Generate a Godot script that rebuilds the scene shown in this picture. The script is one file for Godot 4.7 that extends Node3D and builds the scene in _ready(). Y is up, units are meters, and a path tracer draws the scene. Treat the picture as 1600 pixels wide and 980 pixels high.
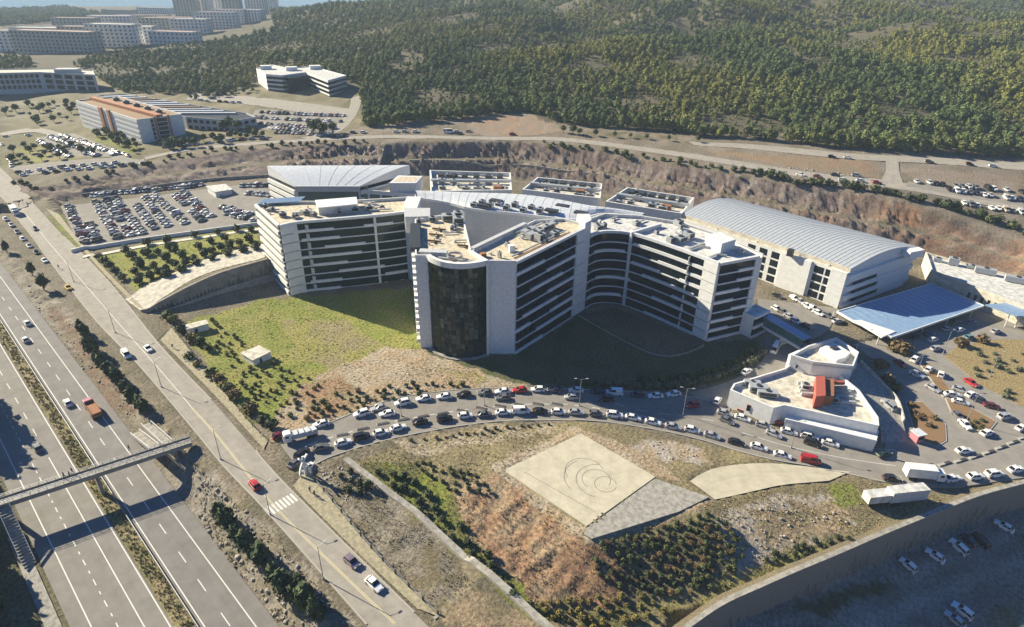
extends Node3D

# Plan coordinates are Vector2(x, f): x to the right, f metres away from the viewer (world z = -f).
const ALONG := Vector2(-0.7193, 0.6947)    # direction of the motorway
const ACROSS := Vector2(0.6947, 0.7193)

var used := {}
var rng := RandomNumberGenerator.new()
var fine := FastNoiseLite.new()
var broad := FastNoiseLite.new()
var rocky := FastNoiseLite.new()
var M := {}

func L(a: Array) -> PackedVector2Array:
	var o := PackedVector2Array()
	for i in range(0, a.size(), 2):
		o.append(Vector2(a[i], a[i + 1]))
	return o

func V(p: Vector2, h: float) -> Vector3:
	return Vector3(p.x, h, -p.y)

func lin(r: float, g: float, b: float) -> Color:
	return Color(r, g, b).linear_to_srgb()

func numbered(called: String) -> String:
	if not used.has(called):
		used[called] = 0
		return called
	used[called] += 1
	return "%s_%03d" % [called, used[called]]

func tag(o: Node3D, label: String, category: String, group := "") -> Node3D:
	o.set_meta("label", label)
	o.set_meta("category", category)
	if group != "":
		o.set_meta("group", group)
	return o

func thing(called: String, label: String, category: String, at := Vector3.ZERO, turn := 0.0, group := "") -> Node3D:
	var o := Node3D.new()
	o.name = numbered(called)
	add_child(o)
	o.position = at
	o.rotation.y = turn
	return tag(o, label, category, group)

# collects faces; corners are given counter-clockwise as seen from outside
class MB:
	var v := PackedVector3Array()
	var n := PackedVector3Array()
	var c := PackedColorArray()
	var ix := PackedInt32Array()
	var col := Color.WHITE
	var tinted := false
	var off := Vector3.ZERO
	func tri(a: Vector3, b: Vector3, d: Vector3) -> void:
		var k := v.size()
		var m := (b - a).cross(d - a).normalized()
		for q in [a, b, d]:
			v.append(q - off); n.append(m)
			if tinted: c.append(col)
		ix.append(k); ix.append(k + 2); ix.append(k + 1)
	func quad(a: Vector3, b: Vector3, d: Vector3, e: Vector3) -> void:
		var k := v.size()
		var m := (d - a).cross(e - b).normalized()
		for q in [a, b, d, e]:
			v.append(q - off); n.append(m)
			if tinted: c.append(col)
		for q in [0, 2, 1, 0, 3, 2]:
			ix.append(k + q)
	func box(p: Vector3, s: Vector3, turn := Basis.IDENTITY) -> void:
		var h := s * 0.5
		var q := []
		for i in 8:
			q.append(p + turn * Vector3(h.x if i & 1 else -h.x, h.y if i & 2 else -h.y, h.z if i & 4 else -h.z))
		quad(q[0], q[2], q[3], q[1]); quad(q[4], q[5], q[7], q[6]); quad(q[0], q[4], q[6], q[2])
		quad(q[1], q[3], q[7], q[5]); quad(q[2], q[6], q[7], q[3]); quad(q[0], q[1], q[5], q[4])
	# a bar of square section from a to b
	func bar(a: Vector3, b: Vector3, w: float, h: float) -> void:
		var d := (b - a)
		var l := d.length()
		if l < 0.001: return
		d /= l
		var s := d.cross(Vector3.UP)
		if s.length() < 0.01: s = Vector3.RIGHT
		s = s.normalized()
		box((a + b) * 0.5, Vector3(w, h, l), Basis(s, s.cross(-d).normalized() if absf(d.y) < 0.99 else Vector3.BACK, -d))
	# upright box standing on a plan segment a-b, from h0 to h1, of thickness t (the outside is on the right of a-b)
	func slab(a: Vector2, b: Vector2, h0: float, h1: float, t0: float, t1: float) -> void:
		var d := (b - a).normalized()
		var o := Vector2(d.y, -d.x)
		var p := [a + o * t0, b + o * t0, b + o * t1, a + o * t1]
		prism(PackedVector2Array(p), h0, h1)
	# plan polygon from h0 to h1
	func prism(poly: PackedVector2Array, h0: float, h1: float, cap := true, bottom := false) -> void:
		var p := poly.duplicate()
		if Geometry2D.is_polygon_clockwise(p):
			p.reverse()
		var m := p.size()
		for i in m:
			var a := p[i]
			var b := p[(i + 1) % m]
			quad(Vector3(a.x, h0, -a.y), Vector3(b.x, h0, -b.y), Vector3(b.x, h1, -b.y), Vector3(a.x, h1, -a.y))
		if cap:
			flat(p, h1)
		if bottom:
			flat(p, h0, true)
	func flat(poly: PackedVector2Array, h: float, down := false) -> void:
		var t := Geometry2D.triangulate_polygon(poly)
		for i in range(0, t.size(), 3):
			var a := poly[t[i]]
			var b := poly[t[i + 1]]
			var d := poly[t[i + 2]]
			if ((b - a).cross(d - a) < 0.0) != down:
				var e := b; b = d; d = e
			tri(Vector3(a.x, h, -a.y), Vector3(b.x, h, -b.y), Vector3(d.x, h, -d.y))
	func cyl(a: Vector3, b: Vector3, r0: float, r1: float, k := 8, caps := true) -> void:
		var d := (b - a).normalized()
		var s := d.cross(Vector3.UP if absf(d.y) < 0.9 else Vector3.RIGHT).normalized()
		var t := d.cross(s)
		for i in k:
			var u := TAU * i / k
			var w := TAU * (i + 1) / k
			var e := s * cos(u) + t * sin(u)
			var g := s * cos(w) + t * sin(w)
			quad(a + e * r0, a + g * r0, b + g * r1, b + e * r1)
			if caps:
				tri(b, b + e * r1, b + g * r1)
				tri(a, a + g * r0, a + e * r0)
	func mesh() -> ArrayMesh:
		var a := []
		a.resize(Mesh.ARRAY_MAX)
		a[Mesh.ARRAY_VERTEX] = v
		a[Mesh.ARRAY_NORMAL] = n
		if tinted: a[Mesh.ARRAY_COLOR] = c
		a[Mesh.ARRAY_INDEX] = ix
		var m := ArrayMesh.new()
		m.add_surface_from_arrays(Mesh.PRIMITIVE_TRIANGLES, a)
		return m

func put(called: String, what, m: Material, parent: Node = null) -> MeshInstance3D:
	var o := MeshInstance3D.new()
	o.mesh = what.mesh() if what is MB else what
	o.material_override = m
	if parent == null:
		o.name = numbered(called)
		add_child(o)
	else:
		o.name = called
		parent.add_child(o, true)
	return o

func struct(called: String, what, m: Material) -> MeshInstance3D:
	var o := put(called, what, m)
	o.set_meta("kind", "structure")
	return o

func at(o: Node3D) -> MB:
	var b := MB.new()
	b.off = o.position
	return b

func ramp(a: Color, b: Color, c: Color) -> Gradient:
	var g := Gradient.new()
	g.offsets = PackedFloat32Array([0.1, 0.5, 0.9])
	g.colors = PackedColorArray([a, b, c])
	return g

func noise_texture(freq: float, a: Color, b: Color, c: Color, size := 512, octaves := 5, bump := false) -> NoiseTexture2D:
	var n := FastNoiseLite.new()
	n.noise_type = FastNoiseLite.TYPE_SIMPLEX_SMOOTH
	n.frequency = freq
	n.seed = int(freq * 10000) + octaves
	n.fractal_octaves = octaves
	n.fractal_gain = 0.72
	var t := NoiseTexture2D.new()
	t.width = size
	t.height = size
	t.seamless = true
	t.noise = n
	if bump:
		t.as_normal_map = true
		t.bump_strength = 6.0
	else:
		t.color_ramp = ramp(a, b, c)
	return t

func mat(c: Color, rough := 0.9, metal := 0.0, tex: Texture2D = null, metres := 8.0, vertex := false) -> StandardMaterial3D:
	var m := StandardMaterial3D.new()
	m.albedo_color = c
	m.roughness = rough
	m.metallic = metal
	m.vertex_color_use_as_albedo = vertex
	if tex:
		m.albedo_texture = tex
		m.uv1_triplanar = true
		m.uv1_world_triplanar = true
		m.uv1_scale = Vector3.ONE / metres
	return m

func grey(v: float) -> Color:
	return Color(v, v, v)

func make_materials() -> void:
	var mottled := noise_texture(0.006, grey(0.66), grey(0.86), grey(1.0), 1024, 8)
	var soft := noise_texture(0.006, grey(0.86), grey(0.94), grey(1.0), 1024, 8)
	var speck := noise_texture(0.02, grey(0.45), grey(0.82), grey(1.0), 1024, 7)
	M.mottled = mottled; M.soft = soft; M.speck = speck
	var bumps := noise_texture(0.03, grey(0), grey(0), grey(0), 512, 5, true)
	M.ground = mat(Color.WHITE, 1.0, 0.0, speck, 23.0, true)
	M.ground.normal_enabled = true
	M.ground.normal_texture = bumps
	M.ground.normal_scale = 0.7
	M.asphalt = mat(lin(0.27, 0.25, 0.225), 0.92, 0.0, soft, 31.0)
	M.motorway = mat(lin(0.25, 0.235, 0.215), 0.92, 0.0, soft, 41.0)
	M.motorway_new = mat(lin(0.225, 0.212, 0.205), 0.92, 0.0, soft, 37.0)
	M.frontage = mat(lin(0.36, 0.33, 0.29), 0.92, 0.0, soft, 29.0)
	M.patch = mat(lin(0.16, 0.155, 0.15), 0.92, 0.0, soft, 19.0)
	M.paint_white = mat(lin(0.72, 0.71, 0.68), 0.8, 0.0, soft, 3.0)
	M.paint_yellow = mat(lin(0.62, 0.55, 0.32), 0.8, 0.0, soft, 3.0)
	M.paving = mat(lin(0.46, 0.41, 0.28), 0.9, 0.0, mottled, 9.0)
	M.kerb = mat(lin(0.42, 0.40, 0.36), 0.9, 0.0, soft, 3.0)
	M.kerb_dark = mat(lin(0.05, 0.05, 0.055), 0.8)
	M.concrete = mat(lin(0.42, 0.395, 0.35), 0.9, 0.0, mottled, 14.0)
	M.concrete_dark = mat(lin(0.36, 0.33, 0.29), 0.92, 0.0, mottled, 17.0)
	M.masonry = mat(lin(0.40, 0.36, 0.31), 0.95, 0.0, speck, 7.0)
	M.court = mat(lin(0.55, 0.50, 0.385), 0.9, 0.0, soft, 27.0)
	M.gravel = mat(lin(0.42, 0.40, 0.36), 0.95, 0.0, mottled, 11.0)
	M.white_wall = mat(lin(0.80, 0.80, 0.79), 0.7, 0.0, soft, 13.0)
	M.panel = mat(lin(0.74, 0.75, 0.77), 0.6, 0.0, soft, 9.0)
	M.grey_wall = mat(lin(0.55, 0.56, 0.58), 0.7, 0.0, soft, 9.0)
	M.cream = mat(lin(0.74, 0.64, 0.47), 0.85, 0.0, mottled, 13.0)
	M.cream_pale = mat(lin(0.74, 0.69, 0.58), 0.85, 0.0, mottled, 19.0)
	M.roof_white = mat(lin(0.76, 0.75, 0.72), 0.8, 0.0, mottled, 17.0)
	M.metal_roof = mat(lin(0.52, 0.55, 0.58), 0.5, 0.15, soft, 15.0)
	M.metal_white = mat(lin(0.68, 0.71, 0.75), 0.5, 0.1, soft, 15.0)
	M.seam = mat(lin(0.46, 0.49, 0.52), 0.5, 0.15)
	M.blue_roof = mat(lin(0.24, 0.36, 0.54), 0.4, 0.0, soft, 15.0)
	M.glass = mat(lin(0.009, 0.014, 0.022), 0.06)
	M.glass.metallic_specular = 0.3
	M.glass_green = mat(lin(0.010, 0.024, 0.024), 0.05)
	M.glass_green.metallic_specular = 0.3
	M.glass_reflect_pale = mat(lin(0.055, 0.085, 0.08), 0.08)  # pale drum pane, a bright reflection painted as tint
	M.glass_reflect_dim = mat(lin(0.022, 0.04, 0.042), 0.05)  # drum pane with a fainter reflection put into its colour
	M.glass_teal = mat(lin(0.05, 0.12, 0.13), 0.08)
	M.mullion = mat(lin(0.05, 0.055, 0.06), 0.5, 0.3)
	M.drum_frame = mat(lin(0.014, 0.024, 0.024), 0.4)
	M.dark = mat(lin(0.03, 0.03, 0.033), 0.7)
	M.steel = mat(lin(0.36, 0.37, 0.39), 0.5, 0.5)
	M.duct = mat(lin(0.50, 0.52, 0.54), 0.5, 0.3, soft, 5.0)
	M.brick_red = mat(lin(0.42, 0.10, 0.07), 0.8, 0.0, soft, 5.0)
	M.rust = mat(lin(0.40, 0.17, 0.08), 0.85, 0.0, mottled, 5.0)
	M.orange = mat(lin(0.42, 0.17, 0.08), 0.8, 0.0, soft, 7.0)
	M.roof_pink = mat(lin(0.52, 0.36, 0.30), 0.85, 0.0, mottled, 9.0)
	M.tan_block = mat(lin(0.36, 0.22, 0.12), 0.85, 0.0, mottled, 5.0)
	M.timber = mat(lin(0.20, 0.12, 0.07), 0.85, 0.0, mottled, 3.0)
	M.sea = mat(lin(0.10, 0.20, 0.26), 0.12)
	M.bark = mat(lin(0.09, 0.065, 0.045), 0.95)
	M.leaf = mat(Color.WHITE, 0.9, 0.0, null, 1.0, true)
	M.leaf.backlight = lin(0.42, 0.5, 0.2)
	M.rubber = mat(lin(0.015, 0.015, 0.016), 0.85)
	M.rim = mat(lin(0.45, 0.46, 0.48), 0.35, 0.7)
	M.car_glass = mat(lin(0.012, 0.015, 0.018), 0.05)
	M.lamp_clear = mat(lin(0.75, 0.77, 0.80), 0.2)
	M.lamp_red = mat(lin(0.45, 0.02, 0.015), 0.3)
	M.stone = mat(lin(0.46, 0.41, 0.35), 0.95, 0.0, mottled, 5.0)
	M.stone_warm = mat(lin(0.38, 0.29, 0.21), 0.95, 0.0, mottled, 5.0)
	M.skin = mat(lin(0.35, 0.22, 0.16), 0.7)


var relief := {
	"A": {"c": 4.7695, "s": 400.0, "p": [-73.8,181.2,0.02132,-51.6,186.2,-0.03975,-37.4,156.0,0.09998,-55.0,138.9,0.00243,-56.2,126.4,-0.03166,-31.3,142.5,-0.06896,-14.1,148.0,-0.03734,0.5,144.4,0.03173,36.5,146.0,-0.00896,59.6,132.8,0.00284,81.9,125.9,0.00082,112.0,121.9,0.00013,135.2,134.7,-0.00748,126.3,161.3,0.01831,157.3,176.2,0.01263,116.4,206.3,-0.05089,95.9,214.2,0.04975,-16.1,173.1,0.00131,25.3,202.5,-0.00912,51.5,174.0,0.03183,-40.4,226.6,0.04475,-79.3,213.9,0.02402,-110.5,192.6,0.01386,-85.0,157.2,-0.01911,-68.3,132.8,0.00971,78.2,174.2,-0.01991,163.5,232.5,0.02461,177.7,211.1,-0.01139,-20.0,300.0,0.02206,60.0,290.0,-0.00292,100.0,260.0,-0.02707,200.0,200.0,-0.01435,250.0,150.0,0.00841,180.0,120.0,0.00012,-60.0,270.0,-0.07171]},
	"B": {"c": 5.8613, "s": 225.0, "p": [-172.0,241.0,0.06267,-137.7,204.0,0.28005,-128.8,208.7,-0.16014,-120.0,216.4,-0.08945,-111.0,221.5,-0.08575,-100.1,227.6,-0.03512,-131.8,242.0,0.02198,-110.3,256.9,-0.03828,-151.0,237.1,-0.03389,-202.9,284.0,0.00063,-189.3,298.7,0.01149,-159.0,302.5,0.01568,-132.0,316.7,-0.00742,-227.9,309.3,0.01230,-162.2,333.0,-0.02407,-165.4,254.2,-0.05126,-136.0,257.6,0.00550,-115.3,234.7,0.11507]},
	"C": {"c": -6.5429, "s": 400.0, "p": [54.9,89.3,-0.06153,71.1,95.5,-0.31247,89.3,103.7,-0.15305,106.7,111.3,-0.14764,130.2,120.1,-0.09795,99.3,93.5,0.21542,75.5,88.4,0.40365,118.9,101.9,0.20879,94.4,98.4,-0.06636,140.0,60.0,-0.05137,60.0,60.0,0.03111,170.0,110.0,0.03140]},
	"D": {"c": 1.3210, "s": 16.0, "p": [-1.7,117.5,-0.02701,18.6,132.1,-0.08950,34.6,116.3,-0.00472,16.1,100.8,-0.03386,18.6,98.0,-0.31714,29.7,106.9,0.01516,42.1,110.3,-0.00597,62.6,117.9,-0.09235,79.6,120.7,0.02202,-16.0,130.2,0.03161,9.1,136.6,0.09629,34.9,137.1,0.05371,-31.2,122.9,-0.00508,-38.4,119.7,-0.05937,-21.1,106.6,0.12443,-10.0,95.1,0.06147,1.0,85.8,-0.04405,13.8,84.1,0.14604,26.5,84.3,0.08603,39.7,86.2,0.08758,54.9,93.4,0.16325,70.5,99.0,0.02608,97.2,109.4,0.02472,125.2,120.0,-0.00965,43.2,102.9,-0.08138,58.8,106.8,-0.07150,-8.2,110.4,-0.15307,-27.0,116.1,-0.02852,6.5,105.2,0.06118,27.8,93.5,0.08918,44.1,94.8,-0.16696,8.9,93.2,0.04838,82.7,110.5,-0.01847,55.4,129.9,0.10284,93.0,115.9,-0.03137]},
	"E": {"c": 4.7589, "s": 36.0, "p": [-45.5,117.0,0.01382,-25.9,94.6,-0.05385,-13.8,82.1,-0.20138,-36.5,117.7,-0.02533,-29.0,110.8,0.05944,-12.5,93.3,0.09004,-6.8,88.0,0.15611,-37.1,107.5,-0.02881,-20.5,93.5,-0.01003]},
	"T": {"c": 5.3387, "s": 225.0, "p": [-314.8,385.8,0.16362,-275.3,340.9,0.06018,-257.1,330.1,-0.01714,-231.5,340.4,0.01233,-208.7,355.3,0.00247,-186.2,366.6,-0.00192,-152.1,376.2,-0.03500,-108.2,381.8,0.00909,-62.7,383.5,0.01514,-1.7,384.7,0.02069,55.4,356.0,-0.00436,111.3,317.8,-0.01572,156.4,290.1,-0.06434,186.9,269.2,-0.07678,211.3,249.1,0.10429,-306.2,397.6,-0.11660,-266.3,373.7,-0.06660,-326.8,441.9,0.00741,-274.3,421.2,0.00353,-221.7,381.9,-0.01124,-191.2,405.6,0.00917,-147.7,422.5,-0.00008,-113.0,453.8,0.06311,-192.6,489.9,-0.02423,-259.7,532.7,-0.00431,-363.9,531.8,-0.03314,-397.2,503.5,0.03089,-466.3,601.7,0.03480,-83.7,415.9,-0.07169,-18.6,421.1,0.02364,37.5,402.1,0.00875,110.1,377.7,0.05425,170.9,346.0,0.02447,217.9,337.8,-0.03006,269.3,339.3,0.01873,191.0,316.8,0.03734,247.7,305.1,0.03096,351.0,475.6,-0.00558,619.5,879.1,0.03832,260.5,465.4,-0.02690,359.1,808.1,-0.02073,183.2,497.7,-0.08805,125.6,553.4,0.03972,149.0,857.4,-0.00368,-3.4,546.2,-0.06502,-7.6,1036.3,-0.00682,-111.5,572.0,-0.07789,-194.4,1143.2,-0.01449,-249.3,748.8,0.02052,-356.2,1197.8,-0.14633,-136.3,535.2,0.10497,-322.5,674.3,0.00896,-387.8,652.0,-0.01082,-471.1,664.1,-0.02908,-555.5,908.2,-0.02241,-474.0,1009.3,0.05295,-446.5,1194.7,0.12766,-746.9,1080.0,-0.01007,-1002.2,1464.3,-0.01392,-834.8,1640.8,0.00919,-1286.5,2333.9,-0.01455,-1485.3,2312.3,-0.03320,-1800.0,2600.0,0.03961,-400.0,2600.0,0.04999,800.0,1500.0,-0.04865,1500.0,700.0,-0.04966,-1500.0,900.0,-0.00408,-800.0,400.0,-0.00313,600.0,300.0,-0.01041,700.0,200.0,0.05252,260.0,190.0,-0.02678,300.0,100.0,0.03001,-500.0,300.0,-0.01857,400.0,1800.0,0.01474]},
}
var toe_line := L([-266.9,328,-234.8,313.7,-222.5,319.8,-203.7,325.8,-165.8,335.2,-140,338.7,-100.8,348,-60,359.8,-16.2,364.5,27.3,347.2,66,322.7,94.3,302.6,131.9,276.9,155.6,264.9,176.9,257.2,188.5,248.7,199.6,240.6,210.9,227.3,236.2,185.6])
var top_line := L([-275.1,338.4,-256.3,329,-231.5,340.4,-208.7,355.3,-186.2,366.6,-152.1,376.2,-108.2,381.8,-62.7,383.5,-1.7,384.7,28,372.2,55.4,356,82.8,334.6,111.3,317.8,137,301.2,156.4,290.1,172.3,280,186.9,269.2,199.1,260.6,211.3,249.1,232.5,212.1,256,162.5])
var cut_zone := L([-266.9,328,-234.8,313.7,-222.5,319.8,-203.7,325.8,-165.8,335.2,-140,338.7,-100.8,348,-60,359.8,-16.2,364.5,27.3,347.2,66,322.7,94.3,302.6,131.9,276.9,155.6,264.9,176.9,257.2,188.5,248.7,199.6,240.6,210.9,227.3,236.2,185.6,256,162.5,232.5,212.1,211.3,249.1,199.1,260.6,186.9,269.2,172.3,280,156.4,290.1,137,301.2,111.3,317.8,82.8,334.6,55.4,356,28,372.2,-1.7,384.7,-62.7,383.5,-108.2,381.8,-152.1,376.2,-186.2,366.6,-208.7,355.3,-231.5,340.4,-256.3,329,-275.1,338.4])
var terrace_zone := L([-275.1,338.4,-256.3,329,-231.5,340.4,-208.7,355.3,-186.2,366.6,-152.1,376.2,-108.2,381.8,-62.7,383.5,-1.7,384.7,28,372.2,55.4,356,82.8,334.6,111.3,317.8,137,301.2,156.4,290.1,172.3,280,186.9,269.2,199.1,260.6,211.3,249.1,232.5,212.1,256,162.5,900,100,2500,300,2500,4000,-3500,4000,-3500,500])
var garden_zone := L([-135.3,199.6,-131.3,199.3,-125.9,197.6,-117.1,207.3,-108.8,215.5,-99.2,222.5,-93,226,-99,236,-75,246,-60,300,-100.8,348,-140,338.7,-165.8,335.2,-203.7,325.8,-222.5,319.8,-234.8,313.7,-217.8,293.1,-173.9,244.2])
var lower_zone := L([34,83,45.8,86.2,54.5,90.3,70.6,96.5,88.9,104.7,106.2,112.3,129.8,121.1,168.7,136.7,260,60,60,20,-10,40])
var plot_zone := L([-39.4,120.3,-29.3,112,-21,106,-10,95.4,6,80.2,13.2,76.8,25.1,75.7,33,78.5,42.3,84.3,53.2,88.9,69.2,96,82.3,101.9,96.4,108,111.4,114.5,126.3,119.3,147.8,126.8,125.9,121.2,102,118.3,80,121.5,66.1,127.3,56.1,132.5,35.2,138.6,18,140.3,0.5,139.4,-16.6,135.8,-32.3,128.9,-41.1,124.3])
var strip_zone := L([-49.3,118.5,-39.4,120.3,-29.3,112,-21,106,-10,95.4,-6.5,87.2,-13,76.9,-26.7,91.5,-39.9,107.4])

var xs := PackedFloat32Array()
var fs := PackedFloat32Array()
var land := PackedFloat32Array()     # height of the ground sheet
var bed := PackedFloat32Array()      # the same without bumps and without the hollow under the roads
var rill_bank := L([-7.3,107,-0.6,102.2,6.3,96,11.5,90.6])
var streak := FastNoiseLite.new()
var roads := []                      # outlines that the ground sheet stays under
var pads := []                       # [outline, height]: level pieces of ground
var covers := []                     # [outline, colour, colour, scale]: what grows or lies there

func rbf(k: String, x: float, f: float) -> float:
	var d: Dictionary = relief[k]
	var p: Array = d.p
	var s: float = d.s
	var r: float = d.c
	for i in range(0, p.size(), 3):
		var dx: float = x - p[i]
		var df: float = f - p[i + 1]
		r += sqrt(dx * dx + df * df + s) * p[i + 2]
	return r

func ease01(t: float) -> float:
	t = clampf(t, 0.0, 1.0)
	return t * t * (3.0 - 2.0 * t)

func line_distance(p: Vector2, l: PackedVector2Array) -> float:
	var b := 1e9
	for i in l.size() - 1:
		b = minf(b, p.distance_squared_to(Geometry2D.get_closest_point_to_segment(p, l[i], l[i + 1])))
	return sqrt(b)

func frontage_height(u: float) -> float:
	return 1.0 + 5.5 * clampf((330.0 - u) / 270.0, 0.0, 1.0)

# [height, roughness of the ground there]
func site(p: Vector2) -> Array:
	var w := p.dot(ACROSS)
	var u := p.dot(ALONG)
	if Geometry2D.is_point_in_polygon(p, cut_zone):
		var a := line_distance(p, toe_line)
		var b := line_distance(p, top_line)
		var lo := rbf("B" if p.x < -75.0 else "A", p.x, p.y)
		var t := a / (a + b)
		# two steep lifts with a level bench between them
		var r := 0.48 * ease01(t / 0.42) if t < 0.42 else 0.48 + 0.25 * (t - 0.42) if t < 0.58 else 0.52 + 0.48 * ease01((t - 0.58) / 0.42)
		return [lo + (rbf("T", p.x, p.y) - lo) * r, 0.4 if absf(t - 0.5) < 0.09 else 2.4 * sin(PI * t) + 0.4]
	if w < 27.0 and u < 700.0:
		return [0.0, 0.25 if w < -3.0 else 0.1]
	if Geometry2D.is_point_in_polygon(p, terrace_zone) or u > 395.0:
		return [minf(rbf("T", p.x, p.y), 112.0) + 26.0 * ease01((p.length() - 430.0) / 350.0) * ease01((p.x + 190.0) / 220.0) * broad.get_noise_2d(p.x * 0.28 + 70.0, p.y * 0.28), clampf((p.length() - 300.0) / 300.0, 0.3, 3.0)]
	if Geometry2D.is_point_in_polygon(p, lower_zone):
		return [rbf("C", p.x, p.y), 0.3]
	if Geometry2D.is_point_in_polygon(p, plot_zone):
		var y := rbf("D", p.x, p.y)
		# rain has cut rills down the bank left of the court
		var away := line_distance(p, rill_bank)
		if away < 13.0:
			var q := p - rill_bank[0]
			y -= 1.0 * (1.0 - away / 13.0) * maxf(0.0, rocky.get_noise_2d((q.x * 0.66 - q.y * 0.75) * 1.5, (q.x * 0.75 + q.y * 0.66) * 0.22) + 0.25)
		return [y, 0.3]
	if Geometry2D.is_point_in_polygon(p, strip_zone):
		return [rbf("E", p.x, p.y), 0.5]
	if w < 36.0:
		return [frontage_height(u) * ease01((w - 27.0) / 8.0), 1.3 * clampf(1.0 - absf(w - 31.5) / 4.5, 0.1, 1.0)]
	if Geometry2D.is_point_in_polygon(p, garden_zone):
		var g := rbf("B", p.x, p.y)
		return [g if w > 58.0 else lerpf(frontage_height(u), g, ease01((w - 50.0) / 8.0)), 0.15]
	return [lerpf(frontage_height(u), rbf("A", p.x, p.y), ease01((w - 46.0) / 18.0)), 0.3]

func cell(a: PackedFloat32Array, x: float) -> int:
	return clampi(a.bsearch(x) - 1, 0, a.size() - 2)

func sample(g: PackedFloat32Array, x: float, f: float) -> float:
	var i := cell(xs, x)
	var j := cell(fs, f)
	var n := xs.size()
	var s := clampf((x - xs[i]) / (xs[i + 1] - xs[i]), 0.0, 1.0)
	var t := clampf((f - fs[j]) / (fs[j + 1] - fs[j]), 0.0, 1.0)
	var k := j * n + i
	# the same diagonal as the sheet's triangles
	if s + t <= 1.0:
		return g[k] + (g[k + 1] - g[k]) * s + (g[k + n] - g[k]) * t
	return g[k + n + 1] + (g[k + n] - g[k + n + 1]) * (1.0 - s) + (g[k + 1] - g[k + n + 1]) * (1.0 - t)

func ground(p: Vector2) -> float:
	return sample(land, p.x, p.y)

func base(p: Vector2) -> float:
	return sample(bed, p.x, p.y)

func G(p: Vector2, up := 0.0) -> Vector3:
	return Vector3(p.x, ground(p) + up, -p.y)

func B(p: Vector2, up := 0.05) -> Vector3:
	return Vector3(p.x, base(p) + up, -p.y)

func bounds(p: PackedVector2Array) -> Rect2:
	var r := Rect2(p[0], Vector2.ZERO)
	for q in p:
		r = r.expand(q)
	return r

func lines() -> void:
	var x := -130.0
	while x < 180.0:
		xs.append(x); x += 1.0
	while x < 300.0:
		xs.append(x); x += 3.5
	var step := 5.0
	while x < 3500.0:
		xs.append(x); x += step; step *= 1.13
	var low := []
	x = -133.0
	while x > -300.0:
		low.append(x); x -= 3.0
	step = 4.0
	while x > -4500.0:
		low.append(x); x -= step; step *= 1.12
	low.reverse()
	var all := PackedFloat32Array(low)
	all.append_array(xs)
	xs = all
	var f := -200.0
	while f < 60.0:
		fs.append(f); f += 20.0
	f = 61.0
	while f < 240.0:
		fs.append(f); f += 1.0
	while f < 400.0:
		fs.append(f); f += 1.6
	step = 4.0
	while f < 5000.0:
		fs.append(f); f += step; step = minf(step * 1.04, 150.0)

func cover(a: Array, c: Color, d: Color, scale := 1.0, soft := 2.5) -> void:
	var p := L(a)
	covers.append([p, bounds(p).grow(soft), c, d, scale, soft])

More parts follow.
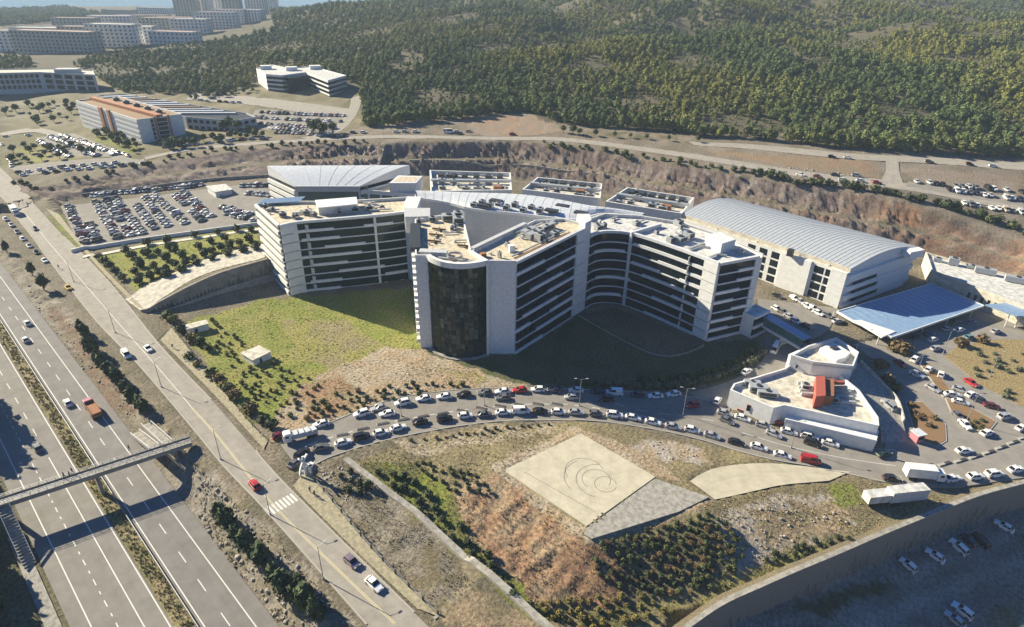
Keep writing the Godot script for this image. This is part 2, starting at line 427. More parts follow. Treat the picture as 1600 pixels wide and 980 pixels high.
func make_terrain() -> void:
	lines()
	var n := xs.size()
	var m := fs.size()
	land.resize(n * m)
	bed.resize(n * m)
	var v := PackedVector3Array()
	v.resize(n * m)
	var c := PackedColorArray()
	c.resize(n * m)
	var road_boxes := []
	for r in roads:
		road_boxes.append(bounds(r))
	for j in m:
		for i in n:
			var p := Vector2(xs[i], fs[j])
			var s := site(p)
			var h: float = s[0]
			var rough: float = s[1]
			var k := j * n + i
			for q in pads:
				if q[2].has_point(p) and Geometry2D.is_point_in_polygon(p, q[0]):
					h = q[1]
					rough = 0.0
			bed[k] = h
			var b := broad.get_noise_2d(p.x, p.y)
			var g := fine.get_noise_2d(p.x, p.y)
			var under := false
			if absf(p.x) < 450.0 and p.y < 620.0:
				for q in roads.size():
					if road_boxes[q].has_point(p) and Geometry2D.is_point_in_polygon(p, roads[q]):
						under = true
						break
			if under:
				h -= 0.35
			else:
				h += (b * 0.6 + g * 0.7) * rough
				if rough > 0.9 and p.y < 420.0:
					h += rocky.get_noise_2d(p.x, p.y) * minf(rough, 3.0) * 0.8
			land[k] = h
			v[k] = Vector3(p.x, h, -p.y)
			# what covers the ground: soil and dry weeds unless something else grows or lies there
			var t := clampf(0.5 + g * 1.1 + b * 0.5, 0.0, 1.0)
			var col := Color(0.30, 0.25, 0.185).lerp(Color(0.19, 0.165, 0.105), t)
			if rough > 1.0 and p.y < 420.0 and p.x > -300.0:
				var rk := clampf(0.5 + 1.2 * rocky.get_noise_2d(p.x * 0.7 + 50.0, p.y * 0.7) + 0.5 * b, 0.0, 1.0)
				col = Color(0.38, 0.33, 0.30).lerp(Color(0.23, 0.165, 0.145), rk)
				col = col.lerp(Color(0.48, 0.36, 0.24).lerp(Color(0.40, 0.22, 0.13), rk), clampf((p.x - 125.0 + 60.0 * b) / 70.0, 0.0, 0.85))
			elif p.y > 380.0 and Geometry2D.is_point_in_polygon(p, terrace_zone):
				col = Color(0.11, 0.105, 0.06).lerp(Color(0.17, 0.14, 0.09), t)
			if p.x > -700.0 and p.x < 420.0 and p.y < 760.0:
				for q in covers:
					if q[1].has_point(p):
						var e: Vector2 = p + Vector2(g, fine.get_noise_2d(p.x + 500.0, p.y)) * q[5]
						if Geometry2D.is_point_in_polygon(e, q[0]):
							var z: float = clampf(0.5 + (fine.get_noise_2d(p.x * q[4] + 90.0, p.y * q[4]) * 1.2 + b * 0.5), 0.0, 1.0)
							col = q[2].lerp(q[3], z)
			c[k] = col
	var nor := PackedVector3Array()
	nor.resize(n * m)
	for j in m:
		for i in n:
			var i0 := maxi(i - 1, 0)
			var i1 := mini(i + 1, n - 1)
			var j0 := maxi(j - 1, 0)
			var j1 := mini(j + 1, m - 1)
			var gx := (land[j * n + i1] - land[j * n + i0]) / (xs[i1] - xs[i0])
			var gf := (land[j1 * n + i] - land[j0 * n + i]) / (fs[j1] - fs[j0])
			nor[j * n + i] = Vector3(-gx, 1.0, gf).normalized()
	var ix := PackedInt32Array()
	ix.resize((n - 1) * (m - 1) * 6)
	var w := 0
	for j in m - 1:
		for i in n - 1:
			var k := j * n + i
			ix[w] = k; ix[w + 1] = k + n; ix[w + 2] = k + 1
			ix[w + 3] = k + 1; ix[w + 4] = k + n; ix[w + 5] = k + n + 1
			w += 6
	var a := []
	a.resize(Mesh.ARRAY_MAX)
	a[Mesh.ARRAY_VERTEX] = v
	a[Mesh.ARRAY_NORMAL] = nor
	a[Mesh.ARRAY_COLOR] = c
	a[Mesh.ARRAY_INDEX] = ix
	var mesh := ArrayMesh.new()
	mesh.add_surface_from_arrays(Mesh.PRIMITIVE_TRIANGLES, a)
	struct("ground", mesh, M.ground)

# ---- roads: sheets between two edges that follow the ground
func resample(l: PackedVector2Array, n: int) -> PackedVector2Array:
	var cv := Curve2D.new()
	for i in l.size():
		var t := Vector2.ZERO
		if i > 0 and i < l.size() - 1:
			t = (l[i + 1] - l[i - 1]) / 6.0
		cv.add_point(l[i], -t, t)
	cv.bake_interval = 0.5
	var o := PackedVector2Array()
	var len := cv.get_baked_length()
	for i in n:
		o.append(cv.sample_baked(len * i / (n - 1)))
	return o

func side(l: PackedVector2Array, d: float) -> PackedVector2Array:
	var o := PackedVector2Array()
	for i in l.size():
		var t := (l[mini(i + 1, l.size() - 1)] - l[maxi(i - 1, 0)]).normalized()
		o.append(l[i] + Vector2(t.y, -t.x) * d)
	return o

func outline(a: PackedVector2Array, b: PackedVector2Array) -> PackedVector2Array:
	var o := a.duplicate()
	var r := b.duplicate()
	r.reverse()
	o.append_array(r)
	return o

var sheets := []    # [name, left edge, right edge, material, height above the bed], laid once the ground is known

func road(called: String, a: PackedVector2Array, b: PackedVector2Array, m: Material, up := 0.0, hollow := true) -> void:
	var len := 0.0
	for i in a.size() - 1:
		len += a[i].distance_to(a[i + 1])
	var n := int(clampf(len / 2.5, 3, 300))
	var ra := resample(a, n)
	var rb := resample(b, n)
	if hollow:
		roads.append(outline(ra, rb))
	sheets.append([called, ra, rb, m, up])

func lay_sheets() -> void:
	for s in sheets:
		var ra: PackedVector2Array = s[1]
		var rb: PackedVector2Array = s[2]
		var n := ra.size()
		var wide := ra[n / 2].distance_to(rb[n / 2])
		var k := int(clampf(wide / 0.7, 2, 26)) + 1
		if (rb[0] - ra[0]).cross(ra[1] - ra[0]) < 0.0:
			var w := ra; ra = rb; rb = w
		var v := PackedVector3Array()
		var nor := PackedVector3Array()
		var c := PackedColorArray()
		var ix := PackedInt32Array()
		for i in n:
			for j in k:
				var p := ra[i].lerp(rb[i], float(j) / (k - 1))
				v.append(B(p, s[4]))
				nor.append(Vector3.UP)
				# tyre wear runs along the lanes, dust and patches anyhow
				var t := 0.93 + 0.10 * streak.get_noise_2d(wide * j / (k - 1) * 14.0, i * 0.5) + 0.07 * fine.get_noise_2d(p.x, p.y)
				c.append(Color(t, t * 0.995, t * 0.985))
		for i in n - 1:
			for j in k - 1:
				var q := i * k + j
				for e in [q, q + k, q + 1, q + 1, q + k, q + k + 1]:
					ix.append(e)
		var a := []
		a.resize(Mesh.ARRAY_MAX)
		a[Mesh.ARRAY_VERTEX] = v
		a[Mesh.ARRAY_NORMAL] = nor
		a[Mesh.ARRAY_COLOR] = c
		a[Mesh.ARRAY_INDEX] = ix
		var m := ArrayMesh.new()
		m.add_surface_from_arrays(Mesh.PRIMITIVE_TRIANGLES, a)
		s[3].vertex_color_use_as_albedo = true
		struct(s[0], m, s[3])

# a painted line, whole or dashed
func paint(l: PackedVector2Array, w: float, m: Material, dash := 0.0, gap := 0.0, up := 0.012, called := "road_marking") -> void:
	var mb := MB.new()
	var len := 0.0
	for i in l.size() - 1:
		len += l[i].distance_to(l[i + 1])
	var n := maxi(2, int(len / 1.0))
	var r := resample(l, n)
	var step := len / (n - 1)
	for i in n - 1:
		if dash > 0.0 and fmod(i * step, dash + gap) > dash:
			continue
		var d := (r[i + 1] - r[i]).normalized()
		var o := Vector2(d.y, -d.x) * w * 0.5
		mb.quad(B(r[i] - o, up), B(r[i] + o, up), B(r[i + 1] + o, up), B(r[i + 1] - o, up))
	if mb.v.size():
		struct(called, mb, m)

# a wall that follows the ground: from below the bed to `up` above the given heights
func wall_run(mb: MB, l: PackedVector2Array, h0: Callable, h1: Callable, t: float) -> void:
	var s1 := side(l, t * 0.5)
	var s0 := side(l, -t * 0.5)
	for i in l.size() - 1:
		var a := l[i]
		var b := l[i + 1]
		var q := [V(s0[i], h0.call(a)), V(s1[i], h0.call(a)), V(s1[i + 1], h0.call(b)), V(s0[i + 1], h0.call(b)), V(s0[i], h1.call(a)), V(s1[i], h1.call(a)), V(s1[i + 1], h1.call(b)), V(s0[i + 1], h1.call(b))]
		mb.quad(q[4], q[5], q[6], q[7])
		mb.quad(q[1], q[2], q[6], q[5])
		mb.quad(q[3], q[0], q[4], q[7])
		if i == 0:
			mb.quad(q[0], q[1], q[5], q[4])
		if i == l.size() - 2:
			mb.quad(q[2], q[3], q[7], q[6])


func mw(w: float, u0: float, u1: float, n := 12) -> PackedVector2Array:
	var o := PackedVector2Array()
	for i in n:
		o.append(ALONG * lerpf(u0, u1, float(i) / (n - 1)) + ACROSS * w)
	return o

var road_up := L([-58.2,126.3,-50.1,133.8,-41.7,141.4,-32.3,148.1,-18.2,152.5,0.4,155.2,19.2,155.1,34.2,154.8,49,153.4,57.6,150.5,61.6,145.4,73.8,136.9,85.2,133.5,94.8,130.7,100.5,130.3])
var road_down := L([-49.7,115.9,-43.8,122.3,-32.3,128.6,-16.4,134.6,0.5,138.5,17.8,139,35,137.4,51.1,132.8,65.3,125.4,80.3,122.3,91.2,118.6,101.9,117.9])
var front_left := L([-21.6,71.2,-25.6,75.3,-52.2,101.7,-68.8,117.5,-83.2,132.3,-112,161.5,-148.5,196.7,-208.8,260,-247.5,299.6,-323.4,375.6,-408,459.7])
var front_right := L([-11.5,72.5,-17.2,78,-51.1,110.7,-63.2,123.5,-83.6,145.2,-112.8,174.9,-156.3,222.6,-202.5,268.6,-246.5,313.3,-307.3,375.3,-400.2,467.7])
var car_park := L([98.1,131.2,105.2,142.1,109.3,148.1,113.5,160.9,116.1,175.4,113.6,184.5,128.7,189.6,177.6,214,228.9,237.1,142.1,123.8,109.1,117.2,93.6,117])
var court := L([-1.4,117.6,18.5,132,34.9,116.2,17,100.5])
var gravel_yard := L([34.7,115.7,46.1,109.9,38,105.2,17.8,97.1,16.2,98.4,17.2,100.2])
var kerb_lines := []

func plan_setting() -> void:
	road("motorway_near_lanes", mw(-1.6, 20, 560, 40), mw(12.3, 20, 560, 40), M.motorway)
	road("motorway_far_lanes", mw(15.9, 20, 560, 40), mw(26.6, 20, 560, 40), M.motorway_new)
	road("frontage_road", front_left, front_right, M.frontage)
	road("hospital_road", road_up, road_down, M.asphalt)
	road("access_road", L([52.1,154.8,64,160.1,75,167.5,82.4,177,86.1,190.5,89.5,204.2,92.5,216.1]), L([61.3,144.5,66.3,153.9,78.3,162.7,88.9,172.1,98.1,184.3,107.6,190.6,119.9,207.9]), M.asphalt, 0.004)
	road("pavement", L([-16.7,78.7,-30.7,91.8,-45.3,106,-50.1,111.1]), L([-12.8,77.4,-26.6,91.2,-41.3,108.1,-48.7,116.6]), M.paving, 0.13)
	road("pavement", L([-61.5,124.2,-80.6,144.3,-100.9,164.9,-114.4,178.2]), L([-61.6,127.2,-70.5,136.5,-88.2,156.6,-114.8,186.8]), M.paving, 0.13)
	road("pavement", L([-134.1,201.6,-163.6,231.1,-199.4,268.5,-231.5,301.5]), L([-127.6,196.7,-145.3,214.6,-179.2,249.2,-219,292.1]), M.paving, 0.13)
	road("left_footway", mw(-5.0, 40, 148, 20), mw(-2.6, 40, 148, 20), M.gravel, 0.1)
	road("driveway_strip", L([43,115.3,51.1,121,64.5,123.3,85,121.9]), L([47.4,109.5,57.8,112.9,66.5,115.7,77.8,118.1]), M.court, 0.02)
	road("terrace_path", L([-130.6,198.1,-125.8,202.4,-118.8,213.7,-110.6,220.5,-99.7,226.4,-96.7,229.2]), L([-142.2,208,-138.6,215.4,-130.8,223,-120.5,234.6,-107.2,242.4,-102.6,242.8]), M.cream_pale, 0.02)
	road("car_park_slab", L([-230.2,309.4,-209.7,283.5,-185.7,254.4]), L([-125.9,334.2,-117.5,304.9,-112.7,267.2]), M.asphalt, 0.0)
	road("ring_road", L([-215.8,369.4,-193.8,383.8,-156.8,389.1,-118.8,393.1,-64.4,395.1,-1.8,390.5,28.7,385.7,70.9,364.7,96.4,350,129.8,325.4,153.3,311.3,178.9,305.3,205.1,296.1,234.4,284.7]), L([-212.2,364.4,-191.3,378.3,-154.6,383.1,-117.4,387.6,-63.5,389.2,-1.7,384.6,28.3,378.7,69.7,356.9,94.4,341.1,126.8,316.4,149.3,301.6,173.6,294.7,197.5,288,228.2,275.2]), M.frontage, 0.0)
	road("hill_road", L([99.6,371.8,124.9,364.9,156.2,352.6,186.4,342.4,227.3,336.5,280.3,330.8]), L([101.6,364.7,122.8,357.3,152.8,343.4,182.8,334.2,222.9,328.4,273.7,320.9]), M.frontage, 0.0)
	road("link_road", L([194,334.1,186.4,318.1,175.4,302]), L([200.2,333.1,192.9,316.8,186.4,300.3]), M.frontage, 0.01)
	road("campus_road", L([-359.6,450.2,-337.8,458.8,-288.5,423.4,-226.2,371,-214.6,366.9]), L([-352.9,440.5,-332.7,447.4,-287.5,414.6,-226.6,364.6,-211,359.9]), M.frontage, 0.0)
	road("campus_road", L([-264,542.4,-215.1,524.5,-161.7,498.4,-118,472.1]), L([-259.1,519.9,-204.3,495.5,-152.9,468.4,-116.7,450.8]), M.frontage, 0.0)
	road("campus_road", L([-126.8,511.4,-119.5,472.4,-116.9,416.7,-131.5,396]), L([-117.5,507.5,-111.3,466.9,-109.1,410,-123.7,389.5]), M.frontage, 0.01)
	road("campus_car_park", L([-189.2,480.1,-178.8,426.9]), L([-114.7,457.6,-112.1,397.6]), M.asphalt, 0.0)
	road("campus_car_park", L([-324,434.2,-274.8,380.9]), L([-299.7,438.1,-224.1,370.7]), M.asphalt, 0.005)
	road("campus_car_park", L([-301.9,373.4,-275.6,352.2]), L([-230.4,371.7,-208.1,361.5]), M.asphalt, 0.008)
	road("roadside_parking", L([191.5,305.4,212.2,297.8,239.1,291.8]), L([185.9,297.7,204.7,290.1,232.6,281.9]), M.asphalt, 0.012)
	for p in [[court, 5.5], [gravel_yard, 5.4], [car_park, 3.0]]:
		pads.append([p[0], p[1], bounds(p[0])])
		roads.append(p[0])

	# ground cover
	var grass := Color(0.27, 0.31, 0.05)
	var grass2 := Color(0.37, 0.345, 0.09)
	var dry := Color(0.36, 0.30, 0.16)
	var olive := Color(0.19, 0.185, 0.07)
	var soil := Color(0.50, 0.37, 0.235)
	var red := Color(0.44, 0.265, 0.155)
	var dust := Color(0.55, 0.46, 0.34)
	var pale := Color(0.55, 0.50, 0.44)
	var weeds := Color(0.26, 0.215, 0.125)
	var shaded_turf := Color(0.10, 0.125, 0.045)  # lawn green with the building shade put into the colour
	cover([-503.6,655.4,-407.1,652.7,-264,542.4,-214.1,550.7,-135.3,542.7,-119.2,508.2,-95.7,404.3,-156.8,389.1,-212.5,359,-307.3,375.3], Color(0.20, 0.18, 0.085), Color(0.34, 0.29, 0.19), 0.4, 6.0)
	cover([-112.7,190.1,-94,208,-79,212.9,-39.6,221.1,-29.9,176.7,-44.9,155.6,-61.1,141.6,-63.6,133.9,-85.2,153.2], grass, grass2)
	cover([-80.2,194.3,-58.1,195,-41.6,178.3,-54.6,164.1,-67.9,169.2], grass2, dry, 0.6)
	cover([-54.6,164.1,-41.2,176.3,-28.8,176.7,-15.6,167.3,0.3,160,6,155.5,-18.2,152.2,-35.4,145.1,-50.4,134.9,-61.3,127.2,-63.4,138.3,-60.6,151.4], soil, dust, 1.2)
	cover([-61.6,154.8,-49.4,158.9,-41.9,142.3,-54.1,135.9], red, dry)
	cover([-21.4,165.3,-7.4,160.3,-5.3,156.9,-18.6,156.3], soil, grass2, 1.5)
	cover([-101,167.2,-85.9,155,-67.5,135.2,-69.6,134,-95.7,159.9], olive, grass)
	cover([-28.7,175.5,1.2,173.3,24.1,201.5,45.4,198.6,64.2,183.6,82.1,186.2,81.8,175.8,68.8,163.2,49.4,155.4,19.3,156.1,0.3,157.9], shaded_turf, Color(0.15, 0.15, 0.07), 1.0, 1.5)  # lawn in front of the hospital, painted darker where its shadow lies
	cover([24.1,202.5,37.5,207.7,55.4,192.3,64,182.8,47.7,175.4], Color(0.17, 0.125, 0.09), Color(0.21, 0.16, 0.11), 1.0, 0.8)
	# the plot with the court
	cover([-39.4,120.3,-28.5,125.8,-16.1,131.5,0.5,136.4,17.7,137.7,34.7,135.9,55.3,129.8,82.8,120.9,101,116.4,127.1,120.1,69.7,97,39.5,84.4,12.7,74.5,4.5,77.2,-9.9,94,-20.8,104.6], weeds, dry)
	cover([-39.4,120.3,-21.2,119.3,-10.2,107.2,-0.5,93.3,9.2,82.5,5.7,75.9,-9.9,93.6,-29.1,111.1], grass, olive, 1.3)
	cover([-14.2,111.1,-0.9,116.5,9.3,105,15.9,97.9,14.1,90.5,9.9,83.2,3.5,86.6,-7.6,100.9], red, soil, 1.6, 3.0)
	cover([11.8,96.9,22.6,96.8,27.1,88.5,13.7,83.4], red, Color(0.22, 0.13, 0.085), 1.6, 3.0)
	cover([22.6,96.8,45.7,101.5,48,93.9,33.4,87.4,25.9,89.7], weeds, Color(0.13, 0.105, 0.055), 1.4, 3.0)
	cover([-5.6,118.7,17.5,135.2,33.2,127.6,40.3,115.6,34.3,116.3,18.6,132.8,-1.5,117.8,16.7,100.2,45.7,109.9,45.8,107.6,18.5,96.2,15.2,97.7], soil, dust, 1.0, 1.5)
	cover([-28.9,128.3,-13,133.7,10.8,137.4,17.4,134.6,-2.7,128.9,-24.8,122.5], dry, dust, 1.4)
	cover([36,133.7,49.8,128,49.9,122.5,37.1,122.6,30.7,127.3], pale, soil, 1.6)
	cover([48.9,107.9,76.7,114.1,78.7,104.9,60.3,97.8,47.4,91.2,44.8,97.7], dust, pale, 1.6)
	cover([54.4,106.5,80.5,112.3,76.5,103.2,56.5,99], soil, dry, 1.6, 3.0)
	cover([76.5,117.2,84.2,117,82,110.5,75.4,111], grass, olive)
	cover([26.9,86.7,47.4,91.2,69.4,99.7,68.3,96.9,40.7,84.9,26.2,81.8], grass2, dry)
	cover([7.4,84.3,26.8,86.1,34.2,83,10.4,75.7], olive, dry)
	cover([-48.4,116.6,-39.4,120.3,-20.8,104.6,-6.4,85.6,-12.8,77.7,-26.7,91.6], Color(0.38, 0.33, 0.26), weeds, 1.5)
	cover([-12,77,-6,85.1,5.7,76.9,1,70.6], soil, weeds, 1.5)
	cover([-45.5,117,-36.8,119.1,-30.7,111.6,-38.8,108.5], pale, weeds, 1.6)
	# garden and verges
	cover([-175.7,247.4,-157.9,256.1,-113.3,265,-103.4,245.1,-121.2,236.1,-131.4,224.3,-139.9,213], grass, grass2)
	cover([-219.9,295.2,-227.6,289.8,-195.6,257.2,-184.4,252.1], grass, olive)
	cover([142.1,180.3,156.3,187.9,191.1,182.6,159,141.3,146.7,151.5,142,161.7], Color(0.38, 0.27, 0.12), Color(0.30, 0.24, 0.10), 1.2)
	cover([-228.7,264.1,-188.4,229.4,-133.8,175.4,-100.2,141.9,-81.7,125.2,-71.1,115.6,-51,97.5,-26.8,74.3,-44.2,78.4,-71.6,104.1,-107.7,144.8,-145.5,179.5,-206.3,232.3], Color(0.40, 0.355, 0.30), Color(0.27, 0.235, 0.165), 1.5)
	cover([-176.3,210.3,-141.8,177.1,-113.9,145.8,-104.2,141.8,-127.9,168.4,-164.1,203], Color(0.30, 0.19, 0.13), Color(0.24, 0.19, 0.13), 1.5)
	var med := outline(mw(12.3, 20, 560, 3), mw(15.9, 20, 560, 3))
	covers.append([med, bounds(med), Color(0.26, 0.24, 0.10), Color(0.40, 0.32, 0.18), 2.0, 0.2])
	var left := outline(mw(-1.6, 20, 560, 3), mw(-120, 20, 560, 3))
	covers.append([left, bounds(left), Color(0.24, 0.21, 0.13), Color(0.16, 0.15, 0.075), 1.0, 0.5])
	covers.append([lower_zone, bounds(lower_zone), Color(0.40, 0.37, 0.33), Color(0.29, 0.255, 0.215), 0.6, 0.5])
	cover([50.9,84.8,70.2,92.9,91.2,101,127.6,115.9,125.3,112.3,91.7,98.9,70.7,90.7,57.7,85.3], Color(0.46, 0.42, 0.37), Color(0.36, 0.32, 0.27), 0.8, 1.0)
	cover([67.6,86.2,88.1,94.5,122.5,107.8,120.2,104.1,91.6,92.8,79.1,87.2], Color(0.48, 0.44, 0.39), Color(0.38, 0.34, 0.29), 0.8, 1.0)
	cover([59.3,90,85.5,98.4,86.2,96.7,67.4,89.4], Color(0.13, 0.125, 0.06), Color(0.22, 0.19, 0.11), 1.5, 1.5)
	cover([104.3,92.3,116.4,97.9,110.8,89.2,103,88.9], Color(0.20, 0.18, 0.09), Color(0.36, 0.30, 0.20), 1.5, 1.5)
	# the terrace above the cut
	cover([-219.1,372.1,-160.7,400.1,-99.4,412.2,-27.7,436.8,37.9,406.7,110.8,380.7,203.3,342.5,266.8,335.3,210.5,247.6,171.8,278.5,124,307.5,68.3,348.1,20.8,378.5,-39.7,382.5,-151.5,374.2], Color(0.36, 0.30, 0.24), Color(0.25, 0.205, 0.145), 0.6)
	cover([-36.1,434.9,10.4,432.1,29.4,397.3,-1.8,390.5,-25.4,396.5], Color(0.44, 0.29, 0.19), Color(0.40, 0.33, 0.26), 0.8)
	cover([37.1,396.3,96.6,384.2,93.9,371.1,58.5,380.7], Color(0.42, 0.33, 0.25), Color(0.16, 0.15, 0.07), 0.8)
	cover([104.3,353.8,187.8,330.6,178,306.1,141.4,321.6], Color(0.40, 0.26, 0.16), Color(0.34, 0.27, 0.18), 1.0)
	cover([198.3,323.9,254.2,315.4,240,293.3,194.4,305], Color(0.42, 0.34, 0.27), Color(0.33, 0.25, 0.18), 1.0)
	cover([-363.1,455.2,-327.2,456.7,-259.8,403.3,-276.2,364.7,-307.3,375.3], olive, Color(0.25, 0.22, 0.13))
	cover([-322,411.5,-278.5,406.8,-248.7,376.9,-276.2,364.7], grass, dry)
	cover([-281.8,438.1,-224.9,387.4,-226.7,375.6,-269.3,412.7], grass, olive)
	cover([-427.6,546.8,-367.1,554.6,-333.7,498.7,-375.7,473], Color(0.38, 0.33, 0.25), olive)

# top of the long wall: a little above the ground it holds
func crest(p: Vector2) -> float:
	return 2.75 - 2.6 * ease01((62.0 - p.x) / 40.0)

func make_walls() -> void:
	# kerbs
	var k := 0
	for e in [[front_right.slice(1, 4), 0.0], [front_right.slice(4, 8), 0.0], [road_up, 0.15], [road_down, -0.15], [front_left.slice(1, 8), -0.15]]:
		var l := resample(side(e[0], -e[1]), 90)
		var mb := MB.new()
		wall_run(mb, l, func(p): return base(p) - 0.2, func(p): return base(p) + 0.14, 0.28)
		struct("kerb", mb, M.kerb)
	# long retaining wall on the side of the lower dirt road
	var l := resample(L([33,78.5,42.3,84.3,53.1,88.9,69,95.8,82.1,101.7,96.2,107.8,111.2,114.2,126.1,119.1,151.5,127.4]), 60)
	var t := thing("retaining_wall", "tall grey concrete retaining wall above the shaded dirt road", "wall", V(l[30], -6.0))
	var mb := at(t)
	wall_run(mb, l, func(p): return -9.5, func(p): return crest(p) + 0.15, 0.7)
	put("wall", mb, M.masonry, t)
	mb = at(t)
	wall_run(mb, side(l, -0.2), func(p): return crest(p) + 0.153, func(p): return crest(p) + 0.40, 1.1)
	put("coping", mb, M.concrete, t)
	mb = MB.new()
	wall_run(mb, side(l, -1.3), func(p): return crest(p) - 1.6, func(p): return crest(p) + 0.05 + 0.25 * fine.get_noise_2d(p.x * 3.0, p.y * 3.0), 1.3)
	struct("wall_verge", mb, mat(lin(0.34, 0.28, 0.17), 1.0, 0.0, M.speck, 9.0))
	# wall between the weedy strip and the court plot
	l = resample(L([-40.3,121,-29.1,111.5,-20.7,104.6,-9.9,93.8,-1.6,85.8,6.4,77.6,10.4,73.8]), 40)
	t = thing("retaining_wall", "pale concrete wall running straight beside the green plot of the court", "wall", V(l[20], 3.0))
	mb = at(t)
	wall_run(mb, l, func(p): return -1.5, func(p): return maxf(maxf(ground(p + Vector2(1.4, 1.4)), ground(p - Vector2(1.4, 1.4))), base(p)) + 0.55, 1.5)
	put("wall", mb, M.concrete, t)
	# cross wall at the end of the strip
	l = L([-13.4,76.6,-6.4,85.7])
	t = thing("garden_wall", "short concrete cross wall at the lower end of the weedy strip", "wall", V(l[0], 0.0))
	mb = at(t)
	wall_run(mb, l, func(p): return -1.0, func(p): return 6.6 if p == l[0] else 4.9, 0.6)
	put("wall", mb, M.concrete, t)
	# curved wall below the garden
	l = resample(L([-130.6,198,-125.7,198.5,-117.1,207.3,-108.8,215.5,-99.2,222.5,-93.7,226.8]), 40)
	t = thing("retaining_wall", "curved concrete retaining wall rising towards the white hospital wing", "wall", V(l[20], 3.0))
	mb = at(t)
	wall_run(mb, l, func(p): return 1.5, func(p): return maxf(base(p + Vector2(-1.2, 2.6)), 3.0) + 0.8, 0.8)
	put("wall", mb, M.concrete_dark, t)
	mb = at(t)
	var low := side(l, 2.2)
	wall_run(mb, low, func(p): return 1.5, func(p): return 3.0 + 3.2 * clampf((p - low[0]).length() / 45.0, 0, 1), 0.6)
	put("lower_tier", mb, M.concrete, t)
	# car park wall
	l = resample(L([-188.8,251.8,-167.3,257.7,-141.1,262.6,-112.7,267.2]), 30)
	t = thing("boundary_wall", "low white wall between the full car park and the garden", "wall", V(l[15], base(l[15])))
	mb = at(t)
	wall_run(mb, l, func(p): return base(p) - 0.6, func(p): return base(p) + 1.5, 0.45)
	put("wall", mb, M.white_wall, t)
	l = resample(L([-180.3,246.1,-156.5,253.4,-130.7,258.5,-110,262.1]), 30)
	t = thing("footpath", "pale concrete footpath along the car park wall", "path", V(l[15], base(l[15])))
	mb = at(t)
	wall_run(mb, l, func(p): return base(p) - 0.6, func(p): return base(p) + 0.2, 2.6)
	put("slab", mb, M.cream_pale, t)
	# wall at the foot of the cut behind the car park
	l = resample(L([-226,322,-205,328.4,-167.2,338.3,-130.8,342.6]), 30)
	t = thing("boundary_wall", "pale wall at the foot of the cut behind the car park", "wall", V(l[15], base(l[15])))
	mb = at(t)
	wall_run(mb, l, func(p): return base(p) - 1.5, func(p): return base(p) + 1.3, 0.4)
	put("wall", mb, M.concrete, t)
	# the bench wall in the cut behind the roofs
	l = resample(L([-61,368.9,-31.4,370.2,-1.4,366.3,27.4,354.6,50.9,341.9]), 30)
	t = thing("retaining_wall", "grey stone wall on the bench of the cut behind the service blocks", "wall", V(l[15], base(l[15])))
	mb = at(t)
	wall_run(mb, l, func(p): return base(p) - 6.0, func(p): return base(p) + 1.0, 0.7)
	put("wall", mb, M.concrete, t)
	# motorway barrier
	for i in 3:
		l = mw(15.5, 40.0 + 110.0 * i, 149.6 + 110.0 * i, 24)
		t = thing("guard_rail", ["steel guard rail on the motorway median below the footbridge", "steel guard rail on the motorway median above the footbridge", "steel guard rail on the far end of the motorway median"][i], "guard rail", V(l[12], 0.0))
		mb = at(t)
		wall_run(mb, l, func(p): return 0.45, func(p): return 0.78, 0.12)
		put("rail", mb, M.steel, t)
		for j in l.size():
			mb = at(t)
			mb.box(V(l[j] - ACROSS * 0.12, 0.35), Vector3(0.1, 0.8, 0.1))
			put("post", mb, M.steel, t)

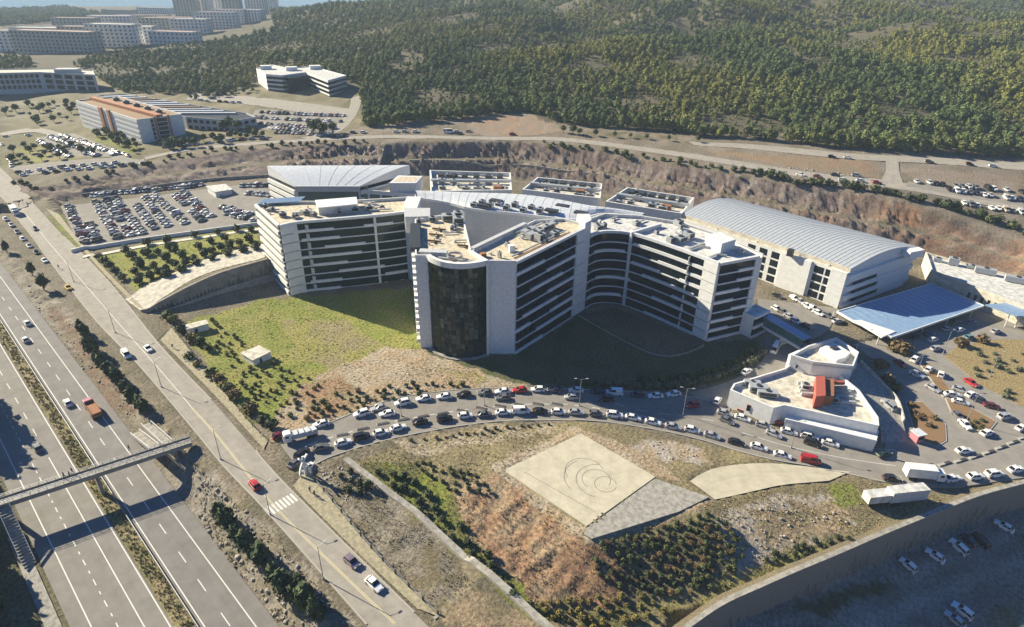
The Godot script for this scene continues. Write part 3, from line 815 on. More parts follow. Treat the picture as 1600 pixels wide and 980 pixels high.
func make_markings() -> void:
	var wht: Material = M.paint_white
	paint(mw(1.27, 30, 480, 12), 0.22, wht)
	paint(mw(4.85, 30, 480, 12), 0.2, wht, 1.6, 1.9)
	paint(mw(8.4, 30, 172, 12), 0.22, wht)
	paint(mw(8.4, 174, 480, 12), 0.2, wht, 4.0, 6.0)
	paint(mw(11.9, 30, 480, 12), 0.22, wht)
	paint(mw(16.5, 30, 480, 12), 0.22, wht)
	paint(mw(20.0, 30, 480, 12), 0.2, wht, 4.0, 6.5)
	paint(mw(23.45, 30, 480, 12), 0.22, wht)
	var c := L([-20.4,75.6,-50.5,103,-74.5,128.4,-87.2,141.2])
	paint(side(resample(c, 50), 0.15), 0.14, M.paint_yellow)
	paint(side(resample(c, 50), -0.15), 0.14, M.paint_yellow)
	paint(L([-87.2,141.2,-101.7,156.4,-142.3,197.8,-195.7,252.7,-241.1,299.5]), 0.16, wht)
	# zebra crossing
	for i in 8:
		var s := ALONG * (108.2 + 0.0) + ACROSS * (37.1 + i * 0.9)
		paint(PackedVector2Array([s, s + ALONG * 3.2]), 0.5, wht)
	# median kerb of the hospital road
	var m := L([-51.4,125.8,-45.7,129.8,-33.7,136,-17.2,142,0.4,146.5,15,147.6,19.5,147.1,29.2,145.1,42.8,141.3])
	paint(m, 0.25, wht, 2.2, 2.4)
	paint(L([29.7,149.1,36.5,145.7,53.6,142.2,60,139.9]), 0.16, wht, 3.0, 3.0)
	paint(L([62.5,136.6,72.6,131.3,85.6,126.9,97.4,124.4]), 0.16, wht)
	# skid marks and lines on the court
	paint(L([3.7,117,19.3,104.6]), 0.12, M.patch, 0, 0, 0.02, "court_marking")
	var q := (court[0] + court[1] + court[2] + court[3]) * 0.25
	for a in [[0.8, 1.2, 4.6, 0.2, 3.6], [3.4, -1.6, 3.4, -0.6, 4.0], [4.2, -2.0, 5.6, 1.5, 4.4], [2.2, -1.0, 6.4, 2.0, 3.8], [5.4, -3.2, 2.6, 0.0, 5.9]]:
		var arc := PackedVector2Array()
		for i in 14:
			var u: float = lerpf(a[3], a[4], i / 13.0)
			arc.append(q + Vector2(a[0], a[1]) + Vector2(cos(u), sin(u)) * a[2])
		paint(arc, 0.13, M.patch, 0, 0, 0.02, "skid_mark")
	var e0 := (court[1] - court[0]).normalized()
	var e1 := (court[3] - court[0]).normalized()
	for s in [0.24, 0.76]:
		var p0 := court[0].lerp(court[3], s) + e0 * 2.0
		paint(PackedVector2Array([p0, p0 + e0 * 19.0]), 0.1, M.paint_yellow, 1.5, 1.2, 0.018, "court_marking")

func lay_pads() -> void:
	var mb0 := MB.new()
	mb0.prism(L([140.8,177.6,149.9,184.3,165.8,189,193.6,188.2,157.1,141.1,146.7,151.1,142.1,161.3]), 2.6, 3.12)
	struct("ochre_verge", mb0, mat(lin(0.42, 0.32, 0.15), 1.0, 0.0, M.speck, 17.0))
	mb0 = MB.new()
	mb0.quad(Vector3(-6000, -34, -900), Vector3(2500, -34, -900), Vector3(2500, -34, -7000), Vector3(-6000, -34, -7000))
	struct("sea", mb0, M.sea)
	for p in [["court", court, 5.5, M.court], ["gravel_yard", gravel_yard, 5.4, M.gravel], ["car_park", car_park, 3.0, M.asphalt]]:
		var mb := MB.new()
		mb.prism(p[1], p[2] - 0.5, p[2] + 0.006)
		struct(p[0], mb, p[3])


func length_of(l: PackedVector2Array) -> float:
	var s := 0.0
	for i in l.size() - 1:
		s += l[i].distance_to(l[i + 1])
	return s

func point_on(l: PackedVector2Array, t: float) -> Vector2:
	var want := t * length_of(l)
	for i in l.size() - 1:
		var d := l[i].distance_to(l[i + 1])
		if want <= d or i == l.size() - 2:
			return l[i].lerp(l[i + 1], want / d)
		want -= d
	return l[0]

func part_of(l: PackedVector2Array, a: float, b: float, step := 1.7) -> PackedVector2Array:
	var n := maxi(2, int(length_of(l) * (b - a) / step) + 1)
	var o := PackedVector2Array()
	for i in n:
		o.append(point_on(l, lerpf(a, b, float(i) / (n - 1))))
	return o

func strip(mb: MB, l: PackedVector2Array, h0: float, h1: float, t0: float, t1: float) -> void:
	var a := side(l, t0)
	var b := side(l, t1)
	for i in l.size() - 1:
		mb.quad(V(b[i], h0), V(b[i + 1], h0), V(b[i + 1], h1), V(b[i], h1))
		mb.quad(V(b[i], h1), V(b[i + 1], h1), V(a[i + 1], h1), V(a[i], h1))
		mb.quad(V(b[i + 1], h0), V(b[i], h0), V(a[i], h0), V(a[i + 1], h0))
	var e := l.size() - 1
	mb.quad(V(a[0], h0), V(b[0], h0), V(b[0], h1), V(a[0], h1))
	mb.quad(V(b[e], h0), V(a[e], h0), V(a[e], h1), V(b[e], h1))

# panes in a row, each set a hair differently so that they mirror differently
func panes(mb: MB, l: PackedVector2Array, h0: float, h1: float, out: float, wild := 0.02) -> void:
	var a := side(l, out)
	for i in l.size() - 1:
		var d := (a[i + 1] - a[i]).normalized()
		var o := Vector2(d.y, -d.x)
		var s := rng.randf_range(-wild, wild)
		var t := rng.randf_range(-wild, wild)
		mb.quad(V(a[i] + o * s, h0), V(a[i + 1] + o * t, h0), V(a[i + 1] - o * s, h1), V(a[i] - o * t, h1))

# one side of a building: per storey a row of panes, a thin ledge and a deeper white panel over part of the length
func banded(t: Node3D, l: PackedVector2Array, h0: float, h1: float, floors: int, o := {}) -> void:
	var fh := (h1 - h0) / floors
	var a: float = o.get("from", 0.0)
	var b: float = o.get("to", 1.0)
	var glass: Material = o.get("glass", M.glass)
	var out: float = o.get("out", 0.55)
	var spans: Array = o.get("spans", [[[0.0, 1.0]]])
	var tall: float = o.get("tall", 0.85)
	for k in floors:
		var y := h0 + k * fh
		var mb := at(t)
		panes(mb, part_of(l, a, b), y + 0.2, y + fh - 0.05, 0.16, 0.012)
		put("window_band", mb, glass, t)
		mb = at(t)
		strip(mb, part_of(l, a, b), y - 0.16, y + 0.2, -0.3, out)
		put("ledge", mb, o.get("white", M.panel), t)
		for s in spans[k % spans.size()]:
			mb = at(t)
			strip(mb, part_of(l, s[0], s[1]), y - 0.2, y + tall, -0.1, out + 0.12)
			put("spandrel_panel", mb, o.get("white", M.panel), t)
	if o.get("crown", true):
		var mb := at(t)
		strip(mb, part_of(l, 0.0, 1.0), h1 - 0.1, h1 + 0.85, -0.35, out + 0.1)
		put("parapet", mb, M.panel, t)

# closed wall panels, one to a storey, with dark joints between them
func end_panels(t: Node3D, l: PackedVector2Array, a: float, b: float, h0: float, h1: float, floors: int, m: Material) -> void:
	var fh := (h1 - h0) / floors
	for k in floors:
		var mb := at(t)
		strip(mb, part_of(l, a, b, 3.0), h0 + k * fh + 0.28, h0 + (k + 1) * fh, -0.2, 0.72)
		put("wall_panel", mb, m, t)

func rim(t: Node3D, poly: PackedVector2Array, h: float, m: Material, up := 0.8, thick := 0.45) -> void:
	var p := poly.duplicate()
	if Geometry2D.is_polygon_clockwise(p):
		p.reverse()
	var mb := at(t)
	var inner := Geometry2D.offset_polygon(p, -thick, Geometry2D.JOIN_MITER)
	if inner.is_empty():
		return
	var q: PackedVector2Array = inner[0]
	if q.size() != p.size():
		for i in p.size():
			mb.slab(p[(i + 1) % p.size()], p[i], h, h + up, 0.0, thick)
	else:
		# start both rings at the same corner
		var best := 0
		for i in q.size():
			if q[i].distance_to(p[0]) < q[best].distance_to(p[0]):
				best = i
		for i in p.size():
			var a := p[i]
			var b := p[(i + 1) % p.size()]
			var c := q[(best + i) % q.size()]
			var d := q[(best + i + 1) % q.size()]
			mb.quad(V(a, h), V(b, h), V(b, h + up), V(a, h + up))
			mb.quad(V(d, h), V(c, h), V(c, h + up), V(d, h + up))
			mb.quad(V(a, h + up), V(b, h + up), V(d, h + up), V(c, h + up))
	put("parapet", mb, m, t)

func lump(t: Node3D, called: String, p: Vector2, h: float, s: Vector3, turn: float, m: Material, parent: Node = null) -> MeshInstance3D:
	var mb := at(t)
	mb.box(V(p, h + s.y * 0.5), s, Basis(Vector3.UP, deg_to_rad(turn)))
	return put(called, mb, m, parent if parent else t)

# an air handler: a cabinet on feet, a darker grille on one side and a round fan on top
func air_handler(t: Node3D, p: Vector2, h: float, s: Vector3, turn: float) -> void:
	var turned := Basis(Vector3.UP, deg_to_rad(turn))
	var mb := at(t)
	mb.box(V(p, h + 0.35 + s.y * 0.5), s, turned)
	for i in [-0.4, 0.4]:
		for j in [-0.4, 0.4]:
			mb.box(V(p, h + 0.15) + turned * Vector3(i * s.x, 0, j * s.z), Vector3(0.25, 0.45, 0.25), turned)
	var o := put("air_handler", mb, M.duct, t)
	mb = at(t)
	mb.box(V(p, h + 0.35 + s.y * 0.5) + turned * Vector3(0, 0, s.z * 0.5 + 0.02), Vector3(s.x * 0.8, s.y * 0.7, 0.05), turned)
	put("grille", mb, M.mullion, o)
	mb = at(t)
	var c := V(p, h + 0.35 + s.y)
	mb.cyl(c, c + Vector3.UP * 0.3, minf(s.x, s.z) * 0.3, minf(s.x, s.z) * 0.3, 10)
	put("fan", mb, M.mullion, o)

func duct(t: Node3D, a: Vector2, b: Vector2, h: float, w: float) -> void:
	var mb := at(t)
	mb.bar(V(a, h), V(b, h), w, w * 0.8)
	put("duct", mb, M.duct, t)

# scattered plant on a flat roof
func rooftop(t: Node3D, poly: PackedVector2Array, h: float, n: int, turn: float, s0 := 1.2, s1 := 3.2) -> void:
	var r := bounds(poly)
	var k := 0
	var guard := 0
	while k < n and guard < 400:
		guard += 1
		var p := r.position + Vector2(rng.randf(), rng.randf()) * r.size
		if not Geometry2D.is_point_in_polygon(p, poly) or line_distance(p, poly) < 2.2:
			continue
		k += 1
		var s := Vector3(rng.randf_range(s0, s1), rng.randf_range(0.8, 1.7), rng.randf_range(s0, s1))
		if k % 3 == 0:
			lump(t, "vent_box", p, h, Vector3(s.x * 0.5, s.y * 0.7, s.x * 0.5), turn, M.roof_white)
		elif k % 3 == 1:
			air_handler(t, p, h, s, turn)
		else:
			var d := Vector2(cos(deg_to_rad(turn)), sin(deg_to_rad(turn))) * rng.randf_range(2.0, 4.5)
			if Geometry2D.is_point_in_polygon(p + d, poly) and Geometry2D.is_point_in_polygon(p - d, poly):
				duct(t, p - d, p + d, h + 0.6, rng.randf_range(0.4, 0.8))

func body(t: Node3D, poly: PackedVector2Array, h0: float, h1: float, wall: Material, roof: Material) -> void:
	var mb := at(t)
	mb.prism(poly, h0, h1, false)
	put("wall", mb, wall, t)
	mb = at(t)
	mb.flat(poly, h1)
	put("roof", mb, roof, t)

var wing_a := L([-82.6, 212.6, -78.0, 216.4, -69.5, 219.2, -59.3, 222.4, -49.2, 225.8, -41.2, 229.2])
var wing_b := L([26.3, 206.6, 29.7, 210.4, 34.4, 211.6, 41.0, 210.0, 49.5, 202.5, 58.0, 193.3, 65.0, 184.9])

func make_hospital() -> void:
	# --- left wing
	var front := resample(wing_a, 34)
	var poly := front.duplicate()
	poly.append_array(L([-40.5, 246.6, -51.4, 243.7, -60.9, 241.5, -77.6, 239.0, -93.0, 238.5, -98.7, 234.3]))
	var t := thing("hospital_wing", "curved white hospital wing with ribbon windows beside the garden and full car park", "building", V(Vector2(-65, 228), 3.0))
	body(t, poly, 2.0, 29.9, M.dark, M.cream)
	banded(t, front, 3.0, 30.2, 8, {"from": 0.13, "spans": [[[0.1, 0.42]], [[0.18, 0.44], [0.8, 1.0]], [[0.42, 0.8]], [[0.22, 0.5]], [[0.14, 0.62]], [[0.33, 0.66]], [[0.16, 0.46]], [[0.1, 0.42], [0.66, 0.9]]], "glass": M.glass_green})
	end_panels(t, front, 0.0, 0.135, 3.0, 30.2, 8, M.panel)
	var west := L([-98.7, 234.3, -82.6, 212.6])
	banded(t, west, 3.0, 30.2, 8, {"spans": [[[0.0, 0.97]]], "tall": 1.5, "white": M.white_wall})
	for s in [0.75]:
		var mb := at(t)
		var c := point_on(front, s)
		mb.box(V(c + Vector2(0.15, -0.5), 16.6), Vector3(0.9, 27.4, 0.7), Basis(Vector3.UP, 0.3))
		put("pier", mb, M.panel, t)
	for k in 8:
		var c := point_on(front, 0.21)
		lump(t, "balcony_door", c + Vector2(0.1, -0.4), 3.3 + k * 3.4, Vector3(1.5, 2.3, 0.25), -20, M.panel)
	var back := L([-40.5, 246.6, -51.4, 243.7, -60.9, 241.5, -77.6, 239.0, -93.0, 238.5, -98.7, 234.3])
	var mb := at(t)
	strip(mb, back, 29.8, 31.0, -0.3, 0.2)
	put("parapet", mb, M.white_wall, t)
	# roof: stair house, blue louvres, cabinets
	mb = at(t)
	mb.prism(L([-75.2,233.3,-61,237.9,-59,231.1,-72.3,226.1]), 29.8, 33.0)
	var house := put("stair_house", mb, M.panel, t)
	mb = at(t)
	mb.prism(L([-75.4,233.1,-60.7,237.8,-58.4,229.5,-72.1,224.5]), 33.0, 33.4)
	put("roof_edge", mb, M.white_wall, house)
	for k in 18:
		mb = at(t)
		var c := L([-98,234.5,-83.7,238.3])
		var p: Vector2 = c[0].lerp(c[1], k / 17.0)
		mb.bar(V(p, 30.9), V(p + Vector2(1.2, 4.6), 31.5), 0.7, 0.12)
		put("louvre", mb, M.blue_roof, t)
	for q in [[-70.5, 228.5], [-66.0, 230.0], [-85.0, 224.0], [-77.0, 226.5], [-60.0, 231.0], [-55.0, 233.0]]:
		air_handler(t, Vector2(q[0], q[1]), 29.9, Vector3(2.6, 1.4, 1.8), 15)
	rooftop(t, poly, 29.9, 22, 15, 0.7, 2.0)

	# --- white pier between the left wing and the middle block
	t = thing("stair_tower", "narrow white stair tower between the curved wing and the glass drum block", "building", V(Vector2(-38.5, 228), 3.0))
	mb = at(t)
	mb.prism(L([-41.5, 229.5, -38.2, 225.0, -35.8, 226.5, -36.0, 240.0, -41.5, 240.0]), 2.0, 33.2)
	put("wall", mb, M.panel, t)
	mb = at(t)
	mb.prism(L([-39.2,218.4,-29.9,218.9,-28.9,210.3,-37.4,209.2]), 30.0, 36.0)
	put("plant_room", mb, M.grey_wall, t)

	# --- middle block with the glass drum
	t = thing("hospital_block", "middle hospital block with dark curved glass drum and V-shaped cream roofs", "building", V(Vector2(-5, 190), 3.0))
	var drum := PackedVector2Array()
	for i in 15:
		var s := i / 14.0
		var c := Vector2(-25.4, 177.2).lerp(Vector2(-7.6, 174.3), s)
		drum.append(c + Vector2(-0.16, -0.987) * 4.4 * (1.0 - pow(2.0 * s - 1.0, 2)))
	var west_bar := L([-29.4, 177.2, -25.4, 177.2])
	west_bar.append_array(drum.slice(1, 14))
	west_bar.append_array(L([-7.6, 174.3, -12.8, 181.5]))
	west_bar.append_array(L([-18.3,216.8,-33.9,208.2]))
	body(t, west_bar, 2.0, 34.6, M.panel, M.cream)
	rim(t, west_bar, 34.6, M.white_wall, 1.0)
	var east_bar := L([-12.8, 181.5, -7.6, 174.3, 0.75, 174.4, 24.0, 203.6, 23.0, 208.0])
	east_bar.append_array(L([17.3,212,7.2,209.6]))
	body(t, east_bar, 2.0, 34.6, M.panel, M.cream)
	rim(t, east_bar, 34.6, M.panel, 0.9)
	# the drum's panes, some in lighter tints that stand in for reflections
	var glass := Node3D.new()
	glass.name = "glass_drum"
	t.add_child(glass)
	var rows := 19
	for r in rows:
		for i in 14:
			var y0 := 3.4 + (34.0 - 3.4) * r / rows
			var y1 := 3.4 + (34.0 - 3.4) * (r + 1) / rows - 0.1
			mb = at(t)
			panes(mb, PackedVector2Array([drum[i].lerp(drum[i + 1], 0.03), drum[i].lerp(drum[i + 1], 0.97)]), y0, y1, 0.34, 0.07)
			put("pane", mb, [M.glass_green, M.glass_green, M.glass_green, M.glass_reflect_dim, M.glass_reflect_dim, M.glass_green, M.glass_reflect_pale][rng.randi_range(0, 6)] if i > 2 and i < 12 else M.glass_green, glass)
	mb = at(t)
	strip(mb, drum, 3.2, 34.2, -0.1, 0.2)
	put("frame", mb, M.drum_frame, t)
	mb = at(t)
	strip(mb, drum, 34.2, 35.9, -0.5, 0.7)
	put("drum_cornice", mb, M.white_wall, t)
	mb = at(t)
	strip(mb, drum, 2.0, 3.4, -0.5, 1.6)
	put("drum_plinth", mb, M.concrete, t)
	mb = at(t)
	mb.prism(L([-8.0, 174.5, -7.8, 173.0, -7.2, 173.0, -7.2, 174.5]), 2.0, 35.6)
	put("fin", mb, M.white_wall, t)
	# left wall, sunlit, with a stack of small balconies
	for k in 8:
		for s in [0.04, 0.2]:
			var c := Vector2(-29.4, 177.2).lerp(Vector2(-34.5, 205.0), s)
			lump(t, "balcony", c + Vector2(-0.5, 0), 5.0 + k * 3.9, Vector3(1.0, 1.2, 2.2), 10, M.white_wall)
	# right side: ribbon windows
	var east := L([0.75, 174.4, 24.0, 203.6])
	banded(t, east, 3.0, 34.6, 8, {"from": 0.02, "to": 0.86, "spans": [[[0.0, 0.4]], [[0.3, 0.9]], [[0.0, 0.2], [0.5, 0.86]], [[0.1, 0.6]], [[0.45, 0.9]], [[0.2, 0.66]], [[0.42, 0.97]], [[0.0, 0.38]]]})
	end_panels(t, east, 0.86, 1.0, 3.0, 34.6, 8, M.panel)
	# tall white shaft where the block meets the right wing
	mb = at(t)
	mb.prism(L([23.2, 204.6, 24.0, 202.6, 26.4, 206.0, 26.4, 212.0, 22.0, 212.0]), 2.0, 37.2)
	put("shaft", mb, M.panel, t)
	# roofs: pergola beams, cabinets, helical stair ring, screens
	for q in [[-27.5, 196.0], [-27.5, 190.5], [-17.5, 187.0], [-27.0, 201.0]]:
		mb = at(t)
		mb.bar(V(Vector2(q[0], q[1]), 35.1), V(Vector2(q[0] + 4.5, q[1] - 1.0), 35.1), 0.5, 0.5)
		mb.bar(V(Vector2(q[0] + 2.2, q[1] + 1.4), 35.0), V(Vector2(q[0] + 2.4, q[1] - 2.0), 35.0), 0.35, 0.35)
		put("pipe_cross", mb, M.timber, t)
	mb = at(t)
	mb.bar(V(Vector2(-33.0, 203.0), 35.4), V(Vector2(-30.0, 182.0), 35.4), 3.2, 1.4)
	put("skylight", mb, M.mullion, t)
	mb = at(t)
	for i in 20:
		var a := TAU * i / 20.0
		var b := TAU * (i + 1) / 20.0
		var c := Vector2(-17.5, 176.8)
		mb.bar(V(c + Vector2(cos(a), sin(a)) * 2.2, 35.9), V(c + Vector2(cos(b), sin(b)) * 2.2, 35.9), 0.35, 0.6)
	put("stair_ring", mb, M.steel, t)
	mb = at(t)
	mb.bar(V(Vector2(-28.5, 180.2), 35.2), V(Vector2(-20.0, 179.6), 35.2), 2.6, 1.6)
	put("plant_screen", mb, M.grey_wall, t)
	mb = at(t)
	mb.bar(V(Vector2(-22.5, 177.2), 34.9), V(Vector2(-11.0, 174.6), 34.9), 0.7, 0.5)
	put("duct", mb, M.duct, t)
	mb = at(t)
	mb.bar(V(Vector2(-12.6, 182.6), 35.3), V(Vector2(4.0, 205.5), 35.3), 1.6, 1.5)
	put("ridge_duct", mb, M.grey_wall, t)
	for q in [[-22.5, 210.5, 4.5, 1.8, 3.2], [-18.8, 206.8, 3.6, 2.2, 2.6], [-19.5, 213.0, 3.0, 2.0, 2.5], [-28.0, 209.0, 2.4, 1.4, 2.0]]:
		air_handler(t, Vector2(q[0], q[1]), 34.6, Vector3(q[2], q[3], q[4]), 10)
	for q in [[7.0, 196.0, 7.5, 1.8, 2.2], [11.0, 201.5, 8.5, 1.8, 1.6], [8.5, 192.5, 3.0, 2.4, 2.6], [13.5, 197.5, 3.0, 1.2, 2.0], [5.0, 199.5, 6.0, 1.2, 2.2]]:
		air_handler(t, Vector2(q[0], q[1]), 34.6, Vector3(q[2], q[3], q[4]), 51)
	lump(t, "roof_hatch", Vector2(-0.5, 183.5), 34.6, Vector3(1.8, 2.2, 1.8), 20, M.white_wall)
	for s in [[0.3, 0.8], [2.2, 0.3]]:
		mb = at(t)
		var a: Vector2 = Vector2(0.75, 174.4) + Vector2(-0.78, 0.62) * (1.2 + s[0])
		mb.bar(V(a + Vector2(1.5, 2.0), 35.1), V(a + Vector2(19.0, 24.0), 35.1), 0.4, 0.4)
		put("pipe_run", mb, M.tan_block if s[0] < 1.0 else M.duct, t)
	lump(t, "orange_tank", Vector2(-9.0, 179.0), 34.6, Vector3(1.6, 1.3, 1.6), 20, M.rust)

	rooftop(t, west_bar, 34.6, 12, 8, 0.6, 1.8)
	rooftop(t, east_bar, 34.6, 14, 51, 0.6, 1.8)

	# --- right wing
	front = resample(wing_b, 34)
	poly = front.duplicate()
	var back_b := L([81.1,192.1,72.7,207.9,60.1,221.2,47.1,227.3,34.2,228.8,27.8,222.9])
	poly.append_array(back_b)
	t = thing("hospital_wing", "curved white hospital wing with ribbon windows, in front of the grey barrel roof", "building", V(Vector2(50, 205), 3.0))
	body(t, poly, 2.0, 30.4, M.panel, M.roof_white)
	banded(t, front, 3.0, 30.7, 8, {"from": 0.0, "to": 0.9, "spans": [[[0.5, 0.9]], [[0.02, 0.3]], [[0.55, 0.8]], [[0.1, 0.36], [0.7, 0.9]], [[0.45, 0.86]], [[0.36, 0.58], [0.74, 0.9]], [[0.06, 0.3], [0.56, 0.9]], [[0.36, 0.9]]]})
	end_panels(t, front, 0.9, 1.0, 3.0, 30.7, 8, M.white_wall)
	var south := L([65.0, 184.9, 79.4, 191.2])
	banded(t, south, 3.0, 30.7, 8, {"from": 0.03, "to": 0.9, "spans": [[[0.0, 1.0]], [[0.0, 0.5]], [[0.0, 0.6]], [[0.5, 1.0]], [[0.0, 0.5]], [[0.0, 0.62]], [[0.5, 1.0]], [[0.5, 1.0]]]})
	end_panels(t, south, 0.9, 1.0, 9.0, 30.7, 6, M.panel)
	mb = at(t)
	mb.box(V(point_on(front, 0.33) + Vector2(-0.1, -0.6), 16.8), Vector3(0.9, 27.6, 0.8), Basis(Vector3.UP, -0.7))
	put("pier", mb, M.panel, t)
	for k in 8:
		var c := point_on(front, 0.79)
		lump(t, "balcony_door", c + Vector2(-0.3, -0.3), 3.3 + k * 3.46, Vector3(1.4, 2.3, 0.25), 48, M.panel)
	mb = at(t)
	var bb := back_b.duplicate()
	strip(mb, bb, 30.3, 31.6, -0.3, 0.2)
	put("parapet", mb, M.white_wall, t)
	mb = at(t)
	mb.prism(L([64.5,201.6,70.1,204.8,73.5,198,67.7,193.9]), 30.3, 34.2)
	put("stair_house", mb, M.panel, t)
	mb = at(t)
	mb.bar(V(Vector2(40.7,209.3), 31.1), V(Vector2(53,218.7), 31.1), 1.0, 1.3)
	put("divider", mb, M.panel, t)
	for q in [[57.1,204.7, 4.2, 1.6, 3.0], [60.6,207.8, 3.0, 2.0, 3.0], [53.5,203.4, 2.6, 1.8, 2.0], [50.3,211.6, 1.6, 1.0, 1.2], [60,221, 3.0, 1.6, 2.4], [44.7,220.3, 3.2, 1.0, 1.8], [30.2,215, 3.0, 1.2, 2.0]]:
		air_handler(t, Vector2(q[0], q[1]), 30.4, Vector3(q[2], q[3], q[4]), 40)
	for q in [[65.9,192.9], [72.3,196.4], [63.8,199.3]]:
		mb = at(t)
		mb.bar(V(Vector2(q[0], q[1]), 30.9), V(Vector2(q[0] + 3.4, q[1] - 1.0), 30.9), 0.4, 0.7)
		put("pipe_run", mb, M.duct, t)

	rooftop(t, poly, 30.4, 20, 40, 0.7, 2.0)

	# --- atrium: shallow curved metal roof over the middle
	t = thing("atrium_hall", "atrium with pale curved metal roof and skylights behind the V-shaped block", "building", V(Vector2(0, 235), 3.0))
	var up := resample(L([-40.7,253.9,-22,255.8,-0.8,255.3,12.2,251.8,24.7,245.2,38.7,235.3,50.3,228.7]), 26)
	var dn := resample(L([-38.6,246.6,-25.8,241,-15.4,234,-0.6,230.4,11.3,226.8,23.1,224.6,34.5,231.4,47.2,227.2]), 26)
	mb = at(t)
	mb.prism(outline(up, dn), 2.0, 30.0, false)
	put("wall", mb, M.grey_wall, t)
	mb = at(t)
	var seams := at(t)
	for i in 25:
		for j in 6:
			var q := []
			for c in [[i, j], [i + 1, j], [i + 1, j + 1], [i, j + 1]]:
				var s: float = c[1] / 6.0
				q.append(V(dn[c[0]].lerp(up[c[0]], s), 30.05 + 2.2 * sin(PI * s)))
			mb.quad(q[0], q[1], q[2], q[3])
			seams.bar(q[0] + Vector3.UP * 0.03, q[3] + Vector3.UP * 0.03, 0.08, 0.07)
	put("roof", mb, M.metal_white, t)
	put("roof_seams", seams, M.seam, t).set_meta("kind", "stuff")
	for q in [[-7,240.1], [-11.2,234.3], [18.6,235.3], [14.2,229.8], [25.1,227.9]]:
		lump(t, "skylight", Vector2(q[0], q[1]), 31.7, Vector3(5.0, 0.7, 2.6), -25, M.mullion)
	mb = at(t)
	strip(mb, dn, 29.9, 30.9, -0.2, 0.3)
	put("gutter", mb, M.panel, t)
	# plant deck on the near edge of the atrium, above the grey wall in the V
	for i in 9:
		var p := point_on(dn, 0.28 + i * 0.035)
		air_handler(t, p + Vector2(0.5, 2.5 + (i % 2) * 3.0), 30.6, Vector3(2.4, 1.3 + (i % 3) * 0.4, 2.0), -20)

	# --- north hall with the white fan-shaped roof
	t = thing("fan_roof_hall", "white hall with broad fan-shaped metal roof behind the curved wing", "building", V(Vector2(-85, 280), 8.0))
	var bl := L([-119.6,305,-51.5,310.4])
	var fl := L([-100.8,286.1,-71.4,287.7])
	poly = PackedVector2Array([fl[0], fl[1], bl[1], bl[0]])
	mb = at(t)
	mb.prism(poly, 4.0, 21.5, false)
	put("wall", mb, M.white_wall, t)
	mb = at(t)
	for i in 16:
		for j in 8:
			var q := []
			for c in [[i, j], [i + 1, j], [i + 1, j + 1], [i, j + 1]]:
				var s: float = c[1] / 8.0
				var p: Vector2 = fl[0].lerp(fl[1], c[0] / 16.0).lerp(bl[0].lerp(bl[1], c[0] / 16.0), s)
				q.append(V(p, 22.0 + 4.0 * sin(s * PI * 0.5)))
			mb.quad(q[0], q[1], q[2], q[3])
	put("roof", mb, M.metal_white, t)
	mb = at(t)
	for i in range(0, 17, 2):
		for j in 8:
			var q := []
			for c in [j, j + 1]:
				var s: float = c / 8.0
				q.append(V(fl[0].lerp(fl[1], i / 16.0).lerp(bl[0].lerp(bl[1], i / 16.0), s), 22.05 + 4.0 * sin(s * PI * 0.5)))
			mb.bar(q[0], q[1], 0.08, 0.06)
	put("roof_seams", mb, M.metal_white, t).set_meta("kind", "stuff")
	# side facades rise with the roof: closed white panel under the eave, then open bands
	for e in [[bl[0], fl[0]], [fl[1], bl[1]]]:
		mb = at(t)
		for j in 8:
			var s0 := j / 8.0
			var s1 := (j + 1) / 8.0
			var a: Vector2 = e[0].lerp(e[1], s0)
			var b: Vector2 = e[0].lerp(e[1], s1)
			var ra := sin((1.0 - s0 if e[0] == bl[0] else s0) * PI * 0.5) * 4.0
			var rb := sin((1.0 - s1 if e[0] == bl[0] else s1) * PI * 0.5) * 4.0
			mb.quad(V(a, 20.5), V(b, 20.5), V(b, 22.0 + rb), V(a, 22.0 + ra))
		put("gable", mb, M.panel, t)
		banded(t, PackedVector2Array([e[0], e[1]]), 5.5, 21.5, 5, {"spans": [[[0.0, 1.0]]], "tall": 1.7, "white": M.white_wall, "out": 0.9, "crown": false})
	mb = at(t)
	strip(mb, PackedVector2Array([fl[0], fl[1]]), 19.6, 22.2, -0.2, 0.8)
	put("fascia", mb, M.grey_wall, t)
	mb = at(t)
	panes(mb, part_of(fl, 0.03, 0.97, 2.2), 9.0, 19.5, 0.1, 0.05)
	put("glass_front", mb, M.glass_teal, t)
	mb = at(t)
	strip(mb, part_of(fl, 0.0, 0.03), 5.0, 19.6, 0.0, 0.5)
	put("pier", mb, M.white_wall, t)
	# --- low link with framed windows and a plant room
	t = thing("link_block", "low white link with a row of framed windows beside the fan roof hall", "building", V(Vector2(-50, 262), 8.0))
	var lk := L([-73.7,288.8,-44.2,282.8,-46.4,298.3,-73.5,301.9])
	body(t, lk, 3.0, 19.5, M.white_wall, M.cream)
	rim(t, lk, 19.5, M.white_wall, 0.8)
	var fr := PackedVector2Array([lk[0], lk[1]])
	for k in 5:
		mb = at(t)
		panes(mb, part_of(fr, 0.03 + k * 0.2, 0.19 + k * 0.2, 1.2), 15.2, 18.4, 0.06)
		put("window", mb, M.glass_teal, t)
	mb = at(t)
	mb.prism(L([-57.2,285.3,-45,286,-43.5,297.3,-55.1,297.7]), 19.3, 24.5)
	var room := put("plant_room", mb, M.panel, t)
	mb = at(t)
	mb.prism(L([-55.8,287.4,-45.8,287.9,-44.5,295.2,-54.2,295.7]), 24.5, 24.56)
	put("roof", mb, M.cream, room)
	lump(t, "cooling_unit", Vector2(-71.3,291), 19.5, Vector3(6.0, 2.0, 3.0), 0, M.tan_block)

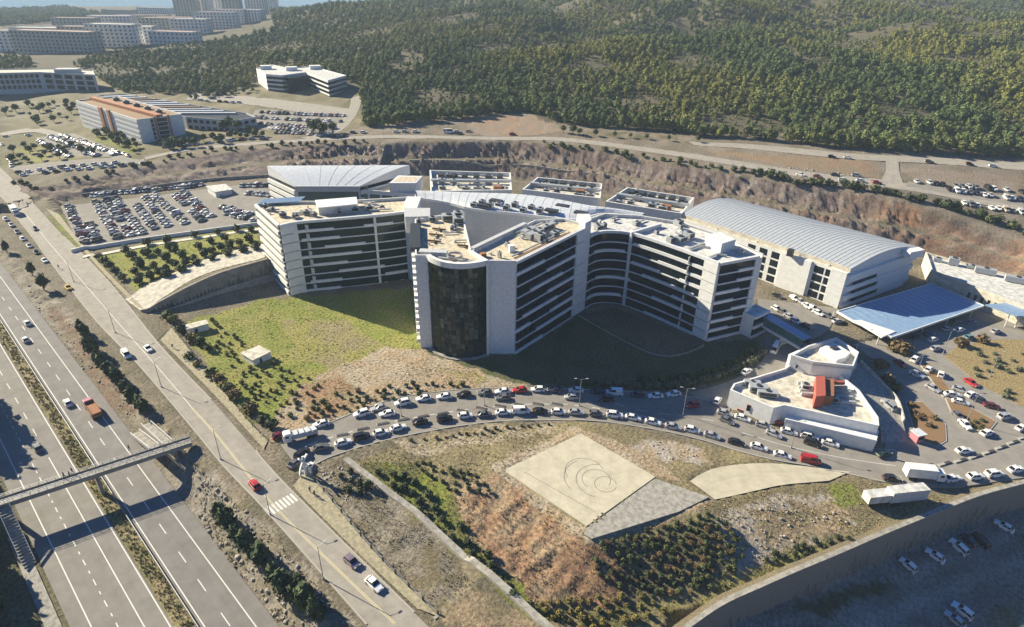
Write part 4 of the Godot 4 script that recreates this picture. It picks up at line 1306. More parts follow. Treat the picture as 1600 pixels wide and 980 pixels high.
	# --- three service blocks with open plant decks
	var decks := [
		[[-43.5,323.1,-1.9,320.9,-1,292.2,-38.1,288.2], "cream-decked service block with dark cooling fans, nearest the link"],
		[[11.6,313.8,42.9,304.8,39.4,282,3.8,293.4], "service block with white end wall and tan tank behind the atrium roof"],
		[[54.2,299.3,83.1,285.3,72.4,263,41.2,277.6], "service block with blue sheet on its plant deck beside the barrel roof"]]
	for k in 3:
		poly = L(decks[k][0])
		var mid := (poly[0] + poly[2]) * 0.5
		t = thing("service_block", decks[k][1], "building", V(mid, 4.0), 0.0, "service blocks behind the atrium")
		body(t, poly, 3.0, 18.4, M.panel, M.cream_pale)
		rim(t, poly, 18.4, M.white_wall, 1.7, 0.7)
		var e := (poly[1] - poly[0])
		var turn := rad_to_deg(atan2(-e.y, e.x)) * -1.0
		for i in 6:
			for j in 3:
				var p := poly[0].lerp(poly[1], 0.14 + i * 0.145).lerp(poly[3].lerp(poly[2], 0.14 + i * 0.145), 0.2 + j * 0.29)
				if j == 0:
					lump(t, "cooling_fan", p, 18.4, Vector3(2.6, 2.0, 4.4), turn, M.mullion)
				elif (i + j + k) % 3 != 0:
					air_handler(t, p, 18.4, Vector3(rng.randf_range(2.5, 4.2), rng.randf_range(1.0, 2.2), rng.randf_range(1.6, 2.6)), turn)
		rooftop(t, poly, 18.4, 18, turn, 0.8, 2.6)
		if k == 1:
			lump(t, "tan_tank", poly[2].lerp(poly[0], 0.3), 18.4, Vector3(4.2, 2.4, 2.4), turn, M.rust)
		if k == 2:
			lump(t, "blue_sheet", poly[3].lerp(poly[1], 0.5), 18.5, Vector3(5.0, 1.0, 3.0), turn, M.blue_roof)
			lump(t, "tan_tank", poly[2].lerp(poly[0], 0.26), 18.4, Vector3(4.0, 2.2, 2.4), turn, M.rust)
		if k == 0:
			lump(t, "tan_tank", poly[2].lerp(poly[0], 0.16), 18.4, Vector3(4.0, 2.0, 2.4), turn, M.rust)
		mb = at(t)
		mb.bar(V(poly[3].lerp(poly[0], 0.5), 20.0), V(poly[2].lerp(poly[1], 0.5), 20.0), 2.2, 1.2)
		put("main_duct", mb, M.duct, t)


# a plain block with rows of separate windows on chosen sides
func block(called: String, label: String, poly: PackedVector2Array, h0: float, h1: float, wall: Material, roof: Material, sides: Array, floors: int, group := "", win := 1.4, gap := 1.6) -> Node3D:
	var mid := Vector2.ZERO
	for p in poly:
		mid += p / poly.size()
	var t := thing(called, label, "building", V(mid, h0), 0.0, group)
	body(t, poly, h0 - 3.0, h1, wall, roof)
	rim(t, poly, h1, wall, 0.7, 0.4)
	var fh := (h1 - h0) / floors
	for s in sides:
		var a := poly[s]
		var b := poly[(s + 1) % poly.size()]
		if not Geometry2D.is_polygon_clockwise(poly):
			pass
		var l := PackedVector2Array([a, b])
		var d := (b - a).normalized()
		# outside is on the right of the line
		if Geometry2D.is_point_in_polygon((a + b) * 0.5 + Vector2(d.y, -d.x) * 0.5, poly):
			l = PackedVector2Array([b, a])
		var len := length_of(l)
		var n := maxi(1, int((len - 1.0) / (win + gap)))
		for k in floors:
			for i in n:
				var c := (i + 0.5) / n
				var w := win * 0.5 / len
				var mb := at(t)
				strip(mb, part_of(l, c - w, c + w, 9.0), h0 + k * fh + fh * 0.28, h0 + k * fh + fh * 0.8, -0.2, 0.05)
				put("window", mb, M.glass, t)
	return t

func windows(t: Node3D, l: PackedVector2Array, a: float, b: float, h0: float, h1: float, nx: int, ny: int, frame: Material) -> void:
	var mb := at(t)
	strip(mb, part_of(l, a, b, 99.0), h0, h1, -0.1, 0.04)
	var f := put("window", mb, frame, t)
	for i in nx:
		for j in ny:
			var u0 := lerpf(a, b, (i + 0.06) / nx)
			var u1 := lerpf(a, b, (i + 0.94) / nx)
			mb = at(t)
			panes(mb, PackedVector2Array([point_on(l, u0), point_on(l, u1)]), lerpf(h0, h1, (j + 0.07) / ny), lerpf(h0, h1, (j + 0.93) / ny), 0.07, 0.01)
			put("pane", mb, M.glass, f)

func make_barrel_hall() -> void:
	var n0 := Vector2(71.5, 263.3)     # near eave, far end
	var n1 := Vector2(119.6, 208.4)    # near eave, end towards the viewer
	var f0 := Vector2(101.6, 286.5)
	var f1 := Vector2(156.5, 231.5)
	var t := thing("barrel_roof_hall", "large white hall under a long grey ribbed barrel roof, right of the wings", "building", V((n0 + f1) * 0.5, 4.0))
	var poly := PackedVector2Array([n0, n1, f1, f0])
	var mb := at(t)
	mb.prism(poly, 1.0, 18.0, false)
	put("wall", mb, M.white_wall, t)
	mb = at(t)
	mb.flat(poly, 18.0)
	put("roof_deck", mb, M.cream_pale, t)
	# roof
	var a0 := n0.lerp(n1, 0.0) + Vector2(1.0, 0.8)
	var a1 := n1 + Vector2(1.0, 0.8)
	mb = at(t)
	var ribs := []
	for i in 44:
		for j in 12:
			var q := []
			for c in [[i, j], [i + 1, j], [i + 1, j + 1], [i, j + 1]]:
				var s: float = c[1] / 12.0
				q.append(V(a0.lerp(a1, c[0] / 44.0).lerp(f0.lerp(f1, c[0] / 44.0), s), 19.4 + 2.7 * sin(PI * s)))
			mb.quad(q[0], q[1], q[2], q[3])
	put("roof", mb, M.metal_roof, t)
	for i in 45:
		mb = at(t)
		for j in 12:
			var q := []
			for c in [j, j + 1]:
				var s: float = c / 12.0
				q.append(V(a0.lerp(a1, i / 44.0).lerp(f0.lerp(f1, i / 44.0), s), 19.43 + 2.7 * sin(PI * s)))
			mb.bar(q[0], q[1], 0.22, 0.12)
		put("roof_rib", mb, M.seam, t)
	# end gable
	for e in [[a1, f1], [f0, a0]]:
		mb = at(t)
		for j in 12:
			var p: Vector2 = e[0].lerp(e[1], j / 12.0)
			var q: Vector2 = e[0].lerp(e[1], (j + 1) / 12.0)
			mb.quad(V(p, 17.8), V(q, 17.8), V(q, 19.4 + 2.7 * sin(PI * (j + 1) / 12.0)), V(p, 19.4 + 2.7 * sin(PI * j / 12.0)))
		put("gable", mb, M.panel, t)
	mb = at(t)
	strip(mb, PackedVector2Array([a0, a1]), 17.9, 19.5, -0.3, 0.15)
	put("eave", mb, M.cream_pale, t)
	# storeys at the end facing the canopy: closed bands with dark strip windows
	var l := PackedVector2Array([n1, f1])
	for k in 4:
		var y := 3.6 + k * 3.6
		mb = at(t)
		strip(mb, part_of(l, 0.0, 1.0 - 0.03 * (3 - k), 5.0), y, y + 1.9 + (1.0 if k == 3 else 0.0), -0.4, 1.2)
		put("band", mb, M.panel, t)
		if k < 3:
			mb = at(t)
			panes(mb, part_of(l, 0.12 - 0.02 * k, 0.5 - 0.04 * k, 1.6), y + 1.9, y + 3.6, 0.9)
			put("strip_window", mb, M.glass, t)
			mb = at(t)
			strip(mb, part_of(l, 0.5 - 0.04 * k, 0.98 - 0.03 * k, 5.0), y + 1.9, y + 3.6, -0.4, 0.9)
			put("wall_panel", mb, M.panel, t)
	# front towards the forecourt: white panels with rows of framed windows
	l = PackedVector2Array([n0, n1])
	mb = at(t)
	strip(mb, part_of(l, 0.66, 0.82, 9.0), 1.0, 18.05, -0.2, 0.9)
	put("wall_panel", mb, M.white_wall, t)
	mb = at(t)
	strip(mb, part_of(l, 0.925, 1.0, 9.0), 1.0, 18.06, -0.2, 0.9)
	put("wall_panel", mb, M.white_wall, t)
	for k in 4:
		var y := 4.4 + k * 3.3
		windows(t, l, 0.835, 0.885, y, y + 2.6, 4, 3, M.mullion)
		windows(t, l, 0.893, 0.917, y, y + 2.6, 2, 3, M.mullion)
		windows(t, l, 0.60, 0.645, y, y + 2.6, 3, 3, M.mullion)
		windows(t, l, 0.53, 0.575, y, y + 2.6, 3, 3, M.mullion)
		windows(t, l, 0.46, 0.505, y, y + 2.6, 3, 3, M.mullion)
	lump(t, "roof_hatch", Vector2(104.3,223.4), 18.0, Vector3(2.0, 2.6, 2.0), 48, M.mullion)
	for s in [0.25, 0.5, 0.74, 0.9]:
		mb = at(t)
		mb.bar(V(n0.lerp(n1, s) + Vector2(0.6, 0.5), 18.1), V(n0.lerp(n1, s) + Vector2(2.2, 1.8), 19.8), 0.25, 0.25)
		put("ladder", mb, M.steel, t)
	# open frame at the far corner of the roof
	mb = at(t)
	mb.prism(L([147.4,225.3,154.7,228.2,155.4,225.1,148.6,222.3]), 18.0, 20.6)
	put("plant_room", mb, M.white_wall, t)

func make_forecourt() -> void:
	# blue canopy on posts
	var poly := L([115.2,200.5,162.1,224.7,171,206.9,125.5,183,118,193.1])
	var t := thing("canopy", "broad blue sheet-metal canopy over the ambulance forecourt", "canopy", V(poly[0], 3.0))
	var mb := at(t)
	mb.prism(poly, 6.3, 6.6, false, true)
	put("soffit", mb, M.grey_wall, t)
	mb = at(t)
	mb.flat(poly, 6.6)
	put("roof", mb, M.blue_roof, t)
	var rel := at(t)
	for i in 18:
		var a := poly[0].lerp(poly[1], i / 17.0)
		var b := poly[4].lerp(poly[2], i / 17.0)
		rel.bar(V(a, 6.65), V(b, 6.65), 0.1, 0.08)
	put("roof_seams", rel, M.blue_roof, t).set_meta("kind", "stuff")
	mb = at(t)
	for i in 5:
		mb.slab(poly[(i + 1) % 5], poly[i], 6.1, 6.85, -0.05, 0.25)
	put("edge_beam", mb, M.white_wall, t)
	mb = at(t)
	mb.prism(L([117.6,193.9,120.5,194,128.4,186.4,121.7,182.3]), 6.5, 6.9)
	put("white_corner", mb, M.white_wall, t)
	for p in [[112.1,178.4,122.1,184.3,130.4,188,141.7,192.7,153.6,198.5,165.4,204.1,119.5,197.3,114.3,200.9]]:
		for q in L(p):
			mb = at(t)
			mb.cyl(V(q, 2.6), V(q, 6.3), 0.16, 0.16, 8)
			put("post", mb, M.white_wall, t)
	# second canopy to the right
	poly = L([168.4,203.2,194.1,207.1,192.3,192.7,174.1,194.8])
	t = thing("canopy", "narrow blue canopy strip at the right edge beside the cream wall", "canopy", V(poly[0], 3.0))
	mb = at(t)
	mb.prism(poly, 8.6, 9.1)
	put("roof", mb, M.blue_roof, t)
	for q in L([174.3,198.3,177.3,197.5,192.3,201.2]):
		mb = at(t)
		mb.cyl(V(q, 2.6), V(q, 8.7), 0.16, 0.16, 8)
		put("post", mb, M.white_wall, t)
	# cream building with plant on its flat roof
	poly = L([171.9,247.9,195.9,223.4,209.4,209.3,194.1,189.7,179.5,199.7,164,229.7])
	t = thing("service_building", "long cream low building with rooftop plant below the orange cut", "building", V(poly[0], 4.0))
	body(t, poly, 2.0, 9.5, M.cream_pale, M.roof_white)
	rim(t, poly, 9.5, M.cream_pale, 0.9, 0.4)
	for q in [[176.9,237.2, 3.6, 2.6, 3.0], [184.4,228.9, 7.0, 2.0, 2.6], [191.5,221.1, 8.0, 2.0, 2.6], [172.5,240.3, 3.0, 1.2, 2.6], [182.4,233.7, 4.0, 1.0, 2.0]]:
		air_handler(t, Vector2(q[0], q[1]), 9.5, Vector3(q[2], q[3], q[4]), 150)
	var face := PackedVector2Array([poly[5], poly[4]])
	for i in 7:
		windows(t, face, 0.45 + i * 0.07, 0.48 + i * 0.07, 5.4, 7.6, 1, 2, M.mullion)
	# link bridge with blue glazing
	var a := Vector2(82.2,195.7)
	var b := Vector2(92.7,175.4)
	t = thing("link_bridge", "enclosed blue-glazed footbridge between the right wing and the front building", "bridge", V(a, 3.0))
	var d := (b - a).normalized()
	var o := Vector2(-d.y, d.x) * 3.6
	mb = at(t)
	mb.prism(PackedVector2Array([a, b, b + o, a + o]), 5.4, 6.0, true, true)
	put("floor", mb, M.panel, t)
	mb = at(t)
	mb.prism(PackedVector2Array([a, b, b + o, a + o]), 9.2, 9.5, true, true)
	put("roof", mb, M.blue_roof, t)
	for i in 12:
		for e in [[a, 0.1], [a + o, -0.1]]:
			var p: Vector2 = e[0].lerp(e[0] + (b - a), (i + 0.05) / 12.0)
			var q: Vector2 = e[0].lerp(e[0] + (b - a), (i + 0.95) / 12.0)
			mb = at(t)
			panes(mb, PackedVector2Array([p, q]), 6.6, 9.2, 0.0, 0.02)
			put("pane", mb, M.glass_teal, t)
	for e in [a, a + o]:
		mb = at(t)
		mb.slab(e, e + (b - a), 6.0, 6.6, -0.12, 0.12)
		put("sill", mb, M.blue_roof, t)
		mb = at(t)
		mb.bar(V(e, 6.2), V(e + (b - a), 6.2), 0.3, 0.3)
		put("rail", mb, M.panel, t)
	for s in [0.05, 0.62]:
		mb = at(t)
		mb.prism(PackedVector2Array([a.lerp(b, s), a.lerp(b, s + 0.05), a.lerp(b, s + 0.05) + o, a.lerp(b, s) + o]), 2.4, 5.4)
		put("pier", mb, M.panel, t)
	# low annexe at the foot of the right wing
	poly = L([77.5, 190.6, 80.5, 187.0, 87.0, 192.0, 84.0, 196.5])
	t = thing("annexe", "small white annexe at the foot of the right wing by the footbridge", "building", V(poly[0], 3.0))
	body(t, poly, 2.0, 10.4, M.panel, M.roof_white)
	banded(t, PackedVector2Array([poly[1], poly[2]]), 3.0, 10.4, 2, {})
	rim(t, poly, 10.4, M.panel, 0.8, 0.3)

	# front building with red plant on its roof
	poly = L([61.6,148.4,63.6,151.6,81.1,160,84.3,162.9,85.4,168,93.4,173.2,104.7,178.7,107.8,169.8,103.9,162.8,96.3,157.8,98.4,149.4,97.6,136.9,96,133.3,74.4,141.6,71,140.3])
	t = thing("front_building", "white angular building with red rooftop plant in front of the canopy", "building", V(Vector2(85, 150), 3.0))
	mb = at(t)
	mb.prism(poly, 1.5, 7.4, false)
	put("wall", mb, M.white_wall, t)
	mb = at(t)
	mb.flat(poly, 7.4)
	put("roof", mb, M.cream_pale, t)
	rim(t, poly, 7.4, M.white_wall, 1.2, 0.5)
	# upper tier towards the canopy
	var tier := L([83,161.7,90.3,167.4,101.2,172.7,104.2,164.1,99,156.3,88.2,158.3])
	mb = at(t)
	mb.prism(tier, 7.0, 11.5, false)
	put("upper_wall", mb, M.white_wall, t)
	mb = at(t)
	mb.flat(tier, 10.9)
	put("upper_roof", mb, M.cream_pale, t)
	rim(t, tier, 10.9, M.white_wall, 1.3, 0.5)
	mb = at(t)
	mb.prism(L([93.1,165.7,98.9,169.3,101.3,163.4,98.5,160.5,95.2,159]), 10.8, 12.4)
	put("stair_house", mb, M.white_wall, t)
	lump(t, "hatch", Vector2(97.4,165.6), 12.4, Vector3(2.2, 0.4, 1.6), 20, M.mullion)
	lump(t, "window", Vector2(100.1,162.5), 8.6, Vector3(1.2, 1.3, 0.2), -50, M.glass)
	lump(t, "window", Vector2(84.9,160.3), 8.6, Vector3(1.0, 1.0, 0.2), 30, M.glass)
	# stepped lower roofs and the long blank front
	var step := L([76.4,142.8,97.6,134.8,94,129.5,73.7,137.9])
	mb = at(t)
	mb.prism(step, 1.5, 5.8)
	put("front_step", mb, M.white_wall, t)
	mb = at(t)
	mb.slab(step[2], step[3], 5.8, 7.0, -0.35, 0.1)
	put("front_parapet", mb, M.panel, t)
	# red plant
	mb = at(t)
	mb.prism(L([86.5,151.8,89.1,151.9,85.3,142.5,82.4,141.9]), 7.5, 11.4)
	var red := put("red_plant", mb, M.brick_red, t)
	mb = at(t)
	mb.prism(L([89.2,151.8,91.9,151.9,88.2,143.5,85.8,143.4]), 7.5, 10.6)
	put("side_cabinet", mb, M.rust, red)
	mb = at(t)
	mb.bar(V(Vector2(92,151.6), 9.4), V(Vector2(94.8,151.7), 9.4), 0.9, 0.9)
	put("elbow", mb, M.brick_red, red)
	for i in 4:
		var p := Vector2(85.3,152.8).lerp(Vector2(84.4,147.8), i / 3.0)
		lump(t, "duct", p + Vector2(-1.2, 0), 7.5, Vector3(3.4, 1.0, 0.8), -5, M.duct)
		p = Vector2(94,151.8).lerp(Vector2(93.1,144.4), i / 3.0)
		lump(t, "duct", p, 7.5, Vector3(4.2, 0.9, 0.8), -8, M.duct)
	for q in [[70,149.6, 5.0, 1.6, 2.4], [71.9,147.5, 5.6, 1.4, 2.2], [69.2,152.5, 4.6, 1.2, 1.6], [83.6,150.7, 2.0, 1.8, 2.0], [89.2,145.3, 3.0, 1.4, 1.8]]:
		air_handler(t, Vector2(q[0], q[1]), 7.4, Vector3(q[2], q[3], q[4]), -10)
	windows(t, L([62.9,145.5,74.3,141.4]), 0.24, 0.46, 4.4, 6.4, 3, 2, M.brick_red)
	mb = at(t)
	mb.bar(V(Vector2(64,146.4), 3.5), V(Vector2(74.4,140.3), 3.5), 0.8, 0.6)
	put("red_kerb", mb, M.brick_red, t)
	# ramp beside it: two walls and a sloping slab
	var ra := resample(L([97.6,159.3,100.5,152.3,101,141.4,98.2,133.5]), 14)
	var rb := resample(L([107.1,166.3,109,156.4,109.9,148.3,105.2,133.7]), 14)
	t = thing("car_ramp", "curved concrete car ramp with side wall right of the white front building", "ramp", V(ra[6], 3.0))
	mb = at(t)
	for i in 13:
		mb.quad(V(ra[i], 7.0 - 4.0 * i / 13.0), V(rb[i], 7.0 - 4.0 * i / 13.0), V(rb[i + 1], 7.0 - 4.0 * (i + 1) / 13.0), V(ra[i + 1], 7.0 - 4.0 * (i + 1) / 13.0))
	put("slab", mb, M.gravel, t)
	mb = at(t)
	wall_run(mb, rb.slice(0, 11), func(p): return 2.0, func(p): return 8.0 - 4.0 * (p - rb[0]).length() / length_of(rb), 0.4)
	put("side_wall", mb, M.cream_pale, t)

func make_small_buildings() -> void:
	# sheds on the lawn
	for s in [[[-83.7,167.9,-79.9,172.3,-75.1,169,-78.7,164.1], "white box shed with flat roof on the green lawn, the larger one"], [[-109.1,184.5,-103.4,188.2,-101.7,186,-106.9,182], "small white cabin by the pavement edge of the lawn"]]:
		var p := L(s[0])
		var t := thing("shed", s[1], "shed", V(p[0], base(p[0])))
		var mb := at(t)
		mb.prism(p, 2.6, 5.5)
		put("wall", mb, M.white_wall, t)
		mb = at(t)
		mb.prism(Geometry2D.offset_polygon(p if not Geometry2D.is_polygon_clockwise(p) else p, 0.25, Geometry2D.JOIN_MITER)[0], 5.5, 5.75)
		put("roof", mb, M.cream_pale, t)
		lump(t, "door", p[3].lerp(p[2], 0.4) + Vector2(0.0, -0.05), 3.0, Vector3(0.9, 2.0, 0.12), 30, M.mullion)
	# white box in the full car park
	var p := L([-158.4,320.1,-150.7,323.9,-143.8,315.5,-150.3,310.9])
	var t := thing("substation", "white windowless box building in the middle of the full car park", "building", V(p[0], 6.0))
	var mb := at(t)
	mb.prism(p, 4.0, 10.2)
	put("wall", mb, M.white_wall, t)
	mb = at(t)
	mb.prism(Geometry2D.offset_polygon(p, 0.4, Geometry2D.JOIN_MITER)[0], 10.2, 10.6)
	put("roof", mb, M.roof_white, t)
	lump(t, "door", p[3].lerp(p[2], 0.3) + Vector2(0, -0.1), 6.4, Vector3(1.6, 2.4, 0.15), 20, M.steel)

func make_campus() -> void:
	# white and orange faculty building
	var A := Vector2(-303,455)
	var Bp := Vector2(-231,397.6)
	var C := Vector2(-212.1,416.6)
	var D := A + (C - Bp)
	var t := thing("faculty_building", "long white four-storey building with orange stair bays on the campus", "building", V(Bp, 12.0))
	var poly := PackedVector2Array([A, Bp, C, D])
	body(t, poly, 5.0, 26.4, M.white_wall, M.tan_block)
	rim(t, poly, 26.4, M.white_wall, 0.7, 0.5)
	var l := PackedVector2Array([A, Bp])
	for k in 5:
		for s in [[0.02, 0.40], [0.60, 0.99]]:
			var mb := at(t)
			strip(mb, part_of(l, s[0], s[1], 9.0), 12.2 + k * 3.0, 13.7 + k * 3.0, -0.2, 0.12)
			put("strip_window", mb, M.grey_wall, t)
	for s in [[0.41, 0.46], [0.55, 0.59]]:
		var mb := at(t)
		strip(mb, part_of(l, s[0], s[1], 9.0), 9.0, 27.6, -0.4, 0.8)
		put("stair_bay", mb, M.orange, t)
	var l2 := PackedVector2Array([Bp, C])
	for s in [[0.36, 0.40], [0.66, 0.70]]:
		var mb := at(t)
		strip(mb, part_of(l2, s[0], s[1], 9.0), 8.0, 27.8, -0.4, 0.8)
		put("stair_bay", mb, M.orange, t)
	for k in 6:
		windows(t, l2, 0.42, 0.64, 11.0 + k * 2.6, 13.2 + k * 2.6, 4, 1, M.mullion)
		windows(t, l2, 0.28, 0.34, 11.0 + k * 2.6, 13.2 + k * 2.6, 2, 1, M.mullion)
	var mb := at(t)
	mb.bar(V(A.lerp(D, 0.4), 27.4), V(Bp.lerp(C, 0.5), 27.4), 4.0, 1.8)
	put("roof_spine", mb, M.orange, t)
	for k in 5:
		air_handler(t, A.lerp(Bp, 0.15 + k * 0.17).lerp(D.lerp(C, 0.15 + k * 0.17), 0.75), 26.4, Vector3(4, 1.6, 3), 30)
	# long dark laboratory building behind it
	poly = L([-316.8,500.6,-299,507.9,-182.4,444.7,-171.6,432.9,-180.3,420.2,-216.5,429.2])
	t = block("laboratory", "long low campus building with dark striped roof behind the orange bays", poly, 14.0, 22.0, M.grey_wall, M.mullion, [3, 4], 2, "", 3.0, 1.2)
	for k in 10:
		mb = at(t)
		var a := poly[0].lerp(poly[5], 0.1 + 0.085 * k)
		var b := poly[1].lerp(poly[3], 0.1 + 0.085 * k)
		mb.bar(V(a, 22.6), V(b, 22.6), 2.6, 1.2)
		put("roof_strip", mb, [M.metal_white, M.grey_wall, M.tan_block, M.metal_roof][k % 4], t)
	# three-storey white building at the forest edge
	poly = L([-219,570.5,-214,595.4,-192.1,573.8,-178.7,591.5,-166.9,576.9,-135.9,540,-143.6,512.8,-172.1,553.6,-185.7,534.4,-200.2,539.6])
	t = block("white_campus_building", "white three-storey building with dark glazed middle at the forest edge", poly, 20.0, 33.5, M.white_wall, M.roof_white, [], 3)
	for s in [[8, 9, 0.02, 0.98, M.glass], [6, 7, 0.1, 0.9, M.glass], [5, 6, 0.1, 0.9, M.glass]]:
		pass
	for k in 4:
		for e in [[9, 8], [8, 7], [6, 5], [7, 6]]:
			mb = at(t)
			strip(mb, PackedVector2Array([poly[e[0]], poly[e[1]]]), 20.8 + k * 3.3, 22.6 + k * 3.3, -0.3, 0.12)
			put("strip_window", mb, M.glass, t)
	mb = at(t)
	mb.prism(L([-188.8,548.1,-175.3,560.6,-169.2,543.4,-180,528.6]), 16.0, 33.0)
	put("glazed_hall", mb, M.glass, t)
	for q in [[-211,571.7], [-170.9,576.8], [-187.9,566.7]]:
		lump(t, "stair_house", Vector2(q[0], q[1]), 33.4, Vector3(9, 3, 6), 20, M.white_wall)
	# grey framed building at the left edge
	poly = L([-456.9,567.8,-410.4,580.9,-357.8,571.9,-374.1,597,-407.5,605.2,-472.8,589.1])
	t = block("concrete_frame_building", "grey framed building with open bays at the left edge of the campus", poly, 12.0, 26.0, M.grey_wall, M.cream_pale, [], 3)
	var q0 := PackedVector2Array([poly[0], poly[1]])
	for k in 3:
		for i in 12:
			windows(t, q0, 0.02 + i * 0.08, 0.085 + i * 0.08, 13.0 + k * 4.4, 16.6 + k * 4.4, 1, 1, M.grey_wall)
	q0 = PackedVector2Array([poly[1], poly[2]])
	for k in 3:
		for i in 5:
			windows(t, q0, 0.04 + i * 0.19, 0.2 + i * 0.19, 13.0 + k * 4.4, 16.8 + k * 4.4, 1, 1, M.grey_wall)
	lump(t, "stair_house", Vector2(-388.1,584.2), 26.0, Vector3(18, 3.5, 9), 10, M.grey_wall)

func make_town() -> void:
	# apartment blocks far behind, pixels of the lower front corners and their heights
	var rows := [
		[25, 83, 100, 12, 24, "pink-roofed block with regular windows in the nearest row of the far town"],
		[140, 70, 60, 13, 26, "wide pale block with red roof edge in the middle of the far town"],
		[-20, 80, 40, 12, 24, "pale block cut by the left edge in the nearest row of the far town"],
		[85, 48, 50, 11, 22, "long low pale block with reddish roof, left in the far town"],
		[140, 45, 50, 11, 22, "pale block right of the long low one in the far town"],
		[60, 60, 90, 10, 16, "flat hall with pale roof behind the nearest row of the far town"],
		[220, 52, 46, 12, 24, "pale block with rows of small windows, centre of the far town"],
		[270, 54, 46, 12, 22, "bluish pale block below the white spire in the far town"],
		[310, 46, 50, 13, 26, "white tall-fronted block at the right of the far town near the forest"],
		[275, 24, 28, 10, 40, "tower block standing furthest left among the far towers"],
		[300, 22, 24, 10, 42, "tower block second among the far towers"],
		[325, 20, 24, 10, 44, "tower block third among the far towers"],
		[350, 22, 22, 10, 38, "bluish tower block at the right of the far towers"],
		[385, 18, 26, 12, 36, "tower block at the far right of the town above the trees"],
		[410, 14, 20, 12, 30, "small far tower peeping over the forest"],
		[160, 30, 40, 6, 14, "long flat far block below the sea, left of the dark one"],
		[215, 24, 44, 6, 14, "dark-roofed flat far block below the sea"],
		[180, 36, 60, 8, 16, "pink-roofed far block in the back row of the town"],
		[95, 66, 70, 12, 20, "pale slab block behind the pink-roofed one in the nearest town row"],
		[190, 66, 40, 12, 20, "short pale block beside the forest tip in the far town"],
		[235, 66, 60, 12, 14, "low white block with sunlit roof beside the forest tip in the far town"],
		[240, 44, 50, 12, 20, "pale block in the middle rows of the far town"],
		[20, 62, 60, 12, 18, "pale flat-roofed block far left in the middle town rows"],
		[335, 34, 40, 12, 24, "white block just below the far towers"],
		[205, 38, 46, 12, 18, "pale block left of the towers in the back rows"],
		[375, 34, 30, 12, 20, "pale block right of the far towers above the forest"]]
	for k in rows.size():
		var r: Array = rows[k]
		var c: Vector2 = TOWN[k]
		var s: float = r[2] * c.length() / 1000.0
		var dep := 22.0
		var turn := -0.12 + 0.06 * (k % 5)
		var ux := Vector2(cos(turn), sin(turn))
		var uy := Vector2(-sin(turn), cos(turn))
		var poly := PackedVector2Array([c, c + ux * s, c + ux * s + uy * dep, c + uy * dep])
		var h := base(c + ux * s * 0.5)
		var t := block("apartment_block", r[5], poly, h, h + r[4], [M.cream_pale, M.white_wall, M.white_wall][k % 3], [M.roof_pink, M.cream_pale, M.roof_pink][k % 3], [0, 1], maxi(3, int(r[4] / 4.0)), "apartment blocks of the far town", 2.4, 3.2)
		if k in [7]:
			var mb := at(t)
			mb.cyl(V(c + ux * s * 0.7, h + r[4]), V(c + ux * s * 0.7, h + r[4] + 14.0), 1.6, 0.2, 8)
			put("spire", mb, M.white_wall, t)

var TOWN := L([-606.2,826.9,-545.2,876.5,-657.6,848.7,-744.6,1115.6,-717.4,1165.8,-701.7,1011.7,-587.9,1083.1,-527.7,1062.4,-527,1150.5,-698.4,1434.4,-682.3,1471.8,-666.7,1514.3,-593.6,1420.9,-577.7,1500,-707.9,1958.7,-947,1601.1,-951.4,1761.2,-734.6,1274.4,-628.3,948.3,-531,925.4,-473.9,890.5,-608.4,1163.8,-715,976.6,-536.8,1238,-688,1242.2,-498.5,1258.4])


const PAINT := {
	"white": [0.78, 0.78, 0.77], "silver": [0.45, 0.46, 0.48], "grey": [0.16, 0.165, 0.175], "black": [0.018, 0.018, 0.02],
	"red": [0.42, 0.02, 0.022], "darkred": [0.14, 0.015, 0.02], "blue": [0.05, 0.11, 0.26], "navy": [0.02, 0.03, 0.07], "green": [0.03, 0.06, 0.05],
	"yellow": [0.62, 0.36, 0.02], "mauve": [0.24, 0.18, 0.22], "teal": [0.10, 0.25, 0.28], "beige": [0.45, 0.40, 0.32], "pink": [0.50, 0.22, 0.25]}
const PAINT_WORD := {"darkred": "dark red", "navy": "dark blue", "teal": "pale teal"}
var paints := {}
var car_shapes := {}
const ORD := ["first", "second", "third", "fourth", "fifth", "sixth", "seventh", "eighth", "ninth", "tenth", "eleventh", "twelfth", "thirteenth", "fourteenth", "fifteenth", "sixteenth", "seventeenth", "eighteenth", "nineteenth", "twentieth"]

func nth(n: int) -> String:
	if n < 20:
		return ORD[n]
	var tens := ["twenty", "thirty", "forty"]
	var k := (n + 1) % 10
	var d: int = (n + 1) / 10 - 2
	if k == 0:
		return ["twentieth", "thirtieth", "fortieth"][d]
	return tens[d] + "-" + ORD[k - 1]

func paint_of(c: String) -> Material:
	if not paints.has(c):
		var p: Array = PAINT[c]
		var m := mat(lin(p[0], p[1], p[2]), 0.32, 0.25 if c in ["silver", "grey", "mauve"] else 0.0)
		m.clearcoat_enabled = true
		m.clearcoat = 0.6
		m.clearcoat_roughness = 0.08
		paints[c] = m
	return paints[c]

